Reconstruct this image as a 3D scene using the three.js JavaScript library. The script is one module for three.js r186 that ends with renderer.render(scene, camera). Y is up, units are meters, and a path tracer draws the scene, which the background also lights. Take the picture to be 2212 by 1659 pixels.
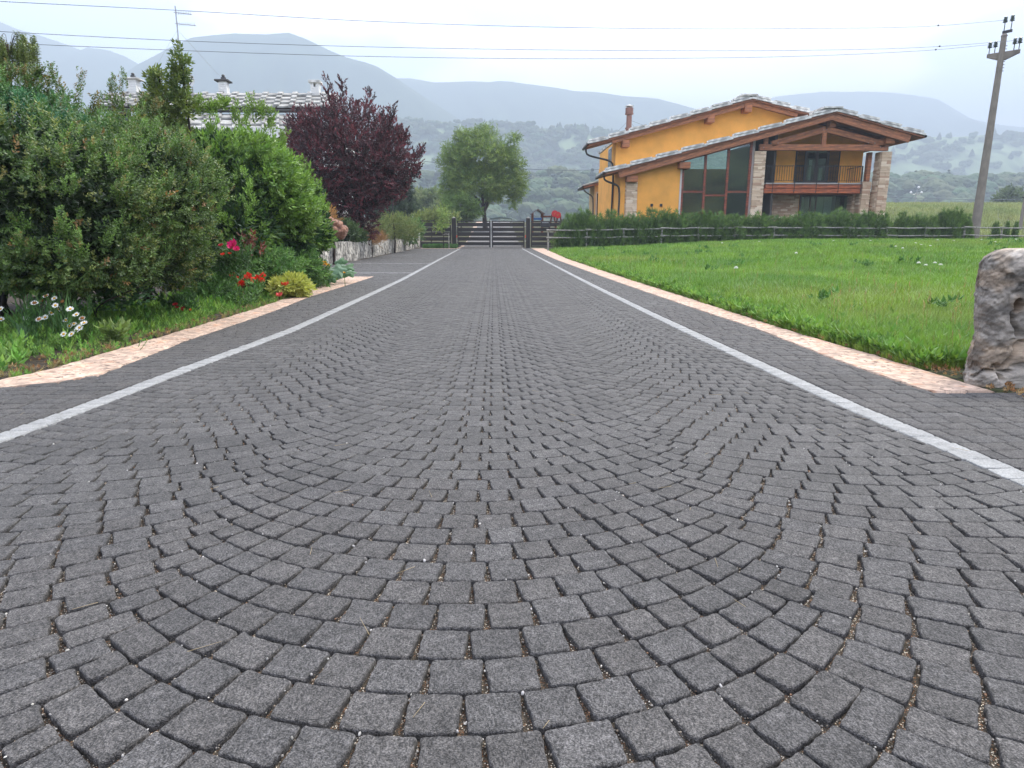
import * as THREE from 'three';
import { mergeGeometries, mergeVertices } from 'three/addons/utils/BufferGeometryUtils.js';
import { RoundedBoxGeometry } from 'three/addons/geometries/RoundedBoxGeometry.js';

// ------------------------------------------------------------------ camera, sky, sun, exposure
const scene = new THREE.Scene();
const FOC = 1400, CX = 1106, CY = 829.5;                       // focal length and centre in units of a 2212 x 1659 picture
const camera = new THREE.PerspectiveCamera(2 * Math.atan(CY / FOC) * 180 / Math.PI, 4 / 3, 0.05, 9000);
camera.position.set(0, 0.7, 0);
camera.rotation.order = 'YXZ';
camera.rotation.set(-12.47 * Math.PI / 180, -1.6 * Math.PI / 180, 0);
camera.updateMatrixWorld();
scene.add(camera);
const renderer = new THREE.WebGLRenderer({ antialias: true });
renderer.toneMapping = THREE.LinearToneMapping;
renderer.toneMappingExposure = 1.75;
renderer.shadowMap.enabled = true;
renderer.shadowMap.type = THREE.PCFSoftShadowMap;

const SUN_AZ = 38 * Math.PI / 180, SUN_EL = 47 * Math.PI / 180;   // azimuth to the right of straight ahead
const sunDir = new THREE.Vector3(Math.sin(SUN_AZ) * Math.cos(SUN_EL), Math.sin(SUN_EL), -Math.cos(SUN_AZ) * Math.cos(SUN_EL));
const sun = new THREE.DirectionalLight(new THREE.Color(1, 0.95, 0.82), 3.2);
sun.position.copy(sunDir).multiplyScalar(120); sun.target.position.set(0, 0, -20);
sun.castShadow = true; sun.shadow.mapSize.set(2048, 2048); sun.shadow.radius = 22;
Object.assign(sun.shadow.camera, { left: -60, right: 60, top: 60, bottom: -60, near: 1, far: 300 });
scene.add(sun, sun.target);

// ------------------------------------------------------------------ random numbers and noise
function rng(seed) { let a = seed >>> 0; return () => { a = (a + 0x6D2B79F5) | 0; let t = Math.imul(a ^ (a >>> 15), 1 | a); t = (t + Math.imul(t ^ (t >>> 7), 61 | t)) ^ t; return ((t ^ (t >>> 14)) >>> 0) / 4294967296; }; }
const R0 = rng(7), SKY = 2.25;
const lerp = (a, b, t) => a + (b - a) * t, clamp = (x, a = 0, b = 1) => Math.min(b, Math.max(a, x));
const smooth = (a, b, x) => { const t = clamp((x - a) / (b - a)); return t * t * (3 - 2 * t); };
const PERM = new Uint8Array(512); { const r = rng(99), p = [...Array(256).keys()]; for (let i = 255; i > 0; i--) { const j = Math.floor(r() * (i + 1)); [p[i], p[j]] = [p[j], p[i]]; } for (let i = 0; i < 512; i++) PERM[i] = p[i & 255]; }
function vnoise(x, y, z, px = 0, py = 0) {                      // value noise 0..1; px, py: period in x, y
  const xi = Math.floor(x), yi = Math.floor(y), zi = Math.floor(z), fx = x - xi, fy = y - yi, fz = z - zi;
  const u = fx * fx * (3 - 2 * fx), v = fy * fy * (3 - 2 * fy), w = fz * fz * (3 - 2 * fz);
  const m = (n, p) => p ? ((n % p) + p) % p : n & 255;
  const x0 = m(xi, px), x1 = m(xi + 1, px), y0 = m(yi, py), y1 = m(yi + 1, py), z0 = zi & 255, z1 = (zi + 1) & 255;
  const h = (a, b, c) => PERM[PERM[PERM[a & 255] + (b & 255)] + c] / 255;
  const a = lerp(lerp(h(x0, y0, z0), h(x1, y0, z0), u), lerp(h(x0, y1, z0), h(x1, y1, z0), u), v);
  const b = lerp(lerp(h(x0, y0, z1), h(x1, y0, z1), u), lerp(h(x0, y1, z1), h(x1, y1, z1), u), v);
  return lerp(a, b, w);
}
function fbm(x, y, z, oct = 4, px = 0, py = 0) { let s = 0, a = 0.5, f = 1, n = 0; for (let i = 0; i < oct; i++) { s += a * vnoise(x * f, y * f, z * f + i * 17, px * f, py * f); n += a; a *= 0.5; f *= 2; } return s / n; }

// ------------------------------------------------------------------ sky: thin summer haze with soft cloud, brighter towards the sun
{
  const W = 1024, H = 512, d = new Float32Array(W * H * 4);
  for (let j = 0; j < H; j++) for (let i = 0; i < W; i++) {
    const el = ((j + 0.5) / H - 0.5) * Math.PI, az = ((i + 0.5) / W - 0.5) * 2 * Math.PI;
    const x = Math.cos(el) * Math.cos(az), y = Math.sin(el), z = Math.cos(el) * Math.sin(az);
    const up = Math.max(y, 0), c = clamp(x * sunDir.x + y * sunDir.y + z * sunDir.z, -1, 1);
    const ang = Math.acos(c), glow = Math.exp(-ang * ang / 0.42) * 0.55 + Math.exp(-ang / 0.75) * 0.4;
    const s = 1 / (up + 0.22), n = fbm(x * s * 2.1 + 7.9, z * s * 2.1 + 4.4, 3.1, 5), n2 = fbm(x * s * 5 + 1, z * s * 5 + 7, 9.4, 4);
    const cl = smooth(0.43, 0.59, n * 0.75 + n2 * 0.25 + 0.12 * (glow - 0.2));
    const haze = Math.exp(-up * 6);
    let r = lerp(0.42, 0.63, haze), g = lerp(0.52, 0.645, haze), b = lerp(0.78, 0.75, haze);   // hazy blue
    const k = 0.88 * cl * (1 - 0.4 * haze);
    r = lerp(r, 0.74 + 0.22 * n2, k); g = lerp(g, 0.73 + 0.21 * n2, k); b = lerp(b, 0.79 + 0.19 * n2, k);   // cloud
    r += glow * 0.46; g += glow * 0.44; b += glow * 0.38;
    const o = (j * W + i) * 4; d[o] = r * SKY; d[o + 1] = g * SKY; d[o + 2] = b * SKY; d[o + 3] = 1;
  }
  const t = new THREE.DataTexture(d, W, H, THREE.RGBAFormat, THREE.FloatType);
  t.mapping = THREE.EquirectangularReflectionMapping; t.magFilter = t.minFilter = THREE.LinearFilter; t.wrapS = THREE.RepeatWrapping; t.needsUpdate = true;
  scene.background = t; scene.environment = t;
}
scene.fog = new THREE.FogExp2(new THREE.Color(0.73, 0.86, 1.0), 0.00108);

// ------------------------------------------------------------------ helpers: pixels to points, the lie of the land, tags
const V = (x, y, z) => new THREE.Vector3(x, y, z);
function ray(px, py) { return V((px - CX) / FOC, -(py - CY) / FOC, -1).applyQuaternion(camera.quaternion); }
function at(px, py, D) { const r = ray(px, py); return r.multiplyScalar(D / -r.z).add(camera.position); }   // point D metres ahead along the drive
const PROFILE = [[-8, 0.1], [0, 0], [2, -0.022], [3, -0.04], [5.5, -0.052], [9, -0.045], [12, -0.03], [17, 0.01], [23.4, 0.064], [32, 0.15], [41, 0.255], [46, 0.36], [52, 0.75], [60, 1.5], [70, 2.35], [82, 2.95], [95, 3.0], [115, 2.0], [150, -2], [250, -18], [400, -28], [700, -46], [9000, -38]];
function prof(z) {
  const P = PROFILE; if (z <= P[0][0]) return P[0][1];
  for (let i = 1; i < P.length; i++) if (z <= P[i][0]) {
    const [x0, y0] = P[i - 1], [x1, y1] = P[i], h = x1 - x0, t = (z - x0) / h;
    const m = (k) => { const a = P[Math.max(0, k - 1)], b = P[Math.min(P.length - 1, k + 1)]; return (b[1] - a[1]) / (b[0] - a[0]); };
    const m0 = m(i - 1) * h, m1 = m(i) * h, t2 = t * t, t3 = t2 * t;
    return y0 * (2 * t3 - 3 * t2 + 1) + m0 * (t3 - 2 * t2 + t) + y1 * (-2 * t3 + 3 * t2) + m1 * (t3 - t2);
  }
  return P[P.length - 1][1];
}
function G(x, z) {                                              // ground height; z is world z (ahead is negative)
  const d = -z; let y = prof(d);
  if (x > 2.6) { y += smooth(2.6, 16, x) * smooth(4, 34, d) * (1 - smooth(44, 60, d)) * 0.44; y += smooth(14, 45, x) * smooth(55, 118, d) * (1 - smooth(135, 240, d)) * 3.6; }
  if (x < -4.7) y += smooth(4.7, 6, -x) * smooth(13, 18, d) * (1 - smooth(60, 120, d)) * 0.4;
  if (d < -10) y += smooth(10, 120, -d) * 3;
  return y;
}
function onGround(px, py, lift = 0) { const r = ray(px, py); let t = 0.5; for (let i = 0; i < 4000; i++) { const x = r.x * t, y = 0.7 + r.y * t, z = r.z * t; if (y <= G(x, z) + lift) break; t *= 1.002; } return V(r.x * t, 0.7 + r.y * t, r.z * t); }

const taken = {};
function numbered(name) { const n = taken[name] = (taken[name] ?? -1) + 1; return n ? `${name}_${String(n).padStart(3, '0')}` : name; }
function shade(o) { o.traverse((m) => { if (m.isMesh) { m.castShadow = m.receiveShadow = true; } }); return o; }
function thing(name, label, category, pos = [0, 0, 0], turn = 0, group) {
  const o = new THREE.Group(); o.name = numbered(name); scene.add(o);
  if (pos.isVector3) o.position.copy(pos); else o.position.set(...pos); o.rotation.y = turn; o.userData = { label, category }; if (group) o.userData.group = group; return o;
}
function part(name, geo, mat, parent, kind) {
  const m = new THREE.Mesh(Array.isArray(geo) ? mergeGeometries(geo.map(plain)) : geo, mat); m.name = name; m.castShadow = m.receiveShadow = true; if (kind) m.userData.kind = kind; parent.add(m); return m;
}
function plain(g) { let q = g.index ? g.toNonIndexed() : g; for (const k of Object.keys(q.attributes)) if (!['position', 'normal', 'uv', 'color'].includes(k)) q.deleteAttribute(k); return q; }
function struct(name, geo, mat, kind = 'structure') { const m = part(numbered(name), geo, mat, scene); m.userData.kind = kind; return m; }
function copy(o, pos, turn, label, scale) {
  const c = o.clone(); c.name = numbered(o.name.replace(/_\d{3}$/, '')); c.userData = { ...o.userData }; scene.add(c); if (pos) c.position.copy(pos.isVector3 ? pos : V(...pos)); if (turn !== undefined) c.rotation.y = turn;
  if (label) c.userData.label = label; if (scale) c.scale.set(...scale); return c;
}
function box(x0, x1, y0, y1, z0, z1) { const g = new THREE.BoxGeometry(Math.abs(x1 - x0), Math.abs(y1 - y0), Math.abs(z1 - z0)); boxUV(g); g.translate((x0 + x1) / 2, (y0 + y1) / 2, (z0 + z1) / 2); return g; }
function rbox(x0, x1, y0, y1, z0, z1, r = 0.01) { const g = new RoundedBoxGeometry(Math.abs(x1 - x0), Math.abs(y1 - y0), Math.abs(z1 - z0), 1, r); boxUV(g); g.translate((x0 + x1) / 2, (y0 + y1) / 2, (z0 + z1) / 2); return g; }
function boxUV(g) {                                             // uv in metres from the face that each corner belongs to
  const p = g.attributes.position, n = g.attributes.normal, uv = new Float32Array(p.count * 2);
  for (let i = 0; i < p.count; i++) {
    const ax = Math.abs(n.getX(i)), ay = Math.abs(n.getY(i)), az = Math.abs(n.getZ(i));
    if (ay >= ax && ay >= az) { uv[2 * i] = p.getX(i); uv[2 * i + 1] = p.getZ(i); } else if (ax > az) { uv[2 * i] = p.getZ(i); uv[2 * i + 1] = p.getY(i); } else { uv[2 * i] = p.getX(i); uv[2 * i + 1] = p.getY(i); }
  }
  g.setAttribute('uv', new THREE.BufferAttribute(uv, 2)); return g;
}
function bar(a, b, w, h, up = V(0, 1, 0)) {                       // a squared timber from a to b
  const d = b.clone().sub(a), L = d.length(); const g = new THREE.BoxGeometry(L, h, w); boxUV(g);
  const x = d.normalize(), z = x.clone().cross(up).normalize(), y = z.clone().cross(x); g.applyMatrix4(new THREE.Matrix4().makeBasis(x, y, z)); g.translate((a.x + b.x) / 2, (a.y + b.y) / 2, (a.z + b.z) / 2); return g;
}
function tube(pts, r, seg = 6, n) { const c = new THREE.CatmullRomCurve3(pts); return new THREE.TubeGeometry(c, n ?? pts.length * 4, r, seg, false); }
function taper(pts, radii, seg = 7) {                           // a limb: rings of their own radius along a polyline
  const c = new THREE.CatmullRomCurve3(pts), n = Math.max(3, pts.length * 2), fr = c.computeFrenetFrames(n, false), pos = [], uv = [], idx = [];
  const L = c.getLength();
  for (let i = 0; i <= n; i++) {
    const t = i / n, p = c.getPointAt(t), f = t * (radii.length - 1), k = Math.min(radii.length - 2, Math.floor(f)), r = lerp(radii[k], radii[k + 1], f - k);
    for (let j = 0; j <= seg; j++) { const a = j / seg * 2 * Math.PI, nx = fr.normals[i], bx = fr.binormals[i]; pos.push(p.x + r * (Math.cos(a) * nx.x + Math.sin(a) * bx.x), p.y + r * (Math.cos(a) * nx.y + Math.sin(a) * bx.y), p.z + r * (Math.cos(a) * nx.z + Math.sin(a) * bx.z)); uv.push(j / seg * 2 * Math.PI * radii[0], t * L); }
  }
  for (let i = 0; i < n; i++) for (let j = 0; j < seg; j++) { const a = i * (seg + 1) + j, b = a + seg + 1; idx.push(a, a + 1, b, b, a + 1, b + 1); }
  const g = new THREE.BufferGeometry(); g.setAttribute('position', new THREE.Float32BufferAttribute(pos, 3)); g.setAttribute('uv', new THREE.Float32BufferAttribute(uv, 2)); g.setIndex(idx); g.computeVertexNormals(); return g;
}
function cyl(r0, r1, h, seg = 10, open = false) { const g = new THREE.CylinderGeometry(r1, r0, h, seg, 1, open); g.translate(0, h / 2, 0); return g; }
function moved(g, x, y, z) { g.translate(x, y, z); return g; }

// ------------------------------------------------------------------ textures
function tex(size, fn, srgb, rep = 1) {
  const d = new Uint8Array(size * size * 4);
  for (let j = 0; j < size; j++) for (let i = 0; i < size; i++) { const c = fn(i / size, j / size, i, j), o = (j * size + i) * 4; if (typeof c === 'number') d[o] = d[o + 1] = d[o + 2] = clamp(c) * 255; else { d[o] = clamp(c[0]) * 255; d[o + 1] = clamp(c[1]) * 255; d[o + 2] = clamp(c[2]) * 255; } d[o + 3] = 255; }
  const t = new THREE.DataTexture(d, size, size, THREE.RGBAFormat); t.wrapS = t.wrapT = THREE.RepeatWrapping; t.magFilter = THREE.LinearFilter; t.minFilter = THREE.LinearMipmapLinearFilter; t.generateMipmaps = true;
  if (srgb) t.colorSpace = THREE.SRGBColorSpace; t.repeat.set(rep, rep); t.needsUpdate = true; return t;
}
const gray = (v) => [v, v, v];
const std = (o) => new THREE.MeshStandardMaterial({ roughness: 0.9, metalness: 0, ...o });
const rgb = (r, g, b) => new THREE.Color().setRGB(r, g, b);
// ------------------------------------------------------------------ stone, wood and plaster
const rt = rng(1234);
const speck = new Float32Array(1024 * 1024); for (let i = 0; i < speck.length; i++) speck[i] = rt();
const sp = (i, j) => speck[((j & 1023) << 10) | (i & 1023)];
const settGrain = (i, j) => vnoise(i / 3.2, j / 3.2, 3) * 0.48 + vnoise(i / 6, j / 6, 7) * 0.26 + sp(i, j) * 0.26;
const settMap = tex(1024, (u, v, i, j) => {                    // half a metre of split dark stone: grains, pale flecks, cloudy wear
  const g = settGrain(i, j), big = fbm(u * 12, v * 12, 2, 3, 12, 12), cl = fbm(u * 40, v * 40, 5, 2, 40, 40), fl = sp((i >> 1) + 331, (j >> 1) + 97);
  let k = 0.96 + (g - 0.5) * 1.9 + (big - 0.5) * 0.22 + (cl - 0.5) * 0.3; k = Math.max(0.2, k); if (fl > 0.9965) k = 1.7;
  return [0.284 * k, 0.276 * k, 0.271 * k];
}, true, 2);
const settBump = tex(1024, (u, v, i, j) => settGrain(i, j) * 0.6 + fbm(u * 64, v * 64, 8, 3, 64, 64) * 0.4, false, 2);
const settTones = [0.66, 0.84, 0.92, 1.0, 1.08, 1.18];
const settMats = settTones.map((t, k) => std({ map: settMap, bumpMap: settBump, bumpScale: 0.0042, roughness: 0.85, color: rgb(t * (k % 2 ? 1.0 : 1.015), t, t * (k % 2 ? 1.02 : 1.0)) }));
const settVC = std({ map: settMap, bumpMap: settBump, bumpScale: 0.0025, roughness: 0.82, vertexColors: true });
const whiteMap = tex(512, (u, v, i, j) => { const g = settGrain(i, j), k = 0.86 + (g - 0.5) * 0.45 + (fbm(u * 10, v * 10, 4, 3, 10, 10) - 0.5) * 0.25; return [0.62 * k, 0.62 * k, 0.612 * k]; }, true, 3);
const whiteMat = std({ map: whiteMap, bumpMap: settBump, bumpScale: 0.002, roughness: 0.85, vertexColors: true });
const gritMap = tex(1024, (u, v, i, j) => {
  const a = sp(i >> 1, j >> 1), b = sp((i >> 2) + 55, (j >> 2) + 31), n = fbm(u * 24, v * 24, 3, 3, 24, 24), k = 0.55 + a * 0.5 + (b - 0.5) * 0.5;
  if (b > 0.93) return [0.80 * k, 0.76 * k, 0.70 * k]; if (b > 0.80) return [0.46 * k, 0.33 * k, 0.24 * k];
  return [lerp(0.30, 0.42, n) * k, lerp(0.27, 0.37, n) * k, lerp(0.235, 0.31, n) * k];
}, true, 2);
const gritBump = tex(512, (u, v, i, j) => sp(i >> 1, j >> 1) * 0.5 + sp((i >> 2) + 9, (j >> 2) + 3) * 0.5, false, 3);
const bedMat = std({ map: gritMap, bumpMap: gritBump, bumpScale: 0.004, roughness: 1 });
const stripMap = tex(1024, (u, v, i, j) => {                   // rough pink limestone with pits and rusty seams
  const n = fbm(u * 9, v * 9, 1, 5, 9, 9), m = fbm(u * 30, v * 30, 6, 4, 30, 30), pit = smooth(0.70, 0.78, fbm(u * 46, v * 46, 12, 3, 46, 46)), rust = smooth(0.60, 0.74, fbm(u * 14, v * 14, 22, 5, 14, 14));
  let k = 0.86 + (n - 0.5) * 0.3 + (m - 0.5) * 0.42 + (sp(i, j) - 0.5) * 0.2; k *= 1 - 0.35 * pit;
  return [0.82 * k, lerp(0.71, 0.65, rust) * k, lerp(0.63, 0.545, rust) * k];
}, true, 1);
const stripBump = tex(1024, (u, v, i, j) => 0.5 * fbm(u * 9, v * 9, 1, 5, 9, 9) + 0.5 * fbm(u * 30, v * 30, 6, 4, 30, 30) - 0.35 * smooth(0.70, 0.78, fbm(u * 46, v * 46, 12, 3, 46, 46)) + 0.15, false, 1);
const stripMat = std({ map: stripMap, bumpMap: stripBump, bumpScale: 0.02, roughness: 0.95 });
const lichenMap = tex(1024, (u, v, i, j) => {                  // weathered limestone: dark lichen, pale scars, vertical streaks
  const n = fbm(u * 7, v * 7, 31, 5, 7, 7), st = fbm(u * 16, v * 6, 41, 4, 16, 6), m = fbm(u * 22, v * 22, 51, 5, 22, 22), d = smooth(0.44, 0.60, st * 0.45 + m * 0.55), k = 0.78 + (n - 0.5) * 0.6 + (sp(i, j) - 0.5) * 0.2;
  return [lerp(0.84, 0.52, d) * k, lerp(0.81, 0.50, d) * k, lerp(0.76, 0.475, d) * k];
}, true, 0.7);
const roughBump = tex(512, (u, v) => fbm(u * 8, v * 8, 3, 6, 8, 8), false, 1);
const wallStone = std({ map: lichenMap, bumpMap: roughBump, bumpScale: 0.05, roughness: 0.95 });
const rockMap = tex(1024, (u, v, i, j) => {
  const n = fbm(u * 5, v * 5, 61, 5, 5, 5), m = fbm(u * 22, v * 22, 71, 5, 22, 22), b = smooth(0.52, 0.68, fbm(u * 6, v * 6, 81, 4, 6, 6)), k = 0.74 + (n - 0.5) * 0.7 + (m - 0.5) * 0.75 + (sp(i, j) - 0.5) * 0.22;
  return [lerp(0.75, 0.76, b) * k, lerp(0.715, 0.685, b) * k, lerp(0.675, 0.605, b) * k];
}, true, 1.3);
const rockMat = std({ map: rockMap, bumpMap: roughBump, bumpScale: 0.03, roughness: 0.95, vertexColors: true });
const slabMap = tex(512, (u, v, i, j) => { const k = 0.85 + (fbm(u * 6, v * 6, 4, 5, 6, 6) - 0.5) * 0.6 + (sp(i, j) - 0.5) * 0.18; return [0.90 * k, 0.89 * k, 0.87 * k]; }, true, 0.7);
const slabMats = [1.0, 1.1, 1.18].map((t) => std({ map: slabMap, bumpMap: roughBump, bumpScale: 0.012, roughness: 0.9, color: rgb(t, t, t * 0.99) }));
const plasterBump = tex(256, (u, v, i, j) => sp(i, j) * 0.5 + fbm(u * 16, v * 16, 2, 3, 16, 16) * 0.5, false, 1);
const orangeMap = tex(512, (u, v, i, j) => { const k = 0.94 + (fbm(u * 5, v * 5, 4, 5, 5, 5) - 0.5) * 0.16 + (sp(i, j) - 0.5) * 0.08; return [0.98 * k, 0.70 * k, 0.33 * k]; }, true, 0.3);
const orangeMat = std({ map: orangeMap, bumpMap: plasterBump, bumpScale: 0.004, roughness: 0.95 });
const whitePlaster = std({ color: rgb(0.74, 0.73, 0.70), bumpMap: plasterBump, bumpScale: 0.004, roughness: 0.95 });
const woodMap = tex(512, (u, v, i, j) => { const s = fbm(u * 3, v * 60, 5, 4, 3, 60), w = fbm(u * 8, v * 8, 15, 3, 8, 8), k = 0.80 + (s - 0.5) * 0.55 + (w - 0.5) * 0.3; return [0.76 * k, 0.475 * k, 0.30 * k]; }, true, 0.6);
const woodMat = std({ map: woodMap, roughness: 0.62 });
const soffitMat = std({ map: woodMap, roughness: 0.7, color: rgb(0.62, 0.58, 0.56) });
const frameWood = std({ map: woodMap, roughness: 0.5, color: rgb(0.62, 0.36, 0.3) });
const balconyWood = std({ map: woodMap, roughness: 0.55, color: rgb(1.12, 0.74, 0.55) });
const dark = std({ color: rgb(0.022, 0.02, 0.02), roughness: 0.5 });
const shutterMat = std({ color: rgb(0.010, 0.013, 0.017), roughness: 0.55 });
const iron = std({ color: rgb(0.018, 0.017, 0.017), roughness: 0.5, metalness: 0.4 });
const gutterMat = std({ color: rgb(0.05, 0.045, 0.042), roughness: 0.4, metalness: 0.5 });
const gateMat = std({ color: rgb(0.018, 0.013, 0.012), roughness: 0.55 });
const steel = std({ color: rgb(0.32, 0.32, 0.32), roughness: 0.35, metalness: 0.8 });
const copperMat = std({ color: rgb(0.24, 0.12, 0.09), roughness: 0.45, metalness: 0.5 });
const greyWood = std({ map: tex(256, (u, v) => { const s = fbm(u * 2, v * 40, 5, 4, 2, 40), k = 0.75 + (s - 0.5) * 0.8; return [0.72 * k, 0.70 * k, 0.66 * k]; }, true, 1.5), roughness: 0.9 });
const barkMap = tex(512, (u, v) => { const s = fbm(u * 18, v * 5, 5, 5, 18, 5), k = 0.55 + (s - 0.5) * 1.2; return [0.42 * k, 0.36 * k, 0.31 * k]; }, true, 1);
const barkMat = std({ map: barkMap, bumpMap: roughBump, bumpScale: 0.02, roughness: 0.95 });
const darkBark = std({ map: barkMap, bumpMap: roughBump, bumpScale: 0.02, roughness: 0.95, color: rgb(0.5, 0.42, 0.42) });
const concreteMat = std({ map: tex(512, (u, v, i, j) => { const k = 0.85 + (fbm(u * 8, v * 4, 4, 5, 8, 4) - 0.5) * 0.35 + (sp(i, j) - 0.5) * 0.15; return [0.58 * k, 0.54 * k, 0.495 * k]; }, true, 0.5), bumpMap: roughBump, bumpScale: 0.006, roughness: 0.9 });
const soilMap = tex(1024, (u, v, i, j) => { const n = fbm(u * 10, v * 10, 3, 5, 10, 10), f = fbm(u * 60, v * 60, 7, 3, 60, 60), k = 0.6 + (f - 0.5) * 1.1 + (sp(i, j) - 0.5) * 0.3; return [lerp(0.30, 0.36, n) * k, lerp(0.25, 0.29, n) * k, lerp(0.19, 0.22, n) * k]; }, true, 0.8);
const ledgeTones = [[0.46, 0.37, 0.29], [0.53, 0.44, 0.35], [0.60, 0.52, 0.43], [0.66, 0.60, 0.52], [0.42, 0.30, 0.23]];
const ledgeMats = ledgeTones.map((c) => std({ color: new THREE.Color().setRGB(Math.min(0.8, c[0] * 1.2), c[1] * 1.08, c[2] * 0.94), bumpMap: roughBump, bumpScale: 0.02, roughness: 0.95 }));
// ------------------------------------------------------------------ the ground: one sheet to the horizon
const edge = (pts) => { const w = pts.map(([a, b]) => onGround(a, b)).map((p) => [-p.z, p.x]).sort((a, b) => a[0] - b[0]); return (d) => { if (d <= w[0][0]) return w[0][1]; for (let i = 1; i < w.length; i++) if (d <= w[i][0]) return lerp(w[i - 1][1], w[i][1], (d - w[i - 1][0]) / (w[i][0] - w[i - 1][0])); return w[w.length - 1][1]; }; };
const stripRin = edge([[2052, 857], [1974, 836], [1818, 782.5], [1632.6, 709.5], [1492.8, 664], [1199, 560], [1151, 538]]);
const stripRout = edge([[2094, 828], [1899, 768], [1694, 709.5], [1492.8, 644.5], [1228.5, 559.5], [1180, 538]]);
const stripLin = edge([[0, 838], [120, 826], [216.5, 810], [393.7, 739.3], [590.5, 672.4], [669, 641], [807, 597.6]]);
const stripLout = edge([[0, 818], [60, 808], [157.5, 780.7], [354, 723.6], [551, 666.5], [748, 596.6]]);
const LW = 0.053, LX = edge([[0, 945], [400, 797], [622, 715.5], [870.8, 602], [949.5, 560], [993, 537]]), RX = edge([[1127, 536], [1170, 558.8], [1492.8, 717.6], [1866.6, 888.2], [2212, 1033]]);   // white lines and their half width
const STRIP_END = -onGround(807, 597.6).z, GATE_Z = 41;
const WALL = [[[675, 578]], [[783, 559]], [[850, 545.6]], [[906, 534]]].map(([p]) => onGround(...p));   // foot of the garden wall
const wallX = (d) => { const w = WALL.map((p) => [-p.z, p.x]); if (d <= w[0][0]) return w[0][1]; for (let i = 1; i < w.length; i++) if (d <= w[i][0]) return lerp(w[i - 1][1], w[i][1], (d - w[i - 1][0]) / (w[i][0] - w[i - 1][0])); return w[w.length - 1][1]; };
const paved = (x, d) => d > -3 && d < GATE_Z + 42 && x < (d > 3.1 ? stripRout(d) : 4) - 0.05 && x > (d < STRIP_END ? (d > 2.6 ? stripLout(d) + 0.05 : -4) : d < GATE_Z ? wallX(d) + 0.1 : -2.6);
const soilGround = std({ map: soilMap, bumpMap: roughBump, bumpScale: 0.03, roughness: 1, vertexColors: true });
{
  const span = (list) => { const o = []; for (let k = 0; k < list.length - 1; k++) { const [a, s] = list[k], b = list[k + 1][0], n = Math.max(1, Math.round((b - a) / s)); for (let i = 0; i < n; i++) o.push(a + (b - a) * i / n); } o.push(list[list.length - 1][0]); return o; };
  const xs = span([[-2400, 300], [-600, 100], [-100, 15], [-30, 2], [-9, 0.35], [-5.5, 0.12], [3.4, 0.3], [14, 1], [45, 5], [120, 30], [600, 300], [2400, 1]]);
  const zs = span([[-2400, 300], [-1000, 100], [-260, 16], [-100, 3], [-48, 0.8], [-20, 0.3], [-8, 0.12], [1.2, 1.5], [30, 20], [130, 100], [450, 1]]);
  const pos = [], col = [], uv = [], idx = [];
  for (const z of zs) for (const x of xs) {
    const d = -z, inP = paved(x, d); pos.push(x, G(x, z) - (inP ? 0.07 : 0.004) + (inP ? 0 : (fbm(x * 1.7 + 40, z * 1.7 + 80, 2, 3) - 0.5) * 0.05), z); uv.push(x, z);
    const n = fbm(x * 0.35 + 9, z * 0.35 + 3, 5, 4), m = fbm(x * 0.02 + 50, z * 0.02 + 90, 7, 4);
    if (d > 48 || d < -6 || Math.abs(x) > 45) col.push(lerp(0.85, 1.35, m), lerp(1.35, 1.75, m), lerp(0.5, 0.75, n));       // far fields
    else if (x > 2.3) col.push(lerp(0.50, 0.75, n), lerp(0.95, 1.25, n), lerp(0.28, 0.4, n));                                // under the meadow
    else col.push(lerp(0.75, 1, n), lerp(0.72, 0.95, n), lerp(0.62, 0.8, n));                                                 // garden soil
  }
  const nx = xs.length; for (let j = 0; j < zs.length - 1; j++) for (let i = 0; i < nx - 1; i++) { const a = j * nx + i, b = a + nx; idx.push(a, b, a + 1, b, b + 1, a + 1); }
  const g = new THREE.BufferGeometry(); g.setAttribute('position', new THREE.Float32BufferAttribute(pos, 3)); g.setAttribute('uv', new THREE.Float32BufferAttribute(uv, 2)); g.setAttribute('color', new THREE.Float32BufferAttribute(col, 3)); g.setIndex(idx); g.computeVertexNormals();
  struct('ground', g, soilGround).userData.label = 'earth and fields around the drive, rolling to the valley';
}

// ------------------------------------------------------------------ ribbons that follow the drive (stone strips, road behind the gate, joint bed)
function ribbon(xa, xb, d0, d1, step, cols, lift, rough, thick = 0.06, ragA = 0, ragB = 0) {
  const pos = [], uv = [], idx = []; const n = Math.max(1, Math.ceil((d1 - d0) / step));
  const row = cols + 3;
  for (let j = 0; j <= n; j++) {
    const d = lerp(d0, d1, j / n); let a = xa(d), b = xb(d); a += (fbm(d * 5, 3, 1, 4) - 0.5) * ragA; b += (fbm(d * 5, 9, 4, 4) - 0.5) * ragB;
    const put = (x, dy) => { pos.push(x, G(x, -d) + lift + dy, -d); uv.push(x, d); };
    put(a, -thick);
    for (let i = 0; i <= cols; i++) { const x = lerp(a, b, i / cols); put(x, rough * (fbm(x * 14, d * 14, 6, 4) - 0.5) * 2 - (ragA && i === 0 || ragB && i === cols ? 0.008 : 0)); }
    put(b, -thick);
  }
  for (let j = 0; j < n; j++) for (let i = 0; i < row - 1; i++) { const p = j * row + i, q = p + row; idx.push(p, p + 1, q, q, p + 1, q + 1); }
  for (const j of [0, n]) for (let i = 1; i < row - 2; i++) { const p = j * row; j ? idx.push(p, p + i, p + i + 1) : idx.push(p, p + i + 1, p + i); }
  const g = new THREE.BufferGeometry(); g.setAttribute('position', new THREE.Float32BufferAttribute(pos, 3)); g.setAttribute('uv', new THREE.Float32BufferAttribute(uv, 2)); g.setIndex(idx); g.computeVertexNormals(); return g;
}
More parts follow.
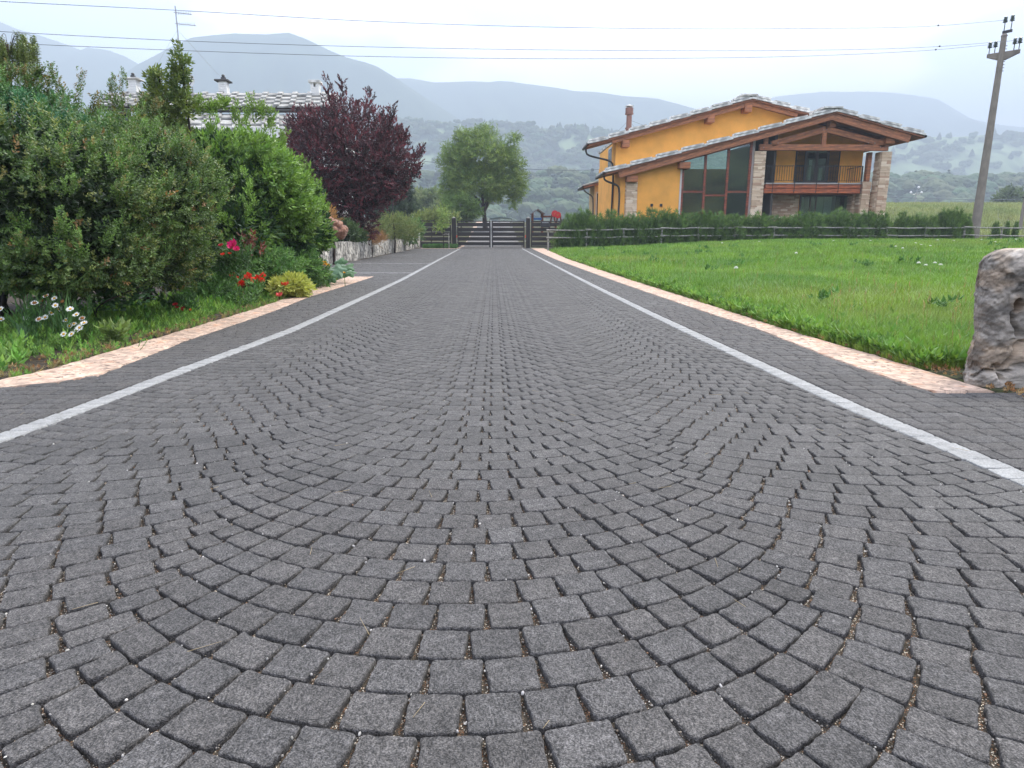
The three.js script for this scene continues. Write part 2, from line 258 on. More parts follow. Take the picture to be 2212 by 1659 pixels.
struct('stone_strip', mergeGeometries([ribbon(stripRin, stripRout, 3.12, 12, 0.03, 12, 0.002, 0.006, 0.08, 0, 0.03), ribbon(stripRin, stripRout, 12, GATE_Z - 0.5, 0.2, 6, 0.002, 0.005, 0.08, 0, 0.04)]), stripMat).userData.label = 'rough pink limestone strip between the paving and the meadow';
struct('stone_strip', ribbon((d) => Math.max(stripLout(d), -6), (d) => stripLin(d), 2.6, STRIP_END, 0.03, 12, 0.002, 0.007, 0.08, 0.03, 0), stripMat).userData.label = 'rough pink limestone strip edging the flower bed';
struct('stone_strip', ribbon(() => -4.35, () => -2.15, GATE_Z - 1.35, GATE_Z - 1.0, 0.1, 10, 0.006, 0.004, 0.08, 0, 0), stripMat).userData.label = 'pink stone kerb in front of the little bed beside the gate';

// ------------------------------------------------------------------ the paving: dark setts in segmental arcs between two white lines
const rp = rng(555);
function clipX(poly, x, keepAbove) { const o = []; for (let i = 0; i < poly.length; i++) { const a = poly[i], b = poly[(i + 1) % poly.length], ia = keepAbove ? a[0] >= x : a[0] <= x, ib = keepAbove ? b[0] >= x : b[0] <= x; if (ia) o.push(a); if (ia !== ib) { const t = (x - a[0]) / (b[0] - a[0]); o.push([x, a[1] + (b[1] - a[1]) * t]); } } return o; }
const area = (p) => { let s = 0; for (let i = 0; i < p.length; i++) { const a = p[i], b = p[(i + 1) % p.length]; s += a[0] * b[1] - b[0] * a[1]; } return s / 2; };
const lanes = { driveway: [], left: [], right: [], lineL: [], lineR: [] };
function addSett(list, poly) { if (poly.length < 3) return; let A = area(poly); if (A < 0) { poly.reverse(); A = -A; } if (A < 0.0005) return; let x = 0, z = 0; for (const p of poly) { x += p[0]; z += p[1]; } list.push({ poly, x: x / poly.length, d: -z / poly.length }); }
const PITCH = 0.0895, AR = 0.95, HALF = 0.66, PHI = Math.asin(HALF / AR), GAP = 0.0085, XC = -0.06;
const CUTS = [0, 1].map((odd) => { const n = 15, w = []; let tot = 0; for (let k = 0; k < n; k++) { const q = 0.86 + vnoise(k * 1.7 + odd * 9.3, 3, 5) * 0.28; w.push(q); tot += q; } const o = []; let a = -PHI - (odd ? PHI / n : 0); for (let k = 0; k < n + (odd ? 1 : 0); k++) { a += 2 * PHI * (w[k % n]) / tot; if (a > -PHI + 0.075 && a < PHI - 0.075) o.push(a); } return o; });   // the joints of even and odd rows, so that every second row lines up
for (let row = 0; row < 452; row++) {
  const d0 = 0.42 + row * PITCH; if (d0 > GATE_Z) break;
  for (let f = -1; f <= 1; f++) {
    const xc = XC + f * 2 * HALF, hw = 0.5 * PITCH * Math.cos(PHI) / AR, flip = (k) => (Math.sin(row * 12.9898 + k * 78.233) * 43758.5453 % 1 + 1) % 1 > 0.5;
    const a0 = -PHI + (flip(f - 1) ? -hw : hw), a1 = PHI + (flip(f) ? -hw : hw);   // at each cusp one row runs through and the other butts against it
    const cuts = CUTS[(row + (f & 1)) & 1], jit = () => (rp() - 0.5) * 0.006, marks = [a0, ...cuts.map((c) => c + jit()), a1]; if (marks[1] - marks[0] > 0.15) marks.splice(1, 0, (marks[0] + marks[1]) / 2); if (marks[marks.length - 1] - marks[marks.length - 2] > 0.15) marks.splice(marks.length - 1, 0, (marks[marks.length - 1] + marks[marks.length - 2]) / 2); const nS = marks.length - 1;
    for (let k = 0; k < nS; k++) {
      const a = marks[k], b = marks[k + 1], da = b - a, m = (a + b) / 2; const jw = GAP / AR / 2 * (0.6 + rp() * 0.5); if (da < 0.035) continue;
      const thick = PITCH * Math.cos(m), h0 = -thick / 2 + 0.0029, h1 = thick / 2 - 0.0029; const rot = (rp() - 0.5) * 0.022, off = (rp() - 0.5) * 0.0016;
      const cx = xc + AR * Math.sin(m), cz = -(d0 + AR * (1 - Math.cos(m))), L = AR * (da - 2 * jw) / 2, tx = Math.cos(m + rot), tz = -Math.sin(m + rot), nx = -tz, nz = tx;   // n: towards the viewer side
      const wedge = 0.0016 + 0.002 * rp(), P = (s, h) => [cx + tx * s - nx * (-h - off), cz + tz * s + nz * (h + off)];
      let poly = [P(-L, h0), P(L, h0), P(L - wedge * (h1 > 0 ? 1 : 0), h1), P(-L + wedge, h1)];
      poly = clipX(poly, LX(-cz) + LW + 0.005, true); poly = clipX(poly, RX(-cz) - LW - 0.005, false);
      addSett(lanes.driveway, poly);
    }
  }
}
function straightRows(list, xa, xb, d0, d1, pitch, len, phase = 0) {
  for (let d = d0; d < d1; d += pitch) {
    const a = xa(d + pitch / 2), b = xb(d + pitch / 2); let x = a - rp() * len * 0.6;
    while (x < b) { const l = len * (0.72 + rp() * 0.56), e = x + l, g = 0.0032; let x0 = Math.max(x + g, a + 0.003), x1 = Math.min(e - g, b - 0.003); if (b - x1 < 0.03) x1 = b - 0.003; if (x1 - x0 > 0.018) addSett(list, [[x0, -d - pitch + g], [x1, -d - pitch + g], [x1 + (rp() - 0.5) * 0.003, -d - g], [x0 + (rp() - 0.5) * 0.003, -d - g]]); x = x1 + g; if (b - e < 0.03) break; }
  }
}
straightRows(lanes.left, (d) => d < STRIP_END + 0.05 ? Math.max(stripLin(d), -3.2) : d < GATE_Z - 1.4 ? wallX(d) + 0.15 : -2.15, (d) => LX(d) - LW - 0.003, 1.2, GATE_Z, 0.094, 0.118);
straightRows(lanes.right, (d) => RX(d) + LW + 0.003, (d) => d < 3.1 ? 3.5 : stripRin(d), 1.2, GATE_Z, 0.094, 0.118);
straightRows(lanes.lineL, (d) => LX(d) - LW, (d) => LX(d) + LW, 1.2, GATE_Z - 1.2, 0.094, 0.3);
straightRows(lanes.lineR, (d) => RX(d) - LW, (d) => RX(d) + LW, 1.2, GATE_Z - 1.2, 0.094, 0.3);

function outline(poly, r, step, jit, seed) {                     // rounded, slightly ragged outline of a sett
  const o = [], n = poly.length;
  for (let i = 0; i < n; i++) {
    const p = poly[(i + n - 1) % n], c = poly[i], q = poly[(i + 1) % n], l0 = Math.hypot(c[0] - p[0], c[1] - p[1]), l1 = Math.hypot(q[0] - c[0], q[1] - c[1]), rr = Math.min(r, l0 * 0.4, l1 * 0.4);
    const a = [c[0] + (p[0] - c[0]) / l0 * rr, c[1] + (p[1] - c[1]) / l0 * rr], b = [c[0] + (q[0] - c[0]) / l1 * rr, c[1] + (q[1] - c[1]) / l1 * rr];
    const K = step < 0.02 ? 4 : 2; for (let k = 0; k <= K; k++) { const t = k / K, u = 1 - t; o.push([u * u * a[0] + 2 * u * t * c[0] + t * t * b[0], u * u * a[1] + 2 * u * t * c[1] + t * t * b[1]]); }
    const q2 = [q[0] - (q[0] - c[0]) / l1 * Math.min(r, l1 * 0.4), q[1] - (q[1] - c[1]) / l1 * Math.min(r, l1 * 0.4)], L = Math.hypot(q2[0] - b[0], q2[1] - b[1]), m = Math.floor(L / step); for (let k = 1; k < m; k++) o.push([lerp(b[0], q2[0], k / m), lerp(b[1], q2[1], k / m)]);
  }
  if (jit) for (const v of o) { const s = seed * 3.7; v[0] += (vnoise(v[0] * 130 + s, v[1] * 130, 1) - 0.5) * jit + (vnoise(v[0] * 45 + s, v[1] * 45, 7) - 0.5) * jit; v[1] += (vnoise(v[0] * 130 + s, v[1] * 130, 5) - 0.5) * jit + (vnoise(v[0] * 45 + s, v[1] * 45, 9) - 0.5) * jit; }
  return o;
}
class Setts {                                                    // collects setts into one geometry
  constructor() { this.p = []; this.n = []; this.uv = []; this.c = []; this.i = []; }
  add(s, lod, ox, oy, oz, tone, seed) {
    const o = lod === 0 ? outline(s.poly, 0.0075, 0.006, 0.0030, seed) : lod === 1 ? outline(s.poly, 0.008, 0.03, 0.0016, seed) : s.poly.map((q) => [...q]);
    const y0 = G(0, -s.d) - oy, n = o.length; let cx = 0, cz = 0; for (const q of o) { cx += q[0]; cz += q[1]; } cx /= n; cz /= n;
    const h = 0.0016 * (vnoise(seed * 7.3, 2, 3) - 0.5) * 2, tx = (vnoise(seed * 3.1, 5, 3) - 0.5) * 0.028, tz = (vnoise(seed * 2.3, 8, 3) - 0.5) * 0.028, ru = vnoise(seed * 11.7, 1, 1) * 7, rv = vnoise(seed * 5.9, 4, 2) * 7;
    const Y = (x, z) => y0 + h + (x - cx) * tx + (z - cz) * tz, base = this.p.length / 3;
    const rings = lod === 0 ? [[0, -0.03, 1, 0.02], [0, -0.005, 0.99, 0.12], [0.0008, -0.0018, 0.75, 0.65], [0.0021, -0.0002, 0.12, 0.99], [0.006, 0.0001, 0.0, 1]] : lod === 1 ? [[0, -0.025, 1, 0.05], [0, -0.006, 0.9, 0.4], [0.0045, 0, 0.18, 1]] : [[0, -0.02, 1, 0.05], [0, -0.004, 0.9, 0.4], [0.005, 0, 0.12, 1]];
    for (const [inset, dy, no, nu] of rings) for (let k = 0; k < n; k++) {
      const q = o[k], dx = cx - q[0], dz = cz - q[1], l = Math.hypot(dx, dz) || 1, x = q[0] + dx / l * inset * 1.2, z = q[1] + dz / l * inset * 1.2; let yy = Y(x, z) + dy; if (lod === 0 && dy > -0.02) yy += (fbm(x * 90, z * 90, seed, 2) - 0.5) * 0.0022;
      this.p.push(x - ox, yy, z - oz); const nl = Math.hypot(no, nu); this.n.push(-dx / l * no / nl, nu / nl, -dz / l * no / nl); this.uv.push(x + ru - dx / l * -dy, z + rv - dz / l * -dy); this.c.push(tone, tone, tone * 1.005);
    }
    this.p.push(cx - ox, Y(cx, cz) + (lod === 0 ? 0.0005 : 0), cz - oz); this.n.push(0, 1, 0); this.uv.push(cx + ru, cz + rv); this.c.push(tone, tone, tone * 1.005);
    const top = base + rings.length * n;
    for (let r = 0; r < rings.length - 1; r++) for (let k = 0; k < n; k++) { const a = base + r * n + k, b = base + r * n + (k + 1) % n, c = a + n, d = b + n; this.i.push(a, c, b, b, c, d); }
    for (let k = 0; k < n; k++) this.i.push(top, base + (rings.length - 1) * n + (k + 1) % n, base + (rings.length - 1) * n + k);
  }
  geo() { const g = new THREE.BufferGeometry(); g.setAttribute('position', new THREE.Float32BufferAttribute(this.p, 3)); g.setAttribute('normal', new THREE.Float32BufferAttribute(this.n, 3)); g.setAttribute('uv', new THREE.Float32BufferAttribute(this.uv, 2)); g.setAttribute('color', new THREE.Float32BufferAttribute(this.c, 3)); g.setIndex(this.i); return g; }
}
const inView = (x, d) => { const p = V(x, G(0, -d), -d).project(camera); return Math.abs(p.x) < 1.06 && Math.abs(p.y) < 1.06 && d > 0; };
let settSeed = 1; const grit = [];
const patchTone = (x, d) => { const n = fbm(x * 0.9 + 20, d * 0.9 + 7, 3, 3); return 1 + (n - 0.5) * 0.14 - 0.16 * smooth(0.64, 0.74, fbm(x * 1.9 + 70, d * 2.6 + 11, 8, 3)); };
function lay(list, parent, mats, stuffMat, single, white) {
  list.sort((a, b) => Math.hypot(a.x, a.d) - Math.hypot(b.x, b.d));
  const far = new Setts(); let count = 0;
  for (const s of list) {
    const dist = Math.hypot(s.x, s.d), seen = inView(s.x, s.d), seed = settSeed++; const base = white ? 0.82 + vnoise(seed * 9.1, 3, 3) * 0.3 : (0.80 + vnoise(seed * 13.1, 1, 9) * 0.36 - (vnoise(seed * 17.7, 4, 4) > 0.86 ? 0.08 : 0)) * patchTone(s.x, s.d);
    if (seen && dist < 3.2 && !white) for (let k = 0; k < (dist < 1.8 ? 16 : 7); k++) { const e = Math.floor(rp() * s.poly.length), a = s.poly[e], b = s.poly[(e + 1) % s.poly.length], t = rp(); if (Math.abs(a[0] - b[0]) < Math.abs(a[1] - b[1]) * 1.3 || rp() < 0.25) grit.push([lerp(a[0], b[0], t), lerp(a[1], b[1], t), s, dist, Math.abs(a[0] - b[0]) < Math.abs(a[1] - b[1])]); }
    if (seen && count < single) {
      count++; const one = new Setts(), ox = s.x, oz = -s.d, oy = G(0, -s.d); one.add(s, dist < 2.8 ? 0 : 1, ox, oy, oz, 1, seed);
      const k = mats.length === 1 ? 0 : clamp(Math.round((base - 0.64) / 0.105), 0, mats.length - 1);
      const m = part('sett', one.geo(), mats[k], parent); m.position.set(ox, oy, oz);
    } else far.add(s, dist < 2.8 && seen ? 0 : dist < 6 ? 1 : 2, 0, 0, 0, base, seed);
  }
  if (far.i.length) part('sett', far.geo(), stuffMat, parent, 'stuff');
}
const drive = struct('driveway', mergeGeometries([ribbon((d) => d < 2.8 ? -3.3 : d < STRIP_END + 0.02 ? Math.max(stripLin(d), -3.3) : d < GATE_Z - 1.4 ? wallX(d) + 0.05 : -2.2, (d) => d < 3.12 ? 3.6 : stripRin(d), 0.2, 6, 0.03, 90, -0.0145, 0.002), ribbon((d) => d < STRIP_END + 0.02 ? stripLin(d) : d < GATE_Z - 1.4 ? wallX(d) + 0.05 : -2.2, stripRin, 6, GATE_Z + 0.3, 0.25, 30, -0.011, 0.002)]), bedMat);
drive.userData.label = 'dark cobbled drive laid in arcs with sandy joints';
lay(lanes.driveway, drive, settMats, settVC, 300);
for (const [key, name, label, white, n] of [['left', 'paved_margin', 'straight rows of dark setts left of the drive and parking bay by the garden wall', 0, 300], ['right', 'paved_margin', 'straight rows of dark setts between the right white line and the pink strip', 0, 300], ['lineL', 'white_line', 'single row of white setts along the flower bed side', 1, 120], ['lineR', 'white_line', 'single row of white setts along the meadow side', 1, 120]]) {
  const g = new THREE.Group(); g.name = numbered(name); g.userData = { kind: 'structure', label }; scene.add(g);
  lay(lanes[key], g, white ? [whiteMat] : settMats, white ? whiteMat : settVC, n, white);
}
for (const py of [590, 569.5]) { const d = -onGround(860, py).z, w = new Setts(); for (let x = wallX(d) + 0.2; x < LX(d) - LW - 0.05; x += 0.3) w.add({ poly: [[x, -d - 0.07], [x + 0.294, -d - 0.07], [x + 0.294, -d + 0.07], [x, -d + 0.07]], x, d }, 2, 0, -0.007, 0, 0.7, settSeed++); struct('bay_marking', w.geo(), whiteMat).userData.label = 'thin white line of setts across the parking bay'; }
{ // grit, pebbles and straw in the joints
  const ico = new THREE.IcosahedronGeometry(1, 0), gm = std({ roughness: 0.9 }), M4 = new THREE.Matrix4(), Q = new THREE.Quaternion(), E = new THREE.Euler(), c = new THREE.Color();
  const near = new THREE.InstancedMesh(ico, gm, grit.length); near.name = 'joint_grit'; near.userData = { kind: 'stuff', label: 'coarse sand and fine gravel in the joints between setts' };
  const pal = [[0.30, 0.25, 0.19], [0.25, 0.20, 0.15], [0.36, 0.31, 0.25], [0.27, 0.16, 0.10], [0.30, 0.27, 0.24], [0.62, 0.58, 0.52], [0.22, 0.2, 0.18]];
  grit.forEach(([x, z, s, dist, cross], i) => {
    const dx = x - s.x, dz = z + s.d, l = Math.hypot(dx, dz), r = (0.0009 + rp() * rp() * 0.0022) * (dist < 1.8 ? 1 : 1.5); E.set(rp() * 6, rp() * 6, rp() * 6); Q.setFromEuler(E);
    const o = rp() * 0.006; M4.compose(V(x + dx / l * o, G(0, z) - 0.013 + (cross ? rp() * 0.007 : 0), z + dz / l * o), Q, V(r, r * 0.8, r)); near.setMatrixAt(i, M4); const p = pal[Math.floor(rp() * pal.length)], k = 0.7 + rp() * 0.5; near.setColorAt(i, c.setRGB(p[0] * k, p[1] * k, p[2] * k));
  }); shade(near); scene.add(near);
  const pick = grit.filter((g) => g[3] < 3.0 && rp() < 0.035), peb = new THREE.InstancedMesh(new THREE.IcosahedronGeometry(1, 1), gm, pick.length); peb.name = 'pebbles'; peb.userData = { kind: 'stuff', label: 'pale pebbles lying loose on the joints of the drive' };
  pick.forEach(([x, z], i) => { const r = 0.0014 + rp() * rp() * 0.0026; E.set(rp() * 6, rp() * 6, rp() * 6); Q.setFromEuler(E); M4.compose(V(x + (rp() - 0.5) * 0.004, G(0, z) - 0.002 + r * 0.3, z), Q, V(r * 1.3, r * 0.7, r)); peb.setMatrixAt(i, M4); const k = 0.28 + rp() * 0.26; peb.setColorAt(i, c.setRGB(k, k * 0.94, k * (0.82 + rp() * 0.1))); }); shade(peb); scene.add(peb);
  const sg = new THREE.CylinderGeometry(0.0006, 0.0003, 0.04, 4); sg.rotateZ(Math.PI / 2); const straw = new THREE.InstancedMesh(sg, std({ color: rgb(0.34, 0.26, 0.15) }), 30); straw.name = 'dry_straw'; straw.userData = { kind: 'stuff', label: 'bits of dry straw blown onto the setts' };
  for (let i = 0; i < 30; i++) { const d = 0.8 + rp() * 2.6, x = (rp() - 0.5) * d * 1.6; E.set(0, rp() * 6, (rp() - 0.5) * 0.15); Q.setFromEuler(E); M4.compose(V(x, G(0, -d) + 0.003, -d), Q, V(0.5 + rp(), 1, 1)); straw.setMatrixAt(i, M4); } shade(straw); scene.add(straw);
}
// the road that goes on behind the gate
struct('road', ribbon(() => -2.0, () => 1.9, GATE_Z + 0.3, GATE_Z + 40, 0.8, 6, 0.004, 0.002), std({ map: settMap, color: rgb(1.9, 1.9, 1.9), roughness: 0.9 })).userData.label = 'pale road climbing away behind the gate';
struct('stone_strip', ribbon((d) => -2.35 + (d - GATE_Z) * 0.03, (d) => -2.0, GATE_Z + 0.3, GATE_Z + 40, 0.8, 3, 0.008, 0.004), stripMat).userData.label = 'pink stone strip along the road behind the gate';
// ------------------------------------------------------------------ mountains and wooded hills around the valley
const hillMat = std({ vertexColors: true, roughness: 1 });
function ridge(label, pts, D, front, back, yBase, cols, seed, opt = {}) {
  const P = pts.map(([x, y]) => at(x, y, D)); P.sort((a, b) => a.x - b.x);
  const pos = [], col = [], idx = [], nx = opt.nx ?? 220, nf = opt.nf ?? 36, nb = 8, rows = nf + nb + 1, surf = [];
  for (let i = 0; i <= nx; i++) {
    const x = lerp(P[0].x, P[P.length - 1].x, i / nx); let k = 1; while (k < P.length - 1 && P[k].x < x) k++;
    const t = clamp((x - P[k - 1].x) / (P[k].x - P[k - 1].x)), yc = lerp(P[k - 1].y, P[k].y, t) + (fbm(x * 0.02 + seed, seed, 3, 4) - 0.5) * (opt.jag ?? 0.012) * D, hgt = yc - yBase;
    for (let j = 0; j < rows; j++) {
      const s = j <= nf ? j / nf : 1 - (j - nf) / nb, f = j <= nf ? front * (1 - s) : -back * (1 - s);
      const prof2 = Math.pow(s, opt.pow ?? 1.15) * (1.12 - 0.12 * s), gx = x / D * 9, gz = f / D * 9;
      const gul = (fbm(gx * 1.6 + seed, gz * 1.2 + 3, seed, 5) - 0.5) * (opt.gully ?? 0.42) * s * (1 - s) * 3;
      const z = -D + f + (fbm(gx + 3, 7, seed + 5, 3) - 0.5) * front * 0.25 * (1 - s), xx = x * (1 - (opt.spread ?? 0) * f / D);
      pos.push(xx, yBase + hgt * clamp(prof2 + gul, -0.05, 1.0), z);
      const n = fbm(gx * 3.2 + seed * 2, gz * 5, seed + 9, 5), c = cols[n > (opt.open ?? 0.6) ? 1 : 0], v = 0.8 + fbm(gx * 24, gz * 24, seed, 3) * 0.4; col.push(c[0] * v, c[1] * v, c[2] * v);
      if (j <= nf) surf.push([xx, pos[pos.length - 2], z, n > (opt.open ?? 0.6), s]);
    }
  }
  for (let i = 0; i < nx; i++) for (let j = 0; j < rows - 1; j++) { const a = i * rows + j, b = a + rows; idx.push(a, b, a + 1, b, b + 1, a + 1); }
  const g = new THREE.BufferGeometry(); g.setAttribute('position', new THREE.Float32BufferAttribute(pos, 3)); g.setAttribute('color', new THREE.Float32BufferAttribute(col, 3)); g.setIndex(idx); g.computeVertexNormals();
  const m = struct(opt.name ?? 'mountain', g, hillMat); m.userData.label = label; return surf;
}
const WOOD = [0.035, 0.060, 0.034], WOOD2 = [0.050, 0.080, 0.040], FIELD = [0.17, 0.23, 0.11];
ridge('steep hazy mountain falling to the notch behind the garden', [[-300, 20], [-120, 30], [0, 47], [34, 62], [84, 76], [148, 98], [175, 109], [189, 102], [236, 109], [270, 121], [300, 138], [360, 175], [480, 240], [640, 330]], 1575, 750, 225, -50, [WOOD, WOOD], 3, { jag: 0.002 });
ridge('tall rounded mountain beyond the white house', [[60, 330], [180, 230], [300, 137], [337, 118], [371, 99], [415, 80], [506, 72], [574, 74], [624, 71], [658, 83], [709, 107], [749, 124], [788, 134], [814, 144], [854, 168], [901, 200], [1000, 262], [1150, 330]], 1320, 495, 225, -50, [WOOD, WOOD2], 11, { jag: 0.0015, open: 0.66 });
ridge('long even mountain ridge behind the walnut tree', [[700, 190], [800, 180], [861, 169], [888, 170], [938, 178], [1006, 176], [1057, 177], [1080, 174], [1150, 182], [1244, 197], [1300, 200], [1350, 208], [1420, 213], [1463, 224], [1491, 232], [1600, 262], [1750, 300], [1900, 345]], 1725, 630, 225, -50, [WOOD, WOOD2], 19, { jag: 0.0015 });
ridge('faint far mountain behind the orange house', [[1350, 300], [1500, 250], [1685, 207], [1774, 199], [1880, 198], [1947, 202], [2025, 214], [2051, 229], [2096, 255], [2145, 268], [2212, 275], [2350, 290], [2600, 330]], 2170, 750, 225, -50, [WOOD, WOOD2], 27, { jag: 0.0015 });
const slopeMid = ridge('wooded hillside with pale clearings across the valley', [[250, 300], [500, 300], [700, 290], [880, 262], [1000, 268], [1150, 275], [1300, 285], [1420, 310], [1600, 330], [1800, 340]], 930, 375, 180, -50, [WOOD, FIELD], 35, { name: 'hill', open: 0.64, jag: 0.004 });
const slopeRight = ridge('hazy farmland hill on the far side of the valley', [[1500, 380], [1700, 320], [1850, 303], [1935, 297], [2000, 296], [2145, 293], [2212, 292], [2400, 285], [2800, 300]], 1020, 420, 180, -50, [WOOD2, FIELD], 43, { name: 'hill', open: 0.47, jag: 0.003 });
const woodMid = ridge('near wooded bank of the valley behind the gate', [[200, 380], [500, 400], [700, 400], [860, 395], [1000, 400], [1150, 400], [1250, 395], [1400, 405], [1600, 430]], 450, 210, 90, -50, [WOOD, WOOD2], 51, { name: 'hill', open: 0.8, jag: 0.01 });
const woodRight = ridge('wooded rise behind the utility pole', [[1500, 440], [1700, 415], [1850, 408], [1922, 402], [2032, 396], [2161, 400], [2212, 402], [2400, 395], [2700, 410]], 435, 165, 100, -50, [WOOD, WOOD2], 59, { name: 'hill', open: 0.75, jag: 0.01 });
{ // wooded country behind the camera, which the house's panes mirror
  const pos = [], col = [], idx = [], N = 90, K = 24; for (let i = 0; i <= N; i++) for (let j = 0; j <= K; j++) { const a = Math.PI * (0.08 + 0.84 * i / N), s = j / K, r = lerp(90, 330, s), n = fbm(i * 0.13, s * 3, 5, 4); pos.push(Math.cos(a) * r, lerp(2, 52, Math.pow(s, 0.9)) * (0.75 + n * 0.5) * (s < 1 ? 1 : 0.96), Math.sin(a) * r); const c = fbm(i * 0.3, s * 9, 8, 4) > 0.56 ? FIELD : WOOD2; col.push(...c); }
  for (let i = 0; i < N; i++) for (let j = 0; j < K; j++) { const a = i * (K + 1) + j, b = a + K + 1; idx.push(a, a + 1, b, b, a + 1, b + 1); }
  const g = new THREE.BufferGeometry(); g.setAttribute('position', new THREE.Float32BufferAttribute(pos, 3)); g.setAttribute('color', new THREE.Float32BufferAttribute(col, 3)); g.setIndex(idx); g.computeVertexNormals(); struct('hill', g, hillMat).userData.label = 'green hillside behind the viewer, mirrored in the panes of the house';
}
// far woods: lumpy crowns, too many and too small to pick apart
function lumpyCrown(seed, conifer) {
  const gs = [], r = rng(seed), n = conifer ? 5 : 7;
  for (let i = 0; i < n; i++) {
    const g = new THREE.IcosahedronGeometry(1, 2), p = g.attributes.position; const s = conifer ? lerp(0.42, 0.1, i / (n - 1)) : 0.28 + r() * 0.2, ox = conifer ? 0 : (r() - 0.5) * 0.62, oy = conifer ? 0.14 + i / n * 0.95 : 0.35 + (r() - 0.3) * 0.5, oz = conifer ? 0 : (r() - 0.5) * 0.62;
    for (let k = 0; k < p.count; k++) { const q = 0.62 + 0.45 * vnoise(p.getX(k) * 2.3 + seed + i, p.getY(k) * 2.3, p.getZ(k) * 2.3) + 0.42 * vnoise(p.getX(k) * 6.3 + seed + i, p.getY(k) * 6.3, p.getZ(k) * 6.3); p.setXYZ(k, p.getX(k) * s * q + ox, p.getY(k) * s * q * (conifer ? 0.6 : 0.85) + oy, p.getZ(k) * s * q + oz); } g.computeVertexNormals(); gs.push(g);
  }
  return mergeGeometries(gs);
}
function forest(label, surf, count, hgt, seed, keep, tint = 1) {
  const r = rng(seed), M4 = new THREE.Matrix4(), Q = new THREE.Quaternion(), c = new THREE.Color(), spots = []; let guard = 0;
  while (spots.length < count && guard++ < count * 60) { const s = surf[Math.floor(r() * surf.length)]; if (keep(s, r)) spots.push(s); }
  for (const con of [0, 1]) {
    const mine = spots.filter((s, i) => ((i * 7 + seed) % 5 === 0) === !!con), im = new THREE.InstancedMesh(lumpyCrown(seed + con, con), std({ roughness: 1 }), mine.length);
    mine.forEach((s, i) => { const h = hgt * (0.7 + r() * 0.7) * (con ? 1.25 : 1), w = h * (con ? 0.75 : 1.15); Q.setFromAxisAngle(V(0, 1, 0), r() * 6.28); M4.compose(V(s[0] + (r() - 0.5) * hgt * 1.6, s[1] - h * 0.12, s[2] + (r() - 0.5) * hgt * 1.6), Q, V(w, h, w)); im.setMatrixAt(i, M4); const k = (0.7 + r() * 0.8) * tint; con ? im.setColorAt(i, c.setRGB(0.018 * k, 0.034 * k, 0.020 * k)) : im.setColorAt(i, c.setRGB(lerp(0.035, 0.065, r()) * k, 0.075 * k, 0.028 * k)); });
    im.name = numbered('woods'); im.userData = { kind: 'stuff', label: (con ? 'dark conifers in the ' : 'broadleaved crowns of the ') + label }; shade(im); scene.add(im);
  }
}
forest('wood on the near bank behind the gate', woodMid, 2600, 9, 21, (s, r) => s[4] > 0.25 && r() < 0.4 + s[4]);
forest('wood on the rise behind the pole', woodRight, 1700, 7.5, 33, (s) => s[4] > 0.35);
forest('wood on the middle hillside', slopeMid, 5000, 7, 45, (s, r) => !s[3] && s[4] > 0.2 && r() < 0.9);
forest('hedgerows of the farmland hill', slopeRight, 1700, 7, 57, (s, r) => (!s[3] || r() < 0.08) && s[4] > 0.2);
// ------------------------------------------------------------------ helpers for built things made in world coordinates
function settle(t, base) { t.position.copy(base); for (const c of t.children) c.position.sub(base); shade(t); return t; }
function extrude(pts, z0, z1, bevel = 0) {                       // polygon in the plane of the picture's facades, from z0 back to z1
  const s = new THREE.Shape(pts.map(([x, y]) => new THREE.Vector2(x, y))); const g = new THREE.ExtrudeGeometry(s, { depth: Math.abs(z1 - z0), bevelEnabled: bevel > 0, bevelSize: bevel, bevelThickness: bevel, bevelSegments: 1 }); g.translate(0, 0, Math.min(z0, z1)); boxUV(g); return g;
}
const ledgeGeos = [0, 1, 2, 3, 4].map((k) => { const g = new RoundedBoxGeometry(1, 1, 1, 1, 0.09), p = g.attributes.position; for (let i = 0; i < p.count; i++) { const x = p.getX(i), y = p.getY(i), z = p.getZ(i); p.setXYZ(i, x + (vnoise(x * 2 + k * 9, y * 2, z * 2) - 0.5) * 0.06, y + (vnoise(x * 2, y * 2 + k * 7, z * 3) - 0.5) * 0.16, z); } g.computeVertexNormals(); boxUV(g); return g; });
const rl = rng(77);
function ledge(parent, x0, x1, y0, y1, zf, zb, faces = 'fl', lim = 300, warm = 0) {   // courses of thin split stones on a pier
  const core = part('core', box(x0 + 0.04, x1 - 0.04, y0, y1, zf - 0.04, zb + 0.04), ledgeMats[4], parent); let n = 0; const extra = [];
  const put = (cx, cy, cz, w, h, d, turn) => { const k = Math.floor(rl() * 5), mat = ledgeMats[warm && rl() < 0.5 ? (rl() < 0.5 ? 4 : 0) : Math.floor(rl() * 4.3)]; if (n++ < lim) { const m = part('stone', ledgeGeos[k], mat, parent); m.position.set(cx, cy, cz); m.scale.set(w, h, d); m.rotation.y = turn; } };
  for (let y = y0; y < y1 - 0.02;) {
    const h = Math.min(0.07 + rl() * 0.08, y1 - y); const run = (a, b, f) => { let x = a; while (x < b - 0.01) { let w = 0.22 + rl() * 0.4; if (b - x - w < 0.12) w = b - x; f(x + w / 2, w - 0.008); x += w; } };
    if (faces.includes('f')) run(x0, x1, (c, w) => put(c, y + h / 2, zf - 0.02 + rl() * 0.03, w, h - 0.008, 0.1, 0));
    if (faces.includes('l')) run(zb, zf - 0.06, (c, w) => put(x0 + 0.02 - rl() * 0.03, y + h / 2, c, w, h - 0.008, 0.1, Math.PI / 2));
    y += h;
  }
}

